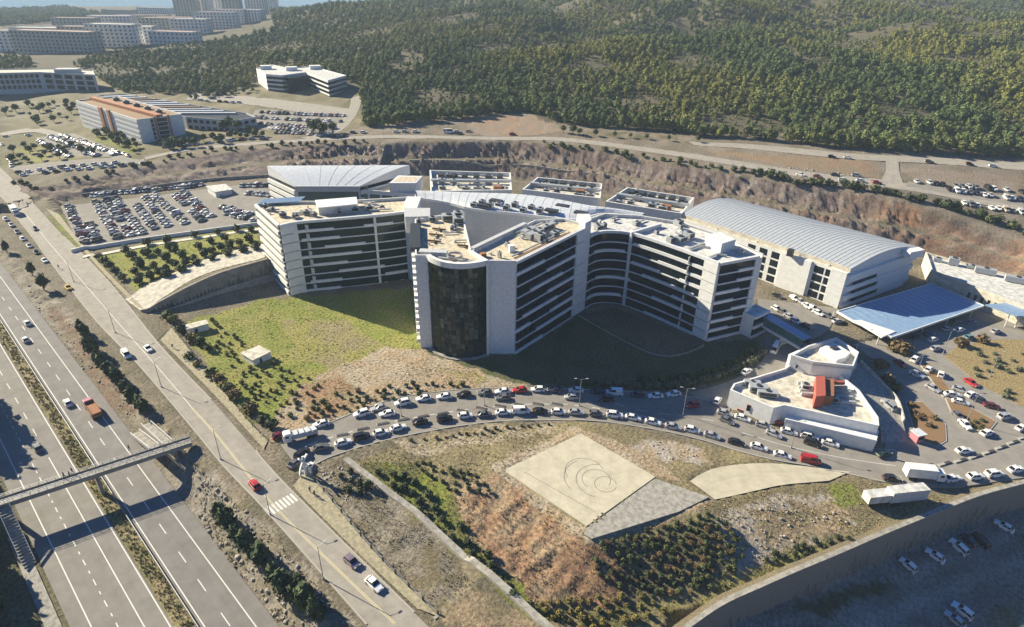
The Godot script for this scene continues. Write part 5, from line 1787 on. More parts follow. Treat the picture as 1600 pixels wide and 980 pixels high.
# hull through rectangular ribs: each rib is [z, half width low, half width high, y low, y high]; the front is towards -z
func hull(mb: MB, ribs: Array) -> void:
	var rings := []
	for r in ribs:
		var e: float = minf(0.10, (r[4] - r[3]) * 0.3)
		rings.append([Vector3(-r[1], r[3], r[0]), Vector3(r[1], r[3], r[0]), Vector3(r[1] * 1.0, lerpf(r[3], r[4], 0.55), r[0]), Vector3(r[2], r[4] - e, r[0]), Vector3(r[2] - e * 1.6, r[4], r[0]), Vector3(-r[2] + e * 1.6, r[4], r[0]), Vector3(-r[2], r[4] - e, r[0]), Vector3(-r[1], lerpf(r[3], r[4], 0.55), r[0])])
	for i in rings.size() - 1:
		for j in 8:
			var k := (j + 1) % 8
			mb.quad(rings[i][j], rings[i + 1][j], rings[i + 1][k], rings[i][k])
	for e in [[rings[0], false], [rings[-1], true]]:
		for j in range(1, 7):
			if e[1]:
				mb.tri(e[0][0], e[0][j], e[0][j + 1])
			else:
				mb.tri(e[0][0], e[0][j + 1], e[0][j])

# [body, glass, roof, wheel, lamp, tail] meshes of a kind of car
func car_shape(kind: String) -> Dictionary:
	if car_shapes.has(kind):
		return car_shapes[kind]
	var l := 2.2
	var w := 0.88
	var belt := 0.95
	var top := 1.46
	var c := [-0.95, -0.25, 1.15, 1.75]     # windscreen foot, windscreen head, rear head, rear foot
	var hood := 0.84
	var boot := 0.95
	if kind == "hatch":
		l = 2.0; c = [-1.0, -0.3, 1.35, 1.85]; top = 1.5; boot = 1.0
	elif kind == "suv":
		l = 2.25; c = [-1.05, -0.4, 1.65, 2.1]; top = 1.72; belt = 1.1; hood = 1.0; w = 0.93; boot = 1.1
	elif kind == "van":
		l = 2.45; c = [-1.75, -1.1, 2.2, 2.4]; top = 2.0; belt = 1.2; hood = 1.05; w = 0.96; boot = 1.2
	elif kind == "minibus":
		l = 3.1; c = [-2.7, -2.2, 2.95, 3.05]; top = 2.6; belt = 1.35; hood = 1.2; w = 1.02; boot = 1.35
	var body := MB.new()
	hull(body, [[-l, w * 0.72, w * 0.66, 0.36, hood - 0.24], [-l + 0.12, w * 0.88, w * 0.80, 0.24, hood - 0.1], [-l + 0.7, w, w * 0.92, 0.2, hood], [c[0], w, w * 0.95, 0.2, belt], [0.4, w, w * 0.96, 0.2, belt + 0.02], [c[3], w, w * 0.94, 0.2, boot], [l - 0.12, w * 0.92, w * 0.82, 0.26, boot - 0.06], [l, w * 0.8, w * 0.7, 0.38, boot - 0.2]])
	var glass := MB.new()
	hull(glass, [[c[0], w * 0.86, w * 0.84, belt - 0.04, belt + 0.02], [lerpf(c[0], c[1], 0.5), w * 0.86, w * 0.78, belt - 0.04, lerpf(belt, top, 0.55)], [c[1], w * 0.86, w * 0.74, belt - 0.04, top - 0.03], [c[2], w * 0.86, w * 0.74, belt - 0.04, top - 0.04], [lerpf(c[2], c[3], 0.5), w * 0.86, w * 0.78, belt - 0.04, lerpf(belt, top, 0.55)], [c[3], w * 0.84, w * 0.82, belt - 0.04, boot + 0.01]])
	var roof := MB.new()
	hull(roof, [[c[1] + 0.02, w * 0.72, w * 0.70, top - 0.07, top - 0.01], [lerpf(c[1], c[2], 0.4), w * 0.755, w * 0.74, top - 0.07, top + 0.03], [c[2] - 0.02, w * 0.72, w * 0.70, top - 0.08, top]])
	for s in [-1.0, 1.0]:   # pillars
		for e in [[c[0] + 0.05, c[1], belt], [c[3] - 0.05, c[2], boot], [lerpf(c[1], c[2], 0.48) + 0.06, lerpf(c[1], c[2], 0.48), belt]]:
			roof.bar(Vector3(s * w * 0.86, e[2], e[0]), Vector3(s * w * 0.75, top - 0.05, e[1]), 0.08, 0.08)
		roof.box(Vector3(s * (w + 0.08), belt + 0.03, c[0] + 0.25), Vector3(0.16, 0.13, 0.1))
	if kind in ["van", "minibus"]:   # closed sides behind the cab
		for s in [-1.0, 1.0]:
			roof.box(Vector3(s * w * 0.83, (belt + top) * 0.5, lerpf(c[1], c[2], 0.7)), Vector3(0.1, top - belt - 0.1, (c[2] - c[1]) * 0.55 if kind == "van" else 0.4))
	var wheel := MB.new()
	var r := 0.33 if kind != "suv" else 0.37
	wheel.cyl(Vector3(-0.11, 0, 0), Vector3(0.11, 0, 0), r, r, 12)
	var rimm := MB.new()
	rimm.cyl(Vector3(-0.118, 0, 0), Vector3(0.118, 0, 0), r * 0.6, r * 0.6, 10)
	var lamp := MB.new()
	lamp.box(Vector3.ZERO, Vector3(0.36, 0.15, 0.12))
	var d := {"body": body, "glass": glass, "roof": roof, "wheel": wheel.mesh(), "rim": rimm.mesh(), "lamp": lamp.mesh(), "l": l, "w": w, "r": r, "hood": hood, "boot": boot}
	d.body_m = body.mesh(); d.glass_m = glass.mesh(); d.roof_m = roof.mesh()
	# the same car as one mesh of three surfaces, for cars too far off to show parts
	var whole := ArrayMesh.new()
	var dark := MB.new()
	for sx in [-1.0, 1.0]:
		for sz in [-l * 0.6, l * 0.6]:
			dark.cyl(Vector3(sx * (w - 0.12), r, sz), Vector3(sx * (w + 0.02), r, sz), r, r, 8)
	for part in [[body, roof], [glass], [dark]]:
		var j := MB.new()
		for p in part:
			var k := j.v.size()
			j.v.append_array(p.v); j.n.append_array(p.n)
			for q in p.ix:
				j.ix.append(q + k)
		var a := []
		a.resize(Mesh.ARRAY_MAX)
		a[Mesh.ARRAY_VERTEX] = j.v
		a[Mesh.ARRAY_NORMAL] = j.n
		a[Mesh.ARRAY_INDEX] = j.ix
		whole.add_surface_from_arrays(Mesh.PRIMITIVE_TRIANGLES, a)
	whole.surface_set_material(1, M.car_glass)
	whole.surface_set_material(2, M.rubber)
	d.whole = whole
	# and tinted by the copy, for crowds of cars
	var crowd := MB.new()
	crowd.tinted = true
	for part in [[body, Color.WHITE], [roof, Color.WHITE], [glass, Color(0.04, 0.045, 0.05)], [dark, Color(0.04, 0.04, 0.04)]]:
		var k := crowd.v.size()
		crowd.v.append_array(part[0].v); crowd.n.append_array(part[0].n)
		for q in part[0].v.size():
			crowd.c.append(part[1])
		for q in part[0].ix:
			crowd.ix.append(q + k)
	d.crowd = crowd.mesh()
	car_shapes[kind] = d
	return d

func car_pose(o: Node3D, p: Vector2, heading: float, h: float) -> void:
	var a := deg_to_rad(heading)
	var d := Vector2(sin(a), cos(a))
	var f := base(p + d * 1.3)
	var b := base(p - d * 1.3)
	o.position = V(p, h)
	o.rotation = Vector3(atan2(f - b, 2.6), -a, 0.0)

const KIND_WORD := {"sedan": "saloon car", "hatch": "hatchback", "suv": "off-road car", "van": "van", "minibus": "minibus"}

func car(p: Vector2, heading: float, c: String, kind: String, label: String, group: String, h := NAN) -> Node3D:
	var s := car_shape(kind)
	var t := thing({"sedan": "saloon_car", "hatch": "hatchback_car", "suv": "off_road_car", "van": "van", "minibus": "minibus"}[kind], label, "van" if kind == "van" else "minibus" if kind == "minibus" else "car", Vector3.ZERO, 0.0, group)
	car_pose(t, p, heading, base(p) + 0.04 if is_nan(h) else h)
	put("body", s.body_m, paint_of(c), t)
	put("windows", s.glass_m, M.car_glass, t)
	put("roof", s.roof_m, paint_of(c), t)
	for sx in [-1.0, 1.0]:
		for sz in [-s.l * 0.6, s.l * 0.6]:
			var w := put("wheel", s.wheel, M.rubber, t)
			w.position = Vector3(sx * (s.w - 0.08), s.r, sz)
			put("rim", s.rim, M.rim, w)
		var q := put("headlight", s.lamp, M.lamp_clear, t)
		q.position = Vector3(sx * s.w * 0.62, s.hood - 0.2, -s.l + 0.05)
		q = put("tail_light", s.lamp, M.lamp_red, t)
		q.position = Vector3(sx * s.w * 0.66, s.boot - 0.2, s.l - 0.06)
	return t

func far_car(p: Vector2, heading: float, c: String, kind: String, label: String, group: String) -> void:
	var s := car_shape(kind)
	var o := MeshInstance3D.new()
	o.name = numbered({"sedan": "saloon_car", "hatch": "hatchback_car", "suv": "off_road_car", "van": "van", "minibus": "minibus"}[kind])
	o.mesh = s.whole
	o.set_surface_override_material(0, paint_of(c))
	add_child(o)
	car_pose(o, p, heading, base(p) + 0.04)
	tag(o, label, "van" if kind == "van" else "car", group)

func word(c: String) -> String:
	return PAINT_WORD.get(c, c)

# cars of one row: the label counts them along the row
func queue(list: Array, where: String, group: String, flip := 0.0) -> void:
	for i in list.size():
		var r: Array = list[i]
		car(Vector2(r[0], r[1]), r[2] + flip, r[3], r[4], "%s %s, %s %s" % [word(r[3]), KIND_WORD[r[4]], nth(i), where], group)

func singles(list: Array, group: String) -> void:
	for r in list:
		car(Vector2(r[0], r[1]), r[2], r[3], r[4], (r[5] as String).replace("_", " "), group)

func make_cars() -> void:
	queue([[-47.3,124.7,64,"grey","sedan"], [-42.4,127,62,"white","sedan"], [-38.2,129.5,64,"black","suv"], [-33.6,131.3,65,"white","hatch"], [-29.5,133.6,62,"white","sedan"], [-24,136.4,69,"black","sedan"], [-17.7,138.1,73,"black","suv"], [-12.3,139.9,76,"white","hatch"], [-7.1,140.8,78,"grey","sedan"], [-2,142.1,78,"white","sedan"], [2.9,143,83,"white","van"], [8.3,143.3,89,"black","sedan"], [13.3,143.2,91,"white","hatch"], [18.2,143.2,92,"silver","sedan"], [23.7,142.8,94,"grey","hatch"], [28.8,142.4,98,"white","suv"], [33.8,141.5,105,"white","sedan"], [38.9,139.7,109,"white","sedan"], [44,137.9,107,"silver","sedan"], [48.9,136.7,110,"white","hatch"], [53.6,134.4,116,"silver","sedan"], [59.3,131.7,112,"black","sedan"], [64.6,130.1,115,"white","sedan"], [69.6,127,113,"white","sedan"], [76.1,125.2,105,"red","van"]], "from the junction in the lower row on the curved road", "cars parked along the lower side of the curved road")
	queue([[-50,134.6,63,"white","sedan"], [-40.4,139.6,60,"white","suv"], [-36.3,142.5,61,"silver","sedan"], [-30.2,145.2,66,"white","suv"], [-24.6,147.6,72,"white","sedan"], [-18.9,148.8,78,"white","sedan"], [-13.4,150.1,77,"black","sedan"], [-7.5,151.4,78,"grey","sedan"], [-2.4,152.3,79,"white","sedan"], [2.6,153.3,81,"red","sedan"], [7.9,153.9,87,"white","hatch"], [12.9,153.8,89,"navy","sedan"], [19.1,154.1,90,"white","sedan"], [25.1,153.7,94,"navy","sedan"], [30.3,153.3,96,"white","van"], [36.7,152.6,96,"navy","sedan"], [42,152.2,86,"white","sedan"], [47.5,153.4,78,"white","sedan"]], "from the junction in the upper row on the curved road", "cars parked along the upper side of the curved road", 180.0)
	queue([[-33.5,139.8,73,"white","sedan"], [-2.3,149.1,78,"grey","sedan"], [17.4,150.5,88,"silver","hatch"], [27.4,150,93,"black","suv"]], "of the cars driving beside the upper parked row", "cars driving on the curved road", 180.0)
	queue([[59.9,144.5,117,"silver","sedan"], [64.2,142.3,120,"white","sedan"], [68.9,139.3,118,"silver","hatch"], [74.9,136.7,113,"white","sedan"], [79.6,134.7,116,"white","suv"], [84.1,132.2,119,"white","sedan"]], "from the rounded corner in the row along the white front building", "cars parked along the front building")
	singles([[59.6,141.1,131,"grey","sedan","dark_grey_saloon_driving_past_the_rounded_corner_of_the_front_building"], [70.5,135.6,127,"silver","sedan","silver_saloon_driving_beside_the_row_along_the_front_building"], [79.4,132,121,"black","suv","black_off-road_car_driving_beside_the_row_along_the_front_building"], [96.1,128.2,71,"green","sedan","dark_green_saloon_alone_below_the_ramp_exit"], [51.7,148.1,-101,"red","hatch","red_hatchback_driving_out_of_the_tower_shadow_by_the_lamp_post"], [59.5,150.4,33,"white","hatch","white_hatchback_turning_up_the_access_road"], [72.7,165.8,50,"white","sedan","white_saloon_on_the_access_road_beside_the_hedge"], [86.4,179.4,33,"white","minibus","white_minibus_under_the_blue_footbridge"], [117.8,130,81,"white","sedan","white_saloon_driving_alone_left_of_the_striped_kerb"], [139.8,140,66,"white","sedan","white_saloon_at_the_right_edge_by_the_car_park_exit"], [93.5,119.1,96,"black","sedan","black_saloon_beside_the_white_box_truck"], [108.6,119.5,78,"white","sedan","first_white_saloon_right_of_the_box_truck"], [114.7,120.4,81,"white","hatch","second_white_car_right_of_the_box_truck"], [120,121.4,81,"white","suv","white_off-road_car_with_dark_roof_windows_right_of_the_box_truck"], [126.6,123.2,75,"white","sedan","last_white_saloon_right_of_the_box_truck"]], "cars on the road in front of the car park")
	singles([[123.2,171.6,165,"red","sedan","red_saloon_at_the_shadow_edge_in_the_right_car_park"], [129.4,174.3,50,"white","suv","white_off-road_car_nearest_the_shadow_edge_of_the_right_car_park"], [125.1,165.6,139,"white","sedan","long_white_saloon_at_the_brown_island_of_the_right_car_park"], [130.5,168.6,48,"white","hatch","white_hatchback_above_the_long_white_saloon_on_the_island"], [132.8,165.9,36,"white","hatch","white_hatchback_with_open_shadow_at_the_island_end"], [125.9,158.3,152,"silver","sedan","silver_saloon_alone_on_the_lower_side_of_the_island"], [139.3,161.6,163,"red","sedan","bright_red_saloon_alone_on_the_car_park_lane"], [133.7,157.7,132,"silver","sedan","silver_saloon_topmost_of_the_cluster_on_the_planted_island"], [129.8,155.2,98,"white","sedan","white_saloon_left_in_the_cluster_on_the_planted_island"], [135.5,155.3,66,"white","hatch","white_hatchback_right_in_the_cluster_on_the_planted_island"], [129.9,151.4,116,"white","sedan","white_saloon_lowest_in_the_cluster_on_the_planted_island"], [136.4,152.2,135,"navy","sedan","dark_blue_saloon_between_the_white_cluster_and_the_red_car"], [138,149.8,109,"darkred","sedan","dark_red_saloon_at_the_end_of_the_planted_island"], [138.3,144.8,73,"silver","suv","silver_off-road_car_leaving_the_right_car_park"], [125.3,144.9,-178,"grey","sedan","dark_grey_saloon_on_the_left_flank_of_the_planted_island"], [124.9,141,179,"white","sedan","white_saloon_on_the_left_flank_of_the_planted_island"], [128.6,137.5,67,"white","hatch","white_hatchback_driving_at_the_tip_of_the_planted_island"], [140,181.4,66,"silver","sedan","silver_saloon_half_in_the_canopy_shadow"], [143.3,191,66,"blue","hatch","blue_hatchback_lowest_in_the_row_under_the_canopy_shade"], [142.4,187.1,66,"white","hatch","white_hatchback_beside_the_blue_one_in_the_canopy_shade"], [151.6,194.7,68,"silver","sedan","silver_saloon_in_the_middle_of_the_canopy_shade_row"], [155.7,194.2,66,"white","sedan","white_saloon_in_the_middle_of_the_canopy_shade_row"], [155.9,189.1,68,"teal","hatch","pale_teal_hatchback_in_front_of_the_canopy_shade_row"], [163,200.2,67,"blue","sedan","blue_saloon_at_the_upper_end_of_the_canopy_shade_row"], [157.7,199.8,68,"grey","sedan","dark_grey_saloon_at_the_upper_end_of_the_canopy_shade_row"], [137.1,188.5,65,"navy","sedan","dark_blue_saloon_at_the_lower_end_of_the_canopy_shade_row"], [167.9,193.5,67,"silver","hatch","silver_hatchback_alone_in_the_shade_right_of_the_canopy"]], "cars in the right car park")
	singles([[100.5,217.1,144,"black","sedan","black_saloon_against_the_white_panel_of_the_barrel_roof_hall"], [105.9,215,162,"white","hatch","white_hatchback_under_the_framed_windows_of_the_hall"], [107.3,212.4,162,"silver","sedan","silver_saloon_under_the_framed_windows_of_the_hall"], [108.3,208.9,162,"white","sedan","white_saloon_under_the_second_white_panel_of_the_hall"], [110,207.4,163,"silver","hatch","silver_hatchback_at_the_corner_of_the_barrel_roof_hall"], [96.4,206.9,149,"white","hatch","white_hatchback_first_in_the_forecourt_row_above_the_footbridge"], [97.9,204.5,149,"grey","sedan","dark_grey_saloon_second_in_the_forecourt_row_above_the_footbridge"], [99,201.1,149,"silver","sedan","silver_saloon_third_in_the_forecourt_row_above_the_footbridge"], [99.9,197.7,156,"white","hatch","white_hatchback_fourth_in_the_forecourt_row_above_the_footbridge"], [102.2,194.3,148,"navy","sedan","dark_blue_saloon_last_in_the_forecourt_row_above_the_footbridge"], [110.2,203.6,151,"white","sedan","white_saloon_in_the_middle_of_the_forecourt"], [112.9,201.9,150,"grey","hatch","dark_grey_hatchback_in_the_middle_of_the_forecourt"], [114.7,197.6,75,"silver","sedan","silver_saloon_at_the_canopy_edge_of_the_forecourt"]], "cars on the forecourt of the hall")
	singles([[-168.9,193.2,-50,"white","sedan","white_saloon_furthest_up_the_motorway"], [-162.1,182.1,-49,"white","hatch","white_hatchback_behind_the_first_car_on_the_motorway"], [-126.7,147.9,-46,"white","sedan","white_saloon_beside_the_red_tipper_truck_on_the_motorway"], [-122.6,128.6,-47,"grey","sedan","dark_grey_saloon_on_the_left_motorway_lanes_by_the_tree_shadow"], [-115.1,172.1,136,"white","sedan","white_saloon_driving_alone_on_the_frontage_road"], [-58.9,110.9,-43,"red","hatch","red_hatchback_at_the_zebra_crossing"], [-31.3,89.1,131,"mauve","hatch","mauve_hatchback_ahead_of_the_white_saloon_on_the_frontage_road"], [-25.8,83.8,132,"white","sedan","white_saloon_nearest_the_viewer_on_the_frontage_road"], [-59,129,57,"darkred","hatch","dark_red_hatchback_at_the_mouth_of_the_curved_road"], [-51.3,122.1,24,"black","suv","black_off-road_car_waiting_at_the_junction_kerb"], [-51.8,118.6,27,"grey","sedan","dark_grey_saloon_waiting_at_the_junction_kerb"], [-48.5,117.1,24,"white","hatch","white_hatchback_at_the_junction_beside_the_rubble"], [-119.9,168.2,135,"white","van","white_van_parked_on_the_verge_of_the_frontage_road"], [-223.3,279.7,134,"black","sedan","black_saloon_driving_near_the_car_park_entrance"], [-168.5,216.8,134,"yellow","sedan","yellow_taxi_on_the_frontage_verge"]], "cars on the big roads")
	queue([[-245.3,291.5,133,"white","hatch"], [-237.3,284,134,"silver","sedan"], [-228.6,275.3,135,"grey","sedan"], [-220.3,267,134,"white","hatch"], [-212.1,259.1,133,"silver","sedan"], [-204.2,251.9,133,"black","hatch"], [-194.7,242.9,133,"white","sedan"]], "from the bus in the row on the frontage verge", "cars parked on the frontage verge")
	singles([[91.1,101.7,-38,"white","hatch","white_hatchback_lowest_under_the_long_retaining_wall"], [98.9,104.6,-46,"white","sedan","white_saloon_second_lowest_under_the_long_retaining_wall"], [106,107.3,-30,"white","suv","white_off-road_car_third_under_the_long_retaining_wall"], [109.5,109.4,-26,"navy","hatch","dark_blue_hatchback_beside_the_white_off-road_car_under_the_wall"], [112.7,109.6,-25,"black","suv","black_off-road_car_under_the_long_retaining_wall"], [121,113.8,-48,"white","sedan","white_saloon_uppermost_under_the_long_retaining_wall"], [98.8,92.4,-40,"white","suv","white_off-road_car_at_the_bottom_edge_on_the_dirt_road"], [96.1,90.4,-39,"silver","sedan","silver_saloon_at_the_bottom_edge_on_the_dirt_road"]], "cars on the dirt road below the wall")
	var c := car(Vector2(106.4,147.1), -22.0, "silver", "suv", "silver off-road car driving up the curved ramp", "cars on the big roads", 4.75)
	c.rotation.x = 0.16
	for r in [[140.2,309.1,134,"white","sedan","white_saloon_leftmost_on_the_ring_road_above_the_hall"], [147.2,305.9,131,"darkred","sedan","dark_red_saloon_on_the_ring_road_above_the_hall"], [156.8,308.4,117,"navy","sedan","dark_blue_saloon_on_the_ring_road_above_the_hall"], [157.1,300.8,118,"white","hatch","white_hatchback_on_the_near_lane_of_the_ring_road"], [167.1,308.3,112,"silver","suv","silver_off-road_car_before_the_link_road"], [165.6,300.6,113,"white","sedan","white_saloon_before_the_link_road"], [172.6,298.9,104,"red","sedan","bright_red_saloon_at_the_foot_of_the_link_road"], [167.3,337.6,104,"navy","sedan","dark_blue_saloon_on_the_upper_hill_road"], [175.1,336.1,119,"white","sedan","white_saloon_on_the_upper_hill_road"], [214.6,330.5,114,"grey","sedan","dark_grey_saloon_on_the_upper_hill_road_right_of_the_link"], [234.2,328.2,111,"darkred","hatch","dark_red_hatchback_on_the_upper_hill_road"], [245.3,326.4,112,"white","sedan","white_saloon_at_the_right_end_of_the_upper_hill_road"], [-40.9,399,90,"white","minibus","white_minibus_on_the_ring_road_behind_the_fan_roof_hall"], [-34,396.6,90,"black","sedan","black_saloon_behind_the_white_minibus_on_the_ring_road"], [-1.5,394.1,95,"darkred","sedan","dark_red_saloon_on_the_ring_road_near_the_bare_earth"]]:
		far_car(Vector2(r[0], r[1]), r[2], r[3], r[4], (r[5] as String).replace("_", " "), "cars on the ring road")
	make_full_car_park()
	make_lorries()

func pick_paint() -> String:
	return ["white", "white", "white", "white", "white", "silver", "silver", "silver", "silver", "grey", "grey", "black", "black", "navy", "beige", "silver", "grey", "white", "darkred"][rng.randi_range(0, 18)]

func pick_kind() -> String:
	return ["sedan", "sedan", "hatch", "hatch", "suv", "van"][rng.randi_range(0, 5)]

func make_full_car_park() -> void:
	var rows := [[-225.5,309.2,-187.3,259.6], [-200.3,283.7,-182.1,260.1], [-215.4,315.6,-174.7,262.9], [-210.4,316.9,-168.6,263.9], [-206.9,318.3,-164.3,265.3], [-189.6,307.3,-161.4,270.5], [-191.8,319.2,-156.2,272.5], [-189.1,322.6,-149,275], [-176.1,319.6,-141.4,275.9], [-173.2,322.9,-136.9,277.4], [-141.5,295.8,-119.3,279.8], [-135.7,286.2,-116.1,272.6], [-221.7,322.6,-165.8,331.6], [-144.5,326.5,-126.4,325.4], [-136.5,314.3,-119.2,308]]
	var per := [15, 6, 15, 15, 15, 10, 12, 14, 12, 12, 9, 8, 30, 9, 8]
	for k in rows.size():
		var l := L(rows[k])
		var d := (l[1] - l[0]).normalized()
		var turn := rad_to_deg(atan2(d.x, d.y)) + 90.0
		for i in per[k]:
			if rng.randf() < 0.06:
				continue
			var p := l[0].lerp(l[1], (i + 0.5) / per[k]) + Vector2(rng.randf_range(-0.3, 0.3), rng.randf_range(-0.3, 0.3))
			var c := pick_paint()
			var kind := pick_kind()
			far_car(p, turn + rng.randf_range(-3, 3) + (180.0 if rng.randf() < 0.4 else 0.0), c, kind, "%s %s, %s from the top in the full car park's %s row" % [word(c), KIND_WORD[kind], nth(i), nth(k)], "cars in the full car park by the garden")
	# cars of the campus and of the ring road, too small to tell apart
	var lots := [[-286.3,357.9,-224.7,361.1], [-279.4,352.2,-205.8,356.8], [-316,425.3,-264.1,376.7], [-314.5,433.3,-248,375.7], [-306,433.9,-236.6,376.1], [-185.2,468.8,-116.7,450.8], [-181.9,454.3,-114.5,432.4], [-177.9,438.4,-113.8,412.7], [-163.2,424.7,-112.8,400.5], [-151.9,409.7,-103.3,393.8], [-214.3,385.7,-151.7,397.1], [-102.8,400.2,-25.6,400.2], [-350.3,438.8,-327.2,439.1], [-338.3,422.2,-296.5,371.5], [-282.4,413.3,-224.1,370.7], [193.3,304,242.4,296.9], [204.4,296,236.3,287.5], [202.1,280.5,227.4,273.9], [-259.7,532.7,-222.3,530], [-246.1,513.2,-194.2,494.1]]
	var meshes := {}
	for k in lots.size():
		var l := L(lots[k])
		var d := (l[1] - l[0]).normalized()
		var turn := atan2(d.x, d.y) + (PI / 2 if k in [2, 3, 4, 5, 6, 7, 8, 9, 15, 16, 17] else 0.0)
		var gap := 2.9 if k in [2, 3, 4, 5, 6, 7, 8, 9, 15, 16, 17] else 6.0
		var n := int(l[0].distance_to(l[1]) / gap)
		for i in n:
			if rng.randf() < 0.18:
				continue
			var kind := pick_kind()
			if not meshes.has(kind):
				meshes[kind] = []
			meshes[kind].append([l[0].lerp(l[1], (i + rng.randf_range(0.4, 0.6)) / n) + Vector2(-d.y, d.x) * rng.randf_range(-0.6, 0.6), turn + rng.randf_range(-0.05, 0.05), pick_paint()])
	var gloss := mat(Color.WHITE, 0.35, 0.0, null, 1.0, true)
	for kind in meshes:
		var mm := MultiMesh.new()
		mm.transform_format = MultiMesh.TRANSFORM_3D
		mm.use_colors = true
		mm.mesh = car_shape(kind).crowd
		mm.instance_count = meshes[kind].size()
		for i in mm.instance_count:
			var r: Array = meshes[kind][i]
			mm.set_instance_transform(i, Transform3D(Basis(Vector3.UP, -r[1]), V(r[0], base(r[0]) + 0.05)))
			var p: Array = PAINT[r[2]]
			mm.set_instance_color(i, Color(p[0], p[1], p[2]))
		var o := MultiMeshInstance3D.new()
		o.name = numbered("far_parked_cars")
		o.multimesh = mm
		o.material_override = gloss
		add_child(o)
		tag(o, {"sedan": "distant parked saloon cars of the campus and ring road", "hatch": "distant parked hatchbacks of the campus and ring road", "suv": "distant parked off-road cars of the campus and ring road", "van": "distant parked vans of the campus and ring road"}[kind], "cars")
		o.set_meta("kind", "stuff")

# a lorry along -z: cab, chassis, wheels and what it carries
func lorry(p: Vector2, heading: float, label: String, cab: Material, carries: String, carries_m: Material, len := 8.0) -> void:
	var t := thing("lorry", label, "truck")
	car_pose(t, p, heading, base(p) + 0.04)
	var f := -len * 0.5
	var mb := MB.new()
	hull(mb, [[f, 1.12, 1.08, 0.6, 1.5], [f + 0.1, 1.2, 1.12, 0.5, 2.5], [f + 0.4, 1.22, 1.12, 0.5, 2.85], [f + 1.9, 1.22, 1.14, 0.5, 2.9], [f + 2.0, 1.2, 1.1, 0.6, 2.8]])
	put("cab", mb, cab, t)
	mb = MB.new()
	mb.box(Vector3(0, 2.05, f + 0.12), Vector3(2.0, 0.75, 0.2), Basis(Vector3.RIGHT, 0.06))
	put("windscreen", mb, M.car_glass, t)
	for s in [-1.0, 1.0]:
		mb = MB.new()
		mb.box(Vector3(s * 1.2, 2.05, f + 0.95), Vector3(0.06, 0.65, 0.9))
		put("side_window", mb, M.car_glass, t)
	mb = MB.new()
	mb.box(Vector3(0, 0.8, 0.6), Vector3(0.9, 0.3, len - 1.4))
	put("chassis", mb, M.dark, t)
	for z in [f + 1.2, len * 0.5 - 2.4, len * 0.5 - 1.2]:
		for s in [-1.0, 1.0]:
			mb = MB.new()
			mb.cyl(Vector3(s * 1.2, 0.5, z), Vector3(s * 0.85, 0.5, z), 0.5, 0.5, 12)
			put("wheel", mb, M.rubber, t)
	var z0 := f + 2.2
	var z1 := len * 0.5
	mb = MB.new()
	if carries == "box":
		mb.box(Vector3(0, 2.3, (z0 + z1) * 0.5), Vector3(2.5, 2.6, z1 - z0))
		put("cargo_box", mb, carries_m, t)
	elif carries == "tipper":
		mb.box(Vector3(0, 1.15, (z0 + z1) * 0.5), Vector3(2.4, 0.25, z1 - z0))
		for s in [-1.0, 1.0]:
			mb.box(Vector3(s * 1.18, 1.9, (z0 + z1) * 0.5), Vector3(0.1, 1.3, z1 - z0))
		mb.box(Vector3(0, 1.9, z0), Vector3(2.4, 1.4, 0.12))
		mb.box(Vector3(0, 1.8, z1), Vector3(2.4, 1.1, 0.1))
		put("tipper_body", mb, carries_m, t)
		mb = MB.new()
		mb.box(Vector3(0, 1.8, (z0 + z1) * 0.5), Vector3(2.2, 0.7, (z1 - z0) * 0.9))
		put("soil_load", mb, M.rust, t)
	else:
		mb.box(Vector3(0, 1.15, (z0 + z1) * 0.5), Vector3(2.4, 0.2, z1 - z0))
		for s in [-1.0, 1.0]:
			mb.box(Vector3(s * 1.15, 1.6, (z0 + z1) * 0.5), Vector3(0.08, 0.8, z1 - z0))
		put("flat_bed", mb, carries_m, t)
		mb = MB.new()
		for i in 4:
			mb.box(Vector3(0, 1.75, lerpf(z0 + 0.9, z1 - 0.9, i / 3.0)), Vector3(2.0, 1.1, 1.2), Basis(Vector3.UP, 0.08 * i))
		put("cargo", mb, M.metal_white, t)

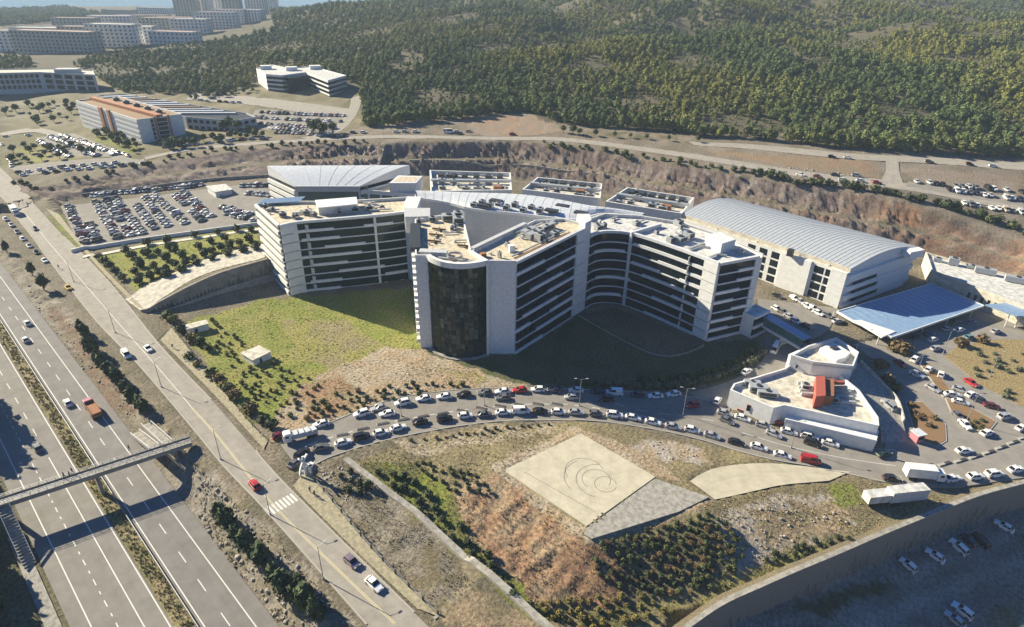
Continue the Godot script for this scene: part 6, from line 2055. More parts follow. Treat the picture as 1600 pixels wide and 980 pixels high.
func make_lorries() -> void:
	lorry(Vector2(-117.2,144.2), -46.0, "red tipper truck loaded with soil on the motorway", paint_of("pink"), "tipper", M.rust, 9.0)
	lorry(Vector2(-53.7,128.8), -118.0, "white flat-bed lorry with cargo entering the junction", paint_of("white"), "flat", M.grey_wall, 8.5)
	lorry(Vector2(101.6,119.9), 97.0, "white box truck parked at the kerb of the curved road", paint_of("white"), "box", M.white_wall, 9.0)
	lorry(Vector2(-246.9,300.5), 135.0, "white box truck among cars at the far end of the frontage road", paint_of("white"), "box", M.white_wall, 9.0)
	# parked trailers on the verge
	for q in [[86.2,111.5, 80.0, 7.0, 2.0, "low white box trailer on the verge above the retaining wall", M.roof_white], [93,112.4, 80.0, 9.5, 3.0, "tall grey-white box trailer on the verge above the retaining wall", M.grey_wall]]:
		var t := thing("box_trailer", q[5], "trailer")
		var p := Vector2(q[0], q[1])
		car_pose(t, p, q[2], ground(p))
		var l: float = q[3]
		var mb := MB.new()
		mb.box(Vector3(0, 1.0, 0), Vector3(2.0, 0.3, l))
		put("chassis", mb, M.dark, t)
		mb = MB.new()
		mb.box(Vector3(0, 1.16 + q[4] * 0.5, 0), Vector3(2.5, q[4], l))
		put("box_body", mb, q[6], t)
		mb = MB.new()
		mb.box(Vector3(0, 1.16 + q[4] + 0.04, 0), Vector3(2.56, 0.08, l + 0.06))
		put("roof", mb, M.roof_white, t)
		for z in [l * 0.5 - 1.0, l * 0.5 - 2.2]:
			for s in [-1.0, 1.0]:
				mb = MB.new()
				mb.cyl(Vector3(s * 1.2, 0.5, z), Vector3(s * 0.85, 0.5, z), 0.5, 0.5, 12)
				put("wheel", mb, M.rubber, t)


var crowns := {}

# a crown of small leaf-clump faces spread through an uneven volume; cone 0 is a ball, 1 a cone
func crown(key: String, s: int, n: int, rx: float, ry: float, leaf: float, cone: float, ca: Color, cb: Color) -> ArrayMesh:
	if crowns.has(key):
		return crowns[key]
	var r := RandomNumberGenerator.new()
	r.seed = s
	var no := FastNoiseLite.new()
	no.seed = s
	no.frequency = 0.9
	var mb := MB.new()
	mb.tinted = true
	for i in n:
		var d := Vector3(r.randfn(), r.randfn(), r.randfn()).normalized()
		var k := pow(r.randf(), 0.38)
		var lobe := 0.82 + 0.55 * no.get_noise_3d(d.x * 1.6, d.y * 1.6, d.z * 1.6)
		var p := d * k * lobe
		var t := clampf((p.y + 1.0) * 0.5, 0.0, 1.0)
		var squeeze := lerpf(1.0, 1.25 - 1.05 * t, cone)
		var c := Vector3(p.x * rx * squeeze, p.y * ry, p.z * rx * squeeze)
		var out := (d + Vector3(r.randf_range(-0.9, 0.9), r.randf_range(-0.4, 1.0), r.randf_range(-0.9, 0.9))).normalized()
		var a := out.cross(Vector3(r.randf() - 0.5, r.randf() - 0.5, r.randf() - 0.5)).normalized()
		var b := out.cross(a)
		var z := leaf * r.randf_range(0.6, 1.3)
		var col := ca.lerp(cb, r.randf())
		var v := r.randf_range(0.75, 1.2)
		mb.col = Color(col.r * v, col.g * v, col.b * v)
		a *= z * 0.5
		b *= z * 0.5 * r.randf_range(0.55, 1.0)
		mb.quad(c - a - b * 0.4, c - b, c + a * 1.1, c + b)
	crowns[key] = mb.mesh()
	return crowns[key]

func trunk(key: String, h: float, r: float, limbs: int) -> ArrayMesh:
	if crowns.has(key):
		return crowns[key]
	var mb := MB.new()
	mb.cyl(Vector3(0, -0.5, 0), Vector3(h * 0.02, h * 0.5, 0), r, r * 0.7, 7, false)
	mb.cyl(Vector3(h * 0.02, h * 0.5, 0), Vector3(0, h, h * 0.02), r * 0.7, r * 0.15, 6, false)
	for i in limbs:
		var a := TAU * i / limbs + 0.4
		var y := h * (0.4 + 0.4 * i / limbs)
		mb.cyl(Vector3(0, y, 0), Vector3(cos(a) * h * 0.24, y + h * 0.16, sin(a) * h * 0.24), r * 0.35, r * 0.08, 5, false)
	crowns[key] = mb.mesh()
	return crowns[key]

const PINE_A := Color(0.035, 0.055, 0.022)
const PINE_B := Color(0.075, 0.10, 0.035)
const WOOD_A := Color(0.10, 0.13, 0.04)
const WOOD_B := Color(0.19, 0.205, 0.06)
const BUSH_A := Color(0.05, 0.068, 0.026)
const BUSH_B := Color(0.115, 0.13, 0.042)
const GREY_A := Color(0.07, 0.085, 0.05)
const GREY_B := Color(0.16, 0.17, 0.11)
const GOLD_A := Color(0.12, 0.11, 0.03)
const GOLD_B := Color(0.24, 0.19, 0.05)
const BROWN_A := Color(0.09, 0.06, 0.03)
const BROWN_B := Color(0.18, 0.12, 0.05)

func plant(called: String, p: Vector2, h: float, kind: String, label: String, category: String, group: String) -> Node3D:
	var t := thing(called, label, category, G(p, -0.05), rng.randf() * TAU, group)
	var v := rng.randi_range(0, 2)
	var o: MeshInstance3D
	if kind == "pine":
		put("trunk", trunk("pine_trunk", 1.0, 0.035, 5), M.bark, t).scale = Vector3.ONE * h
		o = put("crown", crown("pine%d" % v, 40 + v, 420, 0.30, 0.44, 0.15, 0.55, PINE_A, PINE_B), M.leaf, t)
		o.position.y = h * 0.58
	elif kind == "wood":
		put("trunk", trunk("pine_trunk", 1.0, 0.035, 5), M.bark, t).scale = Vector3.ONE * h
		o = put("crown", crown("wood%d" % v, 50 + v, 420, 0.36, 0.44, 0.13, 0.45, WOOD_A, WOOD_B), M.leaf, t)
		o.position.y = h * 0.56
	elif kind == "tree":
		put("trunk", trunk("tree_trunk", 1.0, 0.045, 6), M.bark, t).scale = Vector3.ONE * h * 0.9
		o = put("crown", crown("tree%d" % v, 60 + v, 340, 0.42, 0.36, 0.16, 0.0, BUSH_A, BUSH_B), M.leaf, t)
		o.position.y = h * 0.62
	else:
		var c: Array = {"bush": [BUSH_A, BUSH_B], "dark": [PINE_A, BUSH_A], "grey": [GREY_A, GREY_B], "gold": [GOLD_A, GOLD_B], "brown": [BROWN_A, BROWN_B]}[kind]
		put("stems", trunk("stems", 0.6, 0.05, 6), M.bark, t).scale = Vector3.ONE * h
		o = put("foliage", crown(kind + str(v), 70 + v + hash(kind) % 50, 230, 0.62, 0.5, 0.24, 0.0, c[0], c[1]), M.leaf, t)
		o.position.y = h * 0.46
	o.scale = Vector3(h, h * rng.randf_range(0.9, 1.1), h) * 1.0
	return t

func inside(poly: PackedVector2Array, n: int, apart: float) -> PackedVector2Array:
	var o := PackedVector2Array()
	var r := bounds(poly)
	var guard := 0
	while o.size() < n and guard < n * 40:
		guard += 1
		var p := r.position + Vector2(rng.randf(), rng.randf()) * r.size
		if not Geometry2D.is_point_in_polygon(p, poly):
			continue
		var ok := true
		for q in o:
			if q.distance_squared_to(p) < apart * apart:
				ok = false
				break
		if ok:
			o.append(p)
	return o

func scatter(poly: Array, n: int, apart: float, h0: float, h1: float, kind: String, called: String, label: String, group: String) -> void:
	for p in inside(L(poly), n, apart):
		var k := kind
		if kind == "mixed":
			k = ["bush", "dark", "bush", "brown"][rng.randi_range(0, 3)]
		plant(called, p, rng.randf_range(h0, h1), k, label, "shrub", group)

func crowd(called: String, label: String, category: String, mesh: Mesh, m: Material, xf: Array, cols := []) -> void:
	var mm := MultiMesh.new()
	mm.transform_format = MultiMesh.TRANSFORM_3D
	mm.use_colors = not cols.is_empty()
	mm.mesh = mesh
	mm.instance_count = xf.size()
	for i in xf.size():
		mm.set_instance_transform(i, xf[i])
		if not cols.is_empty():
			mm.set_instance_color(i, cols[i])
	var o := MultiMeshInstance3D.new()
	o.name = numbered(called)
	o.multimesh = mm
	o.material_override = m
	add_child(o)
	tag(o, label, category)
	o.set_meta("kind", "stuff")

func make_plants() -> void:
	# dark pines on the rocky slope beside the motorway
	var i := 0
	var slope := L([-217.2,252.4,-189.9,228.4,-177.1,215.9,-139.2,179.4,-133.7,172,-130.5,169,-124.1,162.2,-114.6,153.8,-105.7,145.1,-100,140.1,-61.6,100.8,-55,94.5,-50.3,90.6,-43.6,83.8,-38,79.9,-40.3,83.6,-35.3,77.5,-143.4,183.5,-127.4,165.6,-119.3,157.9,-110.2,149.4,-102.7,142.6,-64.4,103.4,-58.4,97.6,-52.6,92.4,-46.7,86.9,-41,81.8])
	for p in slope:
		var where := "above the footbridge ramp" if (i > 2 and i < 10) or (i > 16 and i < 22) else "by the far frontage verge" if i < 3 else "on the lower rocky slope by the frontage road"
		plant("pine_tree", p, [6.0, 6.5, 7.5, 6.5, 7.0, 7.5, 7.0, 7.5, 7.0, 6.5, 7.5, 8.0, 8.0, 8.5, 8.0, 5.5, 7.0, 5.5, 6.0, 6.5, 6.0, 5.5, 6.5, 6.0, 6.0, 6.5, 6.0][i], "pine", "dark pine %s, %s of the slope pines" % [where, nth(i)], "tree", "dark pines on the rocky slope")
		i += 1
	# trees left of the motorway, mostly outside the picture: they shade the lanes
	for q in [[207, -0.8, 15], [214, -3.0, 16], [200, -3.2, 15], [222, -1.6, 15], [192, -5.0, 13], [228, -6.0, 15], [183, -9.0, 12], [170, -9.5, 11], [160, -11, 12], [150, -12, 12], [142, -10, 11], [134, -12, 12], [126, -11, 11], [120, -14, 12], [140, -16, 13], [112, -12, 11], [104, -11, 10], [158, -8, 11], [96, -9, 10]]:
		plant("pine_tree", ALONG * q[0] + ACROSS * q[1], q[2], "pine", "tall dark pine in the belt left of the motorway", "tree", "pine belt left of the motorway")
	# garden: clipped round trees
	i = 0
	for p in L([-156.6,254,-148.1,254.5,-138.2,258.6,-128.6,260.2,-120.5,261.3,-113.4,259.7,-167.6,239.5,-162.3,234.3,-157.8,229.8,-151.1,223.3,-142.3,218.7,-138.9,221.1,-157.2,242.3,-148.6,232.4,-142.1,230.5,-147.1,243.8,-140,236.7,-139.9,244.3,-133.5,237.5,-126.8,233.3,-123.9,236.2,-121.8,238.9,-118.9,241.4,-116.2,243.3,-112.8,245.1,-109.8,247.8,-134.8,225.9,-136.1,223.2,-132.1,228.4,-130.3,245.4,-151.2,242.9,-162.6,247.8,-128.4,228.9,-143.9,247.5,-127.3,250.5,-121.8,251.9,-172.4,244.1,-148,227.2,-131.8,220.7,-127.1,223.3,-123.2,227.8,-118.6,231.5,-113.7,234.7,-108.2,236.6,-103.5,238.2]):
		plant("garden_tree", p, rng.randf_range(3.0, 4.2), "dark" if i % 3 else "bush", "clipped round dark tree on the green garden slope beside the car park", "tree", "round garden trees")
		i += 1
	# around the lawn
	i = 0
	for q in [[-115.7,190.4, "gold"], [-118.5,192.2, "bush"], [-103.8,177.8, "gold"], [-95.5,162.9, "gold"], [-95.9,172, "dark"], [-99.9,175.5, "dark"], [-85,154, "brown"], [-88.8,157.3, "bush"], [-77.2,146, "brown"], [-80.7,149.4, "bush"], [-70.2,139.5, "brown"], [-99.8,167.3, "bush"], [-65.8,135.2, "dark"], [-72,140.9, "bush"], [-62.5,133.1, "dark"], [-109.6,183.5, "dark"], [-82.3,150.7, "gold"]]:
		var w := "%s bush along the pavement edge of the lawn, %s from the white cabin" % [{"gold": "golden", "bush": "green", "dark": "dark green", "brown": "brown"}[q[2]], nth(i)]
		plant("bush", Vector2(q[0], q[1]), rng.randf_range(2.6, 4.0), q[2], w, "shrub", "bushes along the lawn edge")
		i += 1
	scatter([-104.1,193,-92,184.7,-70,163.3,-56,155.1,-54.2,142,-62.9,136.8,-72.8,147.2,-91.4,167.8], 75, 1.7, 0.8, 1.5, "bush", "lawn_shrub", "small dark shrub on the green lawn below the white shed", "small shrubs on the lawn")
	scatter([-62.1,136.9,-51,150.2,-29.9,156,-1.5,157.1,-18.3,153.9,-35.6,146.4,-50.6,135.5], 45, 1.8, 0.8, 1.9, "mixed", "bank_shrub", "small shrub on the bare soil bank above the curved road", "shrubs on the soil bank")
	# hedge of grey bushes in the tower's shade
	i = 0
	for p in resample(L([20.4,157.9,30.8,157.3,42.2,157.1,51.9,158.1,62.7,162.5,72.4,168.6,80.9,176.2]), 24):
		plant("hedge_bush", p + Vector2(rng.randf_range(-0.4, 0.4), rng.randf_range(0.0, 0.8)), rng.randf_range(2.2, 3.0), "grey", "grey-green hedge bush below the right wing, %s from its shaded end" % nth(i), "shrub", "grey hedge below the right wing")
		i += 1
	for p in resample(L([39,160.4,50.7,161.2,61.6,165.6,71.2,171.5,79.3,178.9]), 16):
		i += 1
		plant("hedge_bush", p, rng.randf_range(2.0, 2.8), "bush", "green bush of the second hedge row below the right wing, %s from its shaded end" % nth(i - 24), "shrub", "green hedge below the right wing")
	# the plot of the court
	scatter([-32.6,117.7,-24,116.8,-13.7,105.9,-3.2,94,4.8,84.1,0.9,82.9,-11.6,97.7,-22.4,106.1], 46, 2.5, 1.5, 2.2, "dark", "round_shrub", "round dark shrub on the green strip beside the pale wall", "round shrubs beside the pale wall")
	scatter([18.5,96.4,45.3,105.3,51.9,97.9,44.1,88.6,26.8,86.4,18,89.9], 150, 1.2, 0.8, 1.5, "mixed", "slope_shrub", "small shrub on the slope below the gravel yard", "shrubs on the slope below the gravel")
	scatter([6.1,85.5,27,87.3,33.5,83.9,21,80.5,9.3,77.3], 40, 1.6, 1.0, 1.9, "gold", "yellow_shrub", "yellowish shrub at the foot of the court slope", "yellowish shrubs at the slope foot")
	scatter([-24.7,121.9,-7.8,116.1,-3.7,110.4,-14.2,111.1], 28, 1.7, 0.8, 1.4, "mixed", "low_shrub", "low shrub on the weedy ground left of the court", "low shrubs left of the court")
	scatter([54.2,95.8,71.6,101.7,75.7,101.2,57.4,92.8], 16, 1.6, 1.0, 1.7, "dark", "round_shrub", "dark shrub along the crest of the long retaining wall", "shrubs along the retaining wall crest")
	scatter([-25.7,128.4,-2.9,135.1,12.5,137.3,-2.8,132.8], 26, 1.8, 0.6, 1.1, "mixed", "verge_shrub", "low shrub on the verge below the curved road", "shrubs on the road verge")
	scatter([-41.2,115,-37.1,117,-30.2,109.5,-33.8,105.8], 7, 2.0, 1.5, 2.6, "dark", "corner_shrub", "dark shrub among the rubble at the junction corner", "shrubs at the junction corner")
	# bushes along the top of the cut
	i = -1
	for p in resample(L([115,313.6,136.4,299.1,158.4,287.8,177.3,278.3,191,271.5,206.2,263,216,252.2]), 44):
		i += 1
		plant("crest_bush", p + Vector2(rng.randf_range(-2, 2), rng.randf_range(0, 4)), rng.randf_range(2.4, 4.6), "dark" if rng.randf() < 0.5 else "bush", "dark bush on the cut crest above the barrel roof, %s from the left" % nth(i), "shrub", "bushes along the crest of the cut")
	i = -1
	for p in resample(L([17,376.6,52,357,83.1,335.8,113.7,314.8]), 34):
		i += 1
		plant("crest_bush", p + Vector2(rng.randf_range(-3, 3), rng.randf_range(-2, 3)), rng.randf_range(1.6, 3.4), "bush", "green bush on the cut crest behind the service blocks, %s from the left" % nth(i), "shrub", "bushes along the crest of the cut")
	i = -1
	for p in resample(L([-275.2,340.7,-253,328.9,-228.3,341,-207.8,357.2,-180.2,370.2,-141.3,377.8,-92.8,381]), 44):
		i += 1
		plant("crest_bush", p + Vector2(rng.randf_range(-3, 3), rng.randf_range(-3, 3)), rng.randf_range(1.6, 3.2), "dark", "dark bush on the cut crest behind the full car park, %s from the left" % nth(i), "shrub", "bushes along the crest of the cut")
	for q in [[34.8,390.7, 6.0], [38.4,387.9, 5.0], [29.2,393.8, 5.0], [104.7,370.2, 4.0], [58.6,381.9, 4.0], [47.7,385.5, 4.5], [67.7,379.8, 3.5], [76.6,376.8, 3.5], [88.9,373.6, 3.5]]:
		plant("roadside_tree", Vector2(q[0], q[1]), q[2], "tree", "broad green tree between the ring road and the forest", "tree", "trees between ring road and forest")
	# campus trees
	for q in [[-125.4,402.5, 10.0], [-118.3,398.6, 9.0], [-113.6,403.5, 8.0], [-124.7,411.8, 8.0], [-185.8,423.1, 9.0], [-188.3,418.7, 8.0], [-179.2,418.9, 8.0]]:
		plant("campus_tree", Vector2(q[0], q[1]), q[2], "tree", "large round tree at the campus car parks", "tree", "large trees at the campus car parks")
	for a in [[-411.4,523.9,-352.1,529.6,-319.4,470.7,-340,462.2,-369.2,463.9], [-329.5,413.2,-276.5,403.6,-250.1,379.5,-279.5,369.7,-305.4,381.2], [-302.5,470.2,-228.5,390.5,-225.9,377.8,-274.3,421.2], [-218.5,386.4,-164.9,411.8,-152.8,400.3,-206.2,377.1], [-265.4,533.9,-212.5,545.9,-210.3,532.4,-251.6,514.3]]:
		for p in inside(L(a), 24, 3.5):
			plant("campus_tree", p, rng.randf_range(3.0, 7.0), "tree", "small tree among the campus lawns and car parks", "tree", "small campus trees")
	# car park islands and ochre garden on the right
	scatter([143.5,177.3,168.9,181,146.8,149.1,142.9,160], 14, 2.5, 1.4, 2.6, "grey", "garden_shrub", "grey-green shrub on the ochre garden right of the car park", "shrubs on the ochre garden")
	scatter([114.3,150.6,118.5,150.7,119.1,141.1,114.4,134.2,110.1,135.7], 6, 2.0, 1.2, 2.4, "brown", "island_shrub", "brownish shrub on the ochre island by the pink kiosk", "shrubs on the kiosk island")
	scatter([127.9,148.6,133.6,142.9,129.6,139.4,125.9,140.4], 5, 1.6, 1.0, 2.0, "bush", "island_shrub", "green shrub on the planted island of the right car park", "shrubs on the planted island")
	for q in [[127.8,178.9], [126.1,180.4], [115.9,169.8], [113.5,160.9], [113.9,157.6], [150,184.4], [159,186.8]]:
		plant("bare_tree", Vector2(q[0], q[1]), rng.randf_range(3.5, 5.0), "brown", "russet bare-looking tree in the canopy's shade by the ramp", "tree", "russet trees by the canopy")
	make_forest()
	make_left_wood()
	make_tufts()

var wood := L([-117.5,507.5,-94.2,410.9,-83,411.8,-59.8,420.8,-25.2,429,-19.2,436,10.4,434.5,30.1,410.1,56.7,398.2,97.1,386.4,103.1,379.4,127,372.3,158.3,358.5,188.7,347.8,230,341.6,283.4,335.4])
var wood_left := L([-814.6,2313.7,-325.2,940.6,-381.1,860,-458.1,828.8,-474.8,757.5,-453.5,685.5,-399.5,639.5,-329.7,556.1,-268.7,541.2,-218.1,546.9,-231.5,593.3,-182.6,570.5,-137.9,554.4,-122.9,535.6])

func make_forest() -> void:
	var poly := wood.duplicate()
	poly.append_array(L([700, 330, 1100, 900, 700, 1900, -250, 2300]))
	poly.append_array(wood_left)
	var second := L([-1510.7,2054.4,-1354.9,2137,-935.4,1601.3,-889.2,1350.5,-937.4,1261])
	var third := L([-619.1,786,-555.1,774.6,-489.4,692.1,-547.1,688.7])
	# the front row, tree by tree
	var edge := resample(wood, 150)
	for i in edge.size():
		var p := edge[i] + Vector2(rng.randf_range(-2, 2), rng.randf_range(1.0, 4.5))
		if not Geometry2D.is_point_in_polygon(p, poly):
			continue
		plant("pine_tree", p, rng.randf_range(6.0, 9.5), "wood", "pine in the front row of the hillside forest above the ring road", "tree", "front row of the hillside forest")
	var r := bounds(poly)
	var xf := [[], [], []]
	var cols := [[], [], []]
	var f := r.position.y
	while f < 2200.0:
		var step := 4.6 if f < 620.0 else 6.0 if f < 900.0 else 9.0
		var x := -f * 1.05 - 60.0
		while x < minf(r.end.x, f * 1.0 + 120.0):
			var p := Vector2(x + rng.randf() * step, f + rng.randf() * step)
			x += step
			var b := broad.get_noise_2d(p.x * 0.55 + 300.0, p.y * 0.55)
			var rocky := b > 0.24
			if not Geometry2D.is_point_in_polygon(p, poly):
				if not (Geometry2D.is_point_in_polygon(p, second) or Geometry2D.is_point_in_polygon(p, third)):
					continue
			if rocky and rng.randf() < 0.4:
				continue
			var h := lerpf(3.6, 9.2, rng.randf() * rng.randf() + 0.25 * rng.randf()) * (0.55 if rocky else 1.0) * (1.0 if step < 8.0 else 1.45)
			var v := rng.randi_range(0, 2)
			xf[v].append(Transform3D(Basis(Vector3.UP, rng.randf() * TAU).scaled(Vector3(h, h * rng.randf_range(0.85, 1.15), h)), G(p, h * 0.5)))
			var tone := clampf(0.5 + 1.6 * broad.get_noise_2d(p.x * 0.3, p.y * 0.3 + 900.0) + rng.randf_range(-0.25, 0.25), 0.0, 1.0)
			cols[v].append(Color(0.62, 0.76, 0.78).lerp(Color(1.35, 1.18, 0.9), tone) * rng.randf_range(0.8, 1.2))
		f += step
	for v in 3:
		crowd("forest", ["pine forest covering the hillside behind the hospital", "darker pines mixed into the hillside forest", "rounder pines mixed into the hillside forest"][v], "forest", crown("forest%d" % v, 90 + v, 240, 0.42, 0.5, 0.14, 0.4, WOOD_A, WOOD_B), M.leaf, xf[v], cols[v])

# scattered wood left of the motorway
func make_left_wood() -> void:
	var xf := []
	var cols := []
	for i in 2600:
		var p := ALONG * rng.randf_range(60, 900) + ACROSS * rng.randf_range(-190, -21)
		if broad.get_noise_2d(p.x, p.y) > 0.22:
			continue
		var h := rng.randf_range(4.0, 8.5)
		xf.append(Transform3D(Basis(Vector3.UP, rng.randf() * TAU).scaled(Vector3.ONE * h), G(p, h * 0.5)))
		cols.append(Color(0.62, 0.76, 0.78).lerp(Color(1.2, 1.1, 0.9), rng.randf()))
	crowd("roadside_wood", "scattered pine wood beyond the left side of the motorway", "forest", crowns["forest0"], M.leaf, xf, cols)

func make_tufts() -> void:
	# grass tufts and weeds: a few blades each
	var r := RandomNumberGenerator.new()
	r.seed = 5
	var shapes := []
	for k in 2:
		var mb := MB.new()
		mb.tinted = true
		for i in 9:
			var a := r.randf() * TAU
			var d := Vector3(cos(a), 0, sin(a))
			var s := d.cross(Vector3.UP) * 0.16
			var c := d * r.randf_range(0.0, 0.25)
			mb.col = Color.WHITE * r.randf_range(0.7, 1.1)
			mb.tri(c - s, c + s, c + d * r.randf_range(0.1, 0.4) + Vector3.UP * r.randf_range(0.3, 0.6))
		shapes.append(mb.mesh())
	var areas := [
		[[-112.7,190.1,-94,208,-79,212.9,-39.6,221.1,-29.9,176.7,-44.9,155.6,-61.1,141.6,-63.6,133.9,-85.2,153.2], 1500, Color(0.20, 0.24, 0.05), Color(0.32, 0.29, 0.10)],
		[[-39.4,120.3,-28.5,125.8,0.5,136.4,17.7,137.1,-2.4,117.5,16.7,99.5,46.1,108.6,79.1,119.5,98.9,115.3,118.5,117,69.9,97.3,39.3,84.4,13.4,79.7,4.6,77.9,-9.9,94.3], 3000, Color(0.22, 0.18, 0.08), Color(0.42, 0.34, 0.18)],
		[[-48.4,116.6,-39.4,120.3,-20.8,104.6,-6.4,85.6,-12.8,77.7,-26.7,91.6], 900, Color(0.28, 0.23, 0.14), Color(0.44, 0.37, 0.25)],
		[[-57.6,141.8,-44.9,155.6,-28.1,170.8,0.3,158.9,-18.2,152.9,-35.5,145.7], 400, Color(0.30, 0.26, 0.11), Color(0.45, 0.36, 0.20)],
		[[-175.7,247.4,-157.9,256.1,-113.3,265,-103.4,245.1,-131.4,224.3,-139.9,213], 500, Color(0.19, 0.23, 0.05), Color(0.30, 0.28, 0.09)],
		[[-81.4,124.3,-70.8,114.7,-50.8,96.7,-26.8,74.3,-44.2,78.4,-70.2,104.1], 1000, Color(0.22, 0.19, 0.09), Color(0.40, 0.33, 0.20)],
		[[-226.5,260.8,-186.6,226.7,-133,173.8,-99.7,140.8,-81.4,124.3,-107.2,143.7,-144.4,177.7,-204.2,229.4], 900, Color(0.22, 0.18, 0.09), Color(0.38, 0.30, 0.18)],
		[[142.1,180.3,156.3,187.9,191.1,182.6,159,141.3,146.7,151.5,142,161.7], 700, Color(0.30, 0.23, 0.10), Color(0.40, 0.31, 0.15)]]
	var labels := ["short green grass on the hospital lawn", "dry weeds and grass on the court plot", "dead weeds on the strip beside the pavement", "thin dry grass on the soil bank", "grass of the garden slope", "weeds on the lower rocky slope", "weeds on the upper rocky slope", "ochre grass of the right garden"]
	for k in areas.size():
		var a: Array = areas[k]
		var poly := L(a[0])
		var b := bounds(poly)
		var xf := []
		var cols := []
		var guard := 0
		while xf.size() < a[1] and guard < a[1] * 8:
			guard += 1
			var p := b.position + Vector2(rng.randf(), rng.randf()) * b.size
			if not Geometry2D.is_point_in_polygon(p, poly) or Geometry2D.is_point_in_polygon(p, court) or Geometry2D.is_point_in_polygon(p, gravel_yard):
				continue
			if fine.get_noise_2d(p.x * 0.8 + 40.0, p.y * 0.8) < -0.12:
				continue
			var s := rng.randf_range(0.28, 0.7)
			xf.append(Transform3D(Basis(Vector3.UP, rng.randf() * TAU).scaled(Vector3(s, s * rng.randf_range(0.5, 1.0), s)), G(p, -0.02)))
			cols.append(a[2].lerp(a[3], rng.randf()))
		crowd("grass_tufts", labels[k], "grass", shapes[k % 2], M.leaf, xf, cols)
	# median weeds
	var mx := []
	var mc := []
	for i in 1500:
		var p := ALONG * rng.randf_range(60, 330) + ACROSS * rng.randf_range(12.7, 15.2)
		var s := rng.randf_range(0.4, 1.0)
		mx.append(Transform3D(Basis(Vector3.UP, rng.randf() * TAU).scaled(Vector3.ONE * s), G(p, -0.02)))
		mc.append(Color(0.26, 0.25, 0.09).lerp(Color(0.46, 0.37, 0.19), rng.randf()))
	crowd("grass_tufts", "weeds on the motorway median", "grass", shapes[0], M.leaf, mx, mc)

# stones: lumps of eight to twenty faces
func stone_shape(s: int) -> ArrayMesh:
	var r := RandomNumberGenerator.new()
	r.seed = s
	var sp := SphereMesh.new()
	sp.radial_segments = 7
	sp.rings = 3
	sp.radius = 0.5
	sp.height = 0.8
	var a := sp.get_mesh_arrays()
	var v: PackedVector3Array = a[Mesh.ARRAY_VERTEX]
	var move := {}
	for i in v.size():
		var k := v[i].snapped(Vector3.ONE * 0.01)
		if not move.has(k):
			move[k] = v[i] * r.randf_range(0.7, 1.3)
		v[i] = move[k]
	var mb := MB.new()
	var ix: PackedInt32Array = a[Mesh.ARRAY_INDEX]
	for i in range(0, ix.size(), 3):
		mb.tri(v[ix[i]], v[ix[i + 2]], v[ix[i + 1]])
	return mb.mesh()

func make_stones() -> void:
	var areas := [
		[[-77.4,118.6,-51,97.5,-29.5,75.7,-43.4,79.7,-70.6,105.1], 240, 0.25, 1.3, "grey boulders on the lower rocky slope"],
		[[-191.7,226.1,-146.2,185.1,-125.2,163.1,-98.4,137.9,-105.4,140.2,-132.5,164.9,-179.1,210.8], 150, 0.25, 1.0, "boulders on the upper rocky slope"],
		[[-46.3,117,-36.8,119.1,-29,110.7,-36.8,106.5], 160, 0.2, 0.9, "rubble at the junction corner"],
		[[35.7,132.2,48.1,127.8,47.7,123.1,37.4,123.7], 70, 0.1, 0.7, "pale rubble beside the curved road"],
		[[49.9,106.1,75.8,112,77.3,104.9,56.1,97.6,47.7,92.5], 130, 0.1, 0.9, "pale rubble on the plot near the trailers"],
		[[93.9,338.9,144.6,321.5,178.4,304.3,174.6,296.6,136.7,308.8], 200, 0.4, 1.5, "stones along the ring road"],
		[[-31.7,125.7,-6.2,132.7,17.6,136.5,14,134.2,-9.3,128.9], 90, 0.1, 0.6, "pale stones on the verge of the curved road"]]
	for k in areas.size():
		var a: Array = areas[k]
		var xf := []
		for p in inside(L(a[0]), a[1], 0.35):
			var s: float = lerpf(a[2], a[3], pow(rng.randf(), 2.5))
			xf.append(Transform3D(Basis(Vector3(rng.randf(), rng.randf(), rng.randf()).normalized(), rng.randf() * TAU).scaled(Vector3(s, s * 0.7, s)), G(p, s * 0.1)))
		crowd("stones", a[4], "stones", stone_shape(20 + k), M.stone, xf)


func lamp_post(p: Vector2, h: float, turn: float, arms: int, label: String, group: String) -> void:
	var t := thing("lamp_post", label, "lamp post", B(p, 0.0), turn, group)
	var mb := MB.new()
	mb.cyl(Vector3(0, -0.3, 0), Vector3(0, h, 0), 0.11, 0.06, 8)
	put("pole", mb, M.steel, t)
	mb = MB.new()
	mb.box(Vector3(0, 0.25, 0), Vector3(0.35, 0.5, 0.35))
	put("base", mb, M.steel, t)
	for i in arms:
		var s := 1.0 if i == 0 else -1.0
		mb = MB.new()
		mb.cyl(Vector3(0, h - 0.1, 0), Vector3(s * 1.3, h + 0.25, 0), 0.045, 0.035, 6)
		var a := put("arm", mb, M.steel, t)
		mb = MB.new()
		mb.box(Vector3(s * 1.6, h + 0.25, 0), Vector3(0.75, 0.12, 0.3))
		put("lamp_head", mb, M.duct, a)

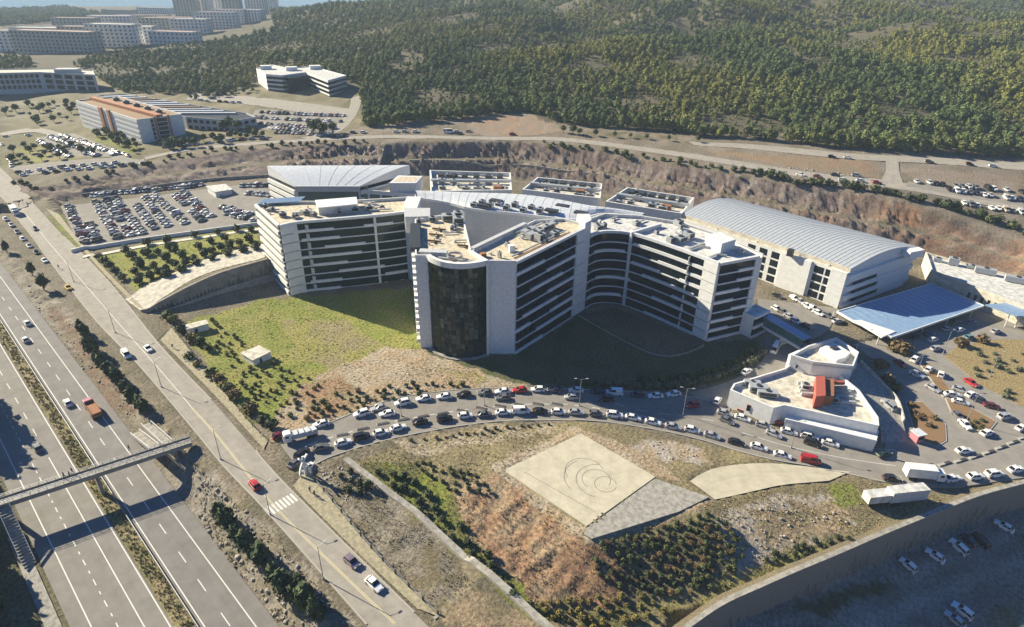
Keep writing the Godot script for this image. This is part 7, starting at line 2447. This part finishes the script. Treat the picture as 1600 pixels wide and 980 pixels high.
# a body as one surface: smooth union of tapered limbs, meshed on a grid
func figure(limbs: Array, lo: Vector3, hi: Vector3, step: float) -> ArrayMesh:
	var n := Vector3i(((hi - lo) / step).ceil()) + Vector3i.ONE
	var g := PackedFloat32Array()
	g.resize(n.x * n.y * n.z)
	for z in n.z:
		for y in n.y:
			for x in n.x:
				var p := lo + Vector3(x, y, z) * step
				var d := 1.0
				for l in limbs:
					var a: Vector3 = l[0]
					var ab: Vector3 = l[1] - a
					var t := clampf((p - a).dot(ab) / maxf(ab.length_squared(), 1e-6), 0.0, 1.0)
					var e: float = p.distance_to(a + ab * t) - lerpf(l[2], l[3], t)
					var k := 0.04
					var h := clampf(0.5 + 0.5 * (d - e) / k, 0.0, 1.0)
					d = lerpf(d, e, h) - k * h * (1.0 - h)
				g[(z * n.y + y) * n.x + x] = d
	var st := SurfaceTool.new()
	st.begin(Mesh.PRIMITIVE_TRIANGLES)
	st.set_smooth_group(0)
	var id := {}
	var pos := []
	for z in n.z - 1:
		for y in n.y - 1:
			for x in n.x - 1:
				var s := Vector3.ZERO
				var c := 0
				var corner := []
				for q in 8:
					corner.append(g[((z + (q >> 2)) * n.y + y + ((q >> 1) & 1)) * n.x + x + (q & 1)])
				for e in [[0, 1], [2, 3], [4, 5], [6, 7], [0, 2], [1, 3], [4, 6], [5, 7], [0, 4], [1, 5], [2, 6], [3, 7]]:
					var a: float = corner[e[0]]
					var b: float = corner[e[1]]
					if (a < 0.0) != (b < 0.0):
						var t := a / (a - b)
						var pa := Vector3(e[0] & 1, (e[0] >> 1) & 1, e[0] >> 2)
						var pb := Vector3(e[1] & 1, (e[1] >> 1) & 1, e[1] >> 2)
						s += pa.lerp(pb, t)
						c += 1
				if c:
					id[Vector3i(x, y, z)] = pos.size()
					pos.append(lo + (Vector3(x, y, z) + s / c) * step)
	for p in pos:
		st.add_vertex(p)
	for z in range(1, n.z - 1):
		for y in range(1, n.y - 1):
			for x in range(1, n.x - 1):
				var a := g[(z * n.y + y) * n.x + x]
				for ax in 3:
					var d: Vector3i = [Vector3i(1, 0, 0), Vector3i(0, 1, 0), Vector3i(0, 0, 1)][ax]
					var u: Vector3i = [Vector3i(0, 1, 0), Vector3i(0, 0, 1), Vector3i(1, 0, 0)][ax]
					var w: Vector3i = [Vector3i(0, 0, 1), Vector3i(1, 0, 0), Vector3i(0, 1, 0)][ax]
					var b := g[((z + d.z) * n.y + y + d.y) * n.x + x + d.x]
					if (a < 0.0) == (b < 0.0):
						continue
					var c := Vector3i(x, y, z)
					var q := [id.get(c - u - w, -1), id.get(c - w, -1), id.get(c, -1), id.get(c - u, -1)]
					if -1 in q:
						continue
					if a < 0.0:
						q.reverse()
					for k in [0, 1, 2, 0, 2, 3]:
						st.add_index(q[k])
	st.generate_normals()
	return st.commit()

func make_people() -> void:
	var walk := [
		[Vector3(0, 0.92, 0), Vector3(0, 1.38, -0.02), 0.14, 0.15], [Vector3(-0.16, 1.42, 0), Vector3(0.16, 1.42, 0), 0.08, 0.08],
		[Vector3(0, 1.45, -0.01), Vector3(0, 1.55, -0.03), 0.055, 0.055], [Vector3(0, 1.62, -0.04), Vector3(0, 1.68, -0.04), 0.10, 0.095],
		[Vector3(-0.09, 0.9, 0), Vector3(-0.10, 0.48, -0.16), 0.095, 0.065], [Vector3(-0.10, 0.48, -0.16), Vector3(-0.10, 0.08, -0.2), 0.06, 0.045], [Vector3(-0.10, 0.06, -0.18), Vector3(-0.10, 0.05, -0.34), 0.045, 0.04],
		[Vector3(0.09, 0.9, 0), Vector3(0.10, 0.48, 0.06), 0.095, 0.065], [Vector3(0.10, 0.48, 0.06), Vector3(0.10, 0.10, 0.26), 0.06, 0.045], [Vector3(0.10, 0.08, 0.26), Vector3(0.10, 0.05, 0.12), 0.045, 0.04],
		[Vector3(-0.2, 1.4, 0), Vector3(-0.25, 1.13, 0.1), 0.06, 0.048], [Vector3(-0.25, 1.13, 0.1), Vector3(-0.24, 0.88, 0.02), 0.045, 0.035], [Vector3(-0.24, 0.86, 0.02), Vector3(-0.24, 0.76, -0.02), 0.04, 0.03],
		[Vector3(0.2, 1.4, 0), Vector3(0.25, 1.13, -0.06), 0.06, 0.048], [Vector3(0.25, 1.13, -0.06), Vector3(0.23, 0.9, -0.2), 0.045, 0.035], [Vector3(0.23, 0.88, -0.22), Vector3(0.23, 0.78, -0.26), 0.04, 0.03]]
	var shape := figure(walk, Vector3(-0.4, -0.04, -0.5), Vector3(0.4, 1.86, 0.45), 0.05)
	var hair := MB.new()
	hair.cyl(Vector3(0, 1.66, -0.02), Vector3(0, 1.79, -0.02), 0.115, 0.06, 9)
	var cloth := [mat(lin(0.03, 0.03, 0.035), 0.9), mat(lin(0.05, 0.06, 0.10), 0.9), mat(lin(0.10, 0.05, 0.05), 0.9)]
	var spots := [
		[ALONG * 151.2 + ACROSS * 8.6, 6.62, 45.0, "person in dark clothes walking on the footbridge, nearest the parapet"], [ALONG * 150.6 + ACROSS * 9.6, 6.62, 40.0, "person in dark clothes walking in the pair on the footbridge"],
		[ALONG * 151.6 + ACROSS * 10.4, 6.62, 225.0, "person in dark clothes meeting the pair on the footbridge"], [ALONG * 151.0 + ACROSS * 22.5, 6.62, 225.0, "person walking alone over the right lanes on the footbridge"],
		[Vector2(-45.5,109), NAN, 140.0, "person in dark clothes on the pavement beside the junction"], [Vector2(-44.1,107.8), NAN, 140.0, "person in dark clothes a step behind on the pavement beside the junction"],
		[Vector2(-107.7,173), NAN, 135.0, "person walking on the upper pavement by the lawn"], [Vector2(-184.2,235.7), NAN, 135.0, "person crossing the frontage road near the taxi"]]
	for k in spots.size():
		var s: Array = spots[k]
		var h: float = base(s[0]) + 0.14 if is_nan(s[1]) else s[1]
		var t := thing("person", s[3], "person", V(s[0], h), -deg_to_rad(s[2]))
		put("body", shape, cloth[k % 3], t)
		put("hair", hair, M.dark, t)

func make_bridge() -> void:
	# skewed a little against the motorway
	var a := Vector2(-112.8,103.1)
	var b := Vector2(-80,125.4)
	var d := (b - a).normalized()
	var o := Vector2(d.y, -d.x) * 1.5
	var t := thing("footbridge", "long grey footbridge crossing the motorway at the left", "bridge", V(a.lerp(b, 0.5), 0.0))
	var mb := at(t)
	mb.prism(PackedVector2Array([a - o, b - o, b + o, a + o]), 5.7, 6.5, true, true)
	put("deck", mb, M.concrete, t)
	mb = at(t)
	mb.prism(PackedVector2Array([a - o * 0.72, b - o * 0.72, b + o * 0.72, a + o * 0.72]), 6.5, 6.56)
	put("walkway", mb, M.gravel, t)
	for s in [-1.0, 1.0]:
		mb = at(t)
		mb.prism(PackedVector2Array([a + o * s * 0.86, b + o * s * 0.86, b + o * s * 1.0, a + o * s * 1.0]), 6.5, 6.85)
		put("edge_beam", mb, M.concrete, t)
		for y in [7.2, 7.6]:
			mb = at(t)
			mb.bar(V(a + o * s * 0.93, y), V(b + o * s * 0.93, y), 0.07, 0.07)
			put("rail", mb, M.steel, t)
		for i in 26:
			var p: Vector2 = a.lerp(b, i / 25.0) + o * s * 0.93
			mb = at(t)
			mb.bar(V(p, 6.8), V(p, 7.62), 0.07, 0.07)
			put("rail_post", mb, M.steel, t)
	for w in [-2.6, 14.1, 30.5]:
		var s: float = (w - a.dot(ACROSS)) / (b - a).dot(ACROSS)
		var p := a.lerp(b, s)
		mb = at(t)
		mb.box(V(p, 2.8), Vector3(0.8, 5.9, 1.6), Basis(Vector3.UP, deg_to_rad(46)))
		put("pier", mb, M.concrete, t)
	# stairs at both ends, running along the motorway
	for e in [[a + d * 0.9, -ALONG, "stair", 15.0, 0.0], [b - d * 4.6, ALONG, "ramp", 18.0, 2.4], [b - d * 7.6, ALONG, "ramp", 18.0, 0.6]]:
		mb = at(t)
		var n := 20
		var side2: Vector2 = Vector2(e[1].y, -e[1].x) * 1.1
		for i in n:
			var p: Vector2 = e[0] + e[1] * (1.5 + e[3] * i / n)
			var q: Vector2 = e[0] + e[1] * (1.5 + e[3] * (i + 1) / n)
			var h: float = lerpf(6.4, e[4] + 0.2, (i + 0.5) / n)
			mb.prism(PackedVector2Array([p - side2, q - side2, q + side2, p + side2]), h - 0.55, h)
		put(e[2], mb, M.concrete, t)
		for s in [-1.0, 1.0]:
			mb = at(t)
			mb.bar(V(e[0] + e[1] * 1.5 + side2 * s, 7.1), V(e[0] + e[1] * (1.5 + e[3]) + side2 * s, e[4] + 0.9), 0.12, 0.5)
			put("stair_rail", mb, M.grey_wall, t)

func make_furniture() -> void:
	make_bridge()
	make_people()
	var names := ["first", "second", "third", "fourth", "fifth", "sixth"]
	var i := 0
	for q in [[-29.6,139.6, 0.4], [-7.3,145.7, 0.2], [19.5,147.1, 0.0], [48.1,143.8, -0.2]]:
		lamp_post(Vector2(q[0], q[1]), 9.0, q[2], 2, "grey lamp post on the median of the curved road, %s from the junction" % names[i], "lamp posts of the curved road")
		i += 1
	i = 0
	for q in [[73.3,130.6, 0.0], [141,178.8, 0.6], [113.5,177.5, 0.4], [126.3,142.7, 0.5], [148,165.9, 0.3], [124.2,164.6, 0.2]]:
		lamp_post(Vector2(q[0], q[1]), 8.5, q[2], 1, "slim lamp post around the right car park, %s listed from the front building" % names[i], "lamp posts of the right car park")
		i += 1
	i = 0
	for q in [[-52.3,102.1, 0.8], [-36.1,85.3, 0.8], [-70.7,120.3, 0.8], [-100.7,151.4, 0.8], [-131.8,183.1, 0.8], [-170.6,223.4, 0.8]]:
		lamp_post(Vector2(q[0], q[1]), 9.0, q[2], 1, "lamp post on the left kerb of the frontage road, %s listed uphill from the zebra" % names[i], "lamp posts of the frontage road")
		i += 1
	# fence posts of the pavement: stone posts with dark rails
	var l := resample(L([-12.8,77.7,-26.6,91.2,-41.3,108.1,-48.2,115.9]), 13)
	var t := thing("pavement_fence", "dark railing with posts along the pavement above the weedy strip", "fence", B(l[6], 0.0))
	for k in l.size():
		var mb := at(t)
		mb.box(B(l[k], 0.6), Vector3(0.3, 1.2, 0.3), Basis(Vector3.UP, 0.8))
		put("post", mb, M.dark, t)
		if k < l.size() - 1:
			for y in [0.5, 0.95]:
				mb = at(t)
				mb.bar(B(l[k], y), B(l[k + 1], y), 0.05, 0.06)
				put("rail", mb, M.steel, t)
	l = resample(L([-61.3,127.2,-70.4,136.2,-88.2,156.6,-114.6,186.4]), 19)
	t = thing("lawn_fence", "low dark fence between the upper pavement and the lawn", "fence", B(l[6], 0.0))
	for k in l.size():
		var mb := at(t)
		mb.box(B(l[k], 0.5), Vector3(0.18, 1.0, 0.18), Basis(Vector3.UP, 0.8))
		put("post", mb, M.dark, t)
		if k < l.size() - 1:
			mb = at(t)
			mb.bar(B(l[k], 0.85), B(l[k + 1], 0.85), 0.05, 0.06)
			put("rail", mb, M.dark, t)
	# striped kerb blocks of the curved road's median and the car park exit
	i = 0
	for p in resample(L([-43.5,130.7,-33.7,136,-17.1,141.7,0.4,146.5,13.1,147.5]), 12):
		t = thing("median_planter", "dark planting bed in the median of the curved road, %s from the junction" % nth(i), "planter", B(p, 0.0), 0.0, "planting beds in the median")
		var d := -0.25 if i > 5 else 0.35
		var mb := MB.new()
		mb.box(Vector3(0, 0.06, 0), Vector3(3.2, 0.2, 1.0), Basis(Vector3.UP, d))
		put("kerb", mb, M.kerb, t)
		mb = MB.new()
		mb.box(Vector3(0, 0.19, 0), Vector3(2.9, 0.1, 0.75), Basis(Vector3.UP, d))
		put("soil", mb, M.kerb_dark, t)
		i += 1
	i = 0
	for p in resample(L([100.3,123.7,109.1,125.1,119,128,128.1,131.7,138,136.4]), 9):
		t = thing("kerb_block", "black-and-white kerb block at the car park exit, %s from the left" % nth(i), "kerb", B(p, 0.0), 0.35, "kerb blocks at the car park exit")
		var mb := MB.new()
		mb.box(Vector3(-1.0, 0.12, 0), Vector3(2.0, 0.35, 0.7))
		put("white_half", mb, M.kerb, t)
		mb = MB.new()
		mb.box(Vector3(1.0, 0.12, 0), Vector3(2.0, 0.35, 0.7))
		put("dark_half", mb, M.kerb_dark, t)
		i += 1
	# islands of the right car park
	for q in [[[129.7,172,133.6,173.7,131.3,157.4,126.7,154.1], "long ochre soil island between the car rows"], [[127.1,154.1,130.5,152.3,135.1,142.9,129.8,138.3,125.9,139.1,124.7,147], "pointed planted island in the right car park"], [[114.3,151.9,119.5,152,120,141.4,116.1,134.3,112,131.8,108.5,134.6,110.6,141.7], "ochre island with low kerb beside the ramp exit"]]:
		var p := L(q[0])
		t = thing("traffic_island", q[1], "island", V(p[0], 3.0))
		var mb := at(t)
		mb.prism(p, 2.9, 3.16)
		put("kerb", mb, M.kerb, t)
		mb = at(t)
		var inner := Geometry2D.offset_polygon(p, -0.35)
		if inner.size():
			mb.prism(inner[0], 3.0, 3.22)
			put("soil", mb, mat(lin(0.36, 0.22, 0.11), 1.0, 0.0, M.speck, 6.0), t)
	# kiosk and barrier at the exit
	t = thing("kiosk", "small pink kiosk with pale roof at the ramp exit", "kiosk", V(Vector2(108,134.6), 3.0), 0.3)
	var mb2 := MB.new()
	mb2.box(Vector3(0, 1.25, 0), Vector3(2.4, 2.5, 2.4))
	put("wall", mb2, paint_of("pink"), t)
	mb2 = MB.new()
	mb2.box(Vector3(0, 2.6, 0), Vector3(2.9, 0.2, 2.9))
	put("roof", mb2, M.metal_white, t)
	mb2 = MB.new()
	mb2.box(Vector3(0, 1.5, 1.22), Vector3(1.6, 0.9, 0.06))
	put("window", mb2, M.car_glass, t)
	# terrace fence above the drum lawn
	l = resample(L([24,200.6,46.8,175.3,63.8,182]), 15)
	t = thing("garden_kerb", "thin pale kerb around the sunken bed below the right wing", "kerb", G(l[6], 0.0))
	var mb3 := at(t)
	wall_run(mb3, l, func(p): return ground(p) - 0.4, func(p): return ground(p) + 0.35, 0.35)
	put("kerb", mb3, M.concrete, t)
	# white monument at the junction corner
	var mp := Vector2(-48.3,115)
	t = thing("monument", "white curved sculpture with two crossing legs at the junction corner", "sculpture", G(mp), 0.6)
	for k in 3:
		var mb4 := MB.new()
		for j in 8:
			var u0 := j / 8.0
			var u1 := (j + 1) / 8.0
			var s := k - 1.0
			mb4.bar(Vector3(s * (1.3 - 2.4 * u0 * u0), 6.2 * u0, 0.3 * k), Vector3(s * (1.3 - 2.4 * u1 * u1), 6.2 * u1, 0.3 * k), 0.55, 0.4)
		put("leg", mb4, M.white_wall, t)


func _ready() -> void:
	rng.seed = 7
	fine.seed = 3
	fine.frequency = 0.09
	fine.fractal_octaves = 4
	broad.seed = 11
	broad.frequency = 0.018
	broad.fractal_octaves = 3

	rocky.seed = 21
	streak.seed = 8
	streak.frequency = 0.05
	rocky.frequency = 0.24
	rocky.fractal_type = FastNoiseLite.FRACTAL_RIDGED
	rocky.fractal_octaves = 4

	var cam := Camera3D.new()
	cam.name = "camera"
	cam.position = Vector3(0, 112, 0)
	cam.rotation_degrees = Vector3(-28.4, 0, 0.97)
	cam.fov = 52.21
	cam.near = 1.0
	cam.far = 9000.0
	add_child(cam)
	cam.current = true

	var sky := ProceduralSkyMaterial.new()
	sky.sky_top_color = Color(0.17, 0.40, 0.70)
	sky.sky_horizon_color = Color(0.60, 0.78, 0.90)
	sky.sky_curve = 0.12
	sky.ground_bottom_color = Color(0.28, 0.27, 0.25)
	sky.ground_horizon_color = Color(0.62, 0.70, 0.78)
	var env := Environment.new()
	env.background_mode = Environment.BG_SKY
	env.sky = Sky.new()
	env.sky.sky_material = sky
	env.background_energy_multiplier = 0.34
	env.tonemap_mode = Environment.TONE_MAPPER_LINEAR
	env.tonemap_exposure = 2.35
	env.sdfgi_enabled = true
	env.ssao_enabled = true
	env.ssil_enabled = true
	env.fog_enabled = true
	env.fog_density = 0.00016
	env.fog_light_color = Color(0.72, 0.80, 0.88)
	var we := WorldEnvironment.new()
	we.name = "world_environment"
	we.environment = env
	add_child(we)

	var sun := DirectionalLight3D.new()
	sun.name = "sun"
	sun.light_color = Color(1.0, 0.955, 0.84)
	sun.light_energy = 1.6
	sun.light_angular_distance = 0.53
	sun.shadow_enabled = true
	add_child(sun)
	# shadows fall to the right and towards the viewer, about twice as long as things are high
	sun.look_at_from_position(Vector3.ZERO, Vector3(0.875, -0.515, 0.484), Vector3.UP)

	make_materials()
	plan_setting()
	make_terrain()
	lay_sheets()
	make_walls()
	make_markings()
	print("setting ", Time.get_ticks_msec())
	make_hospital()
	make_barrel_hall()
	make_forecourt()
	make_small_buildings()
	make_campus()
	make_town()
	lay_pads()
	make_cars()
	make_furniture()
	print("furniture ", Time.get_ticks_msec())
	make_plants()
	make_stones()
	print("plants ", Time.get_ticks_msec())
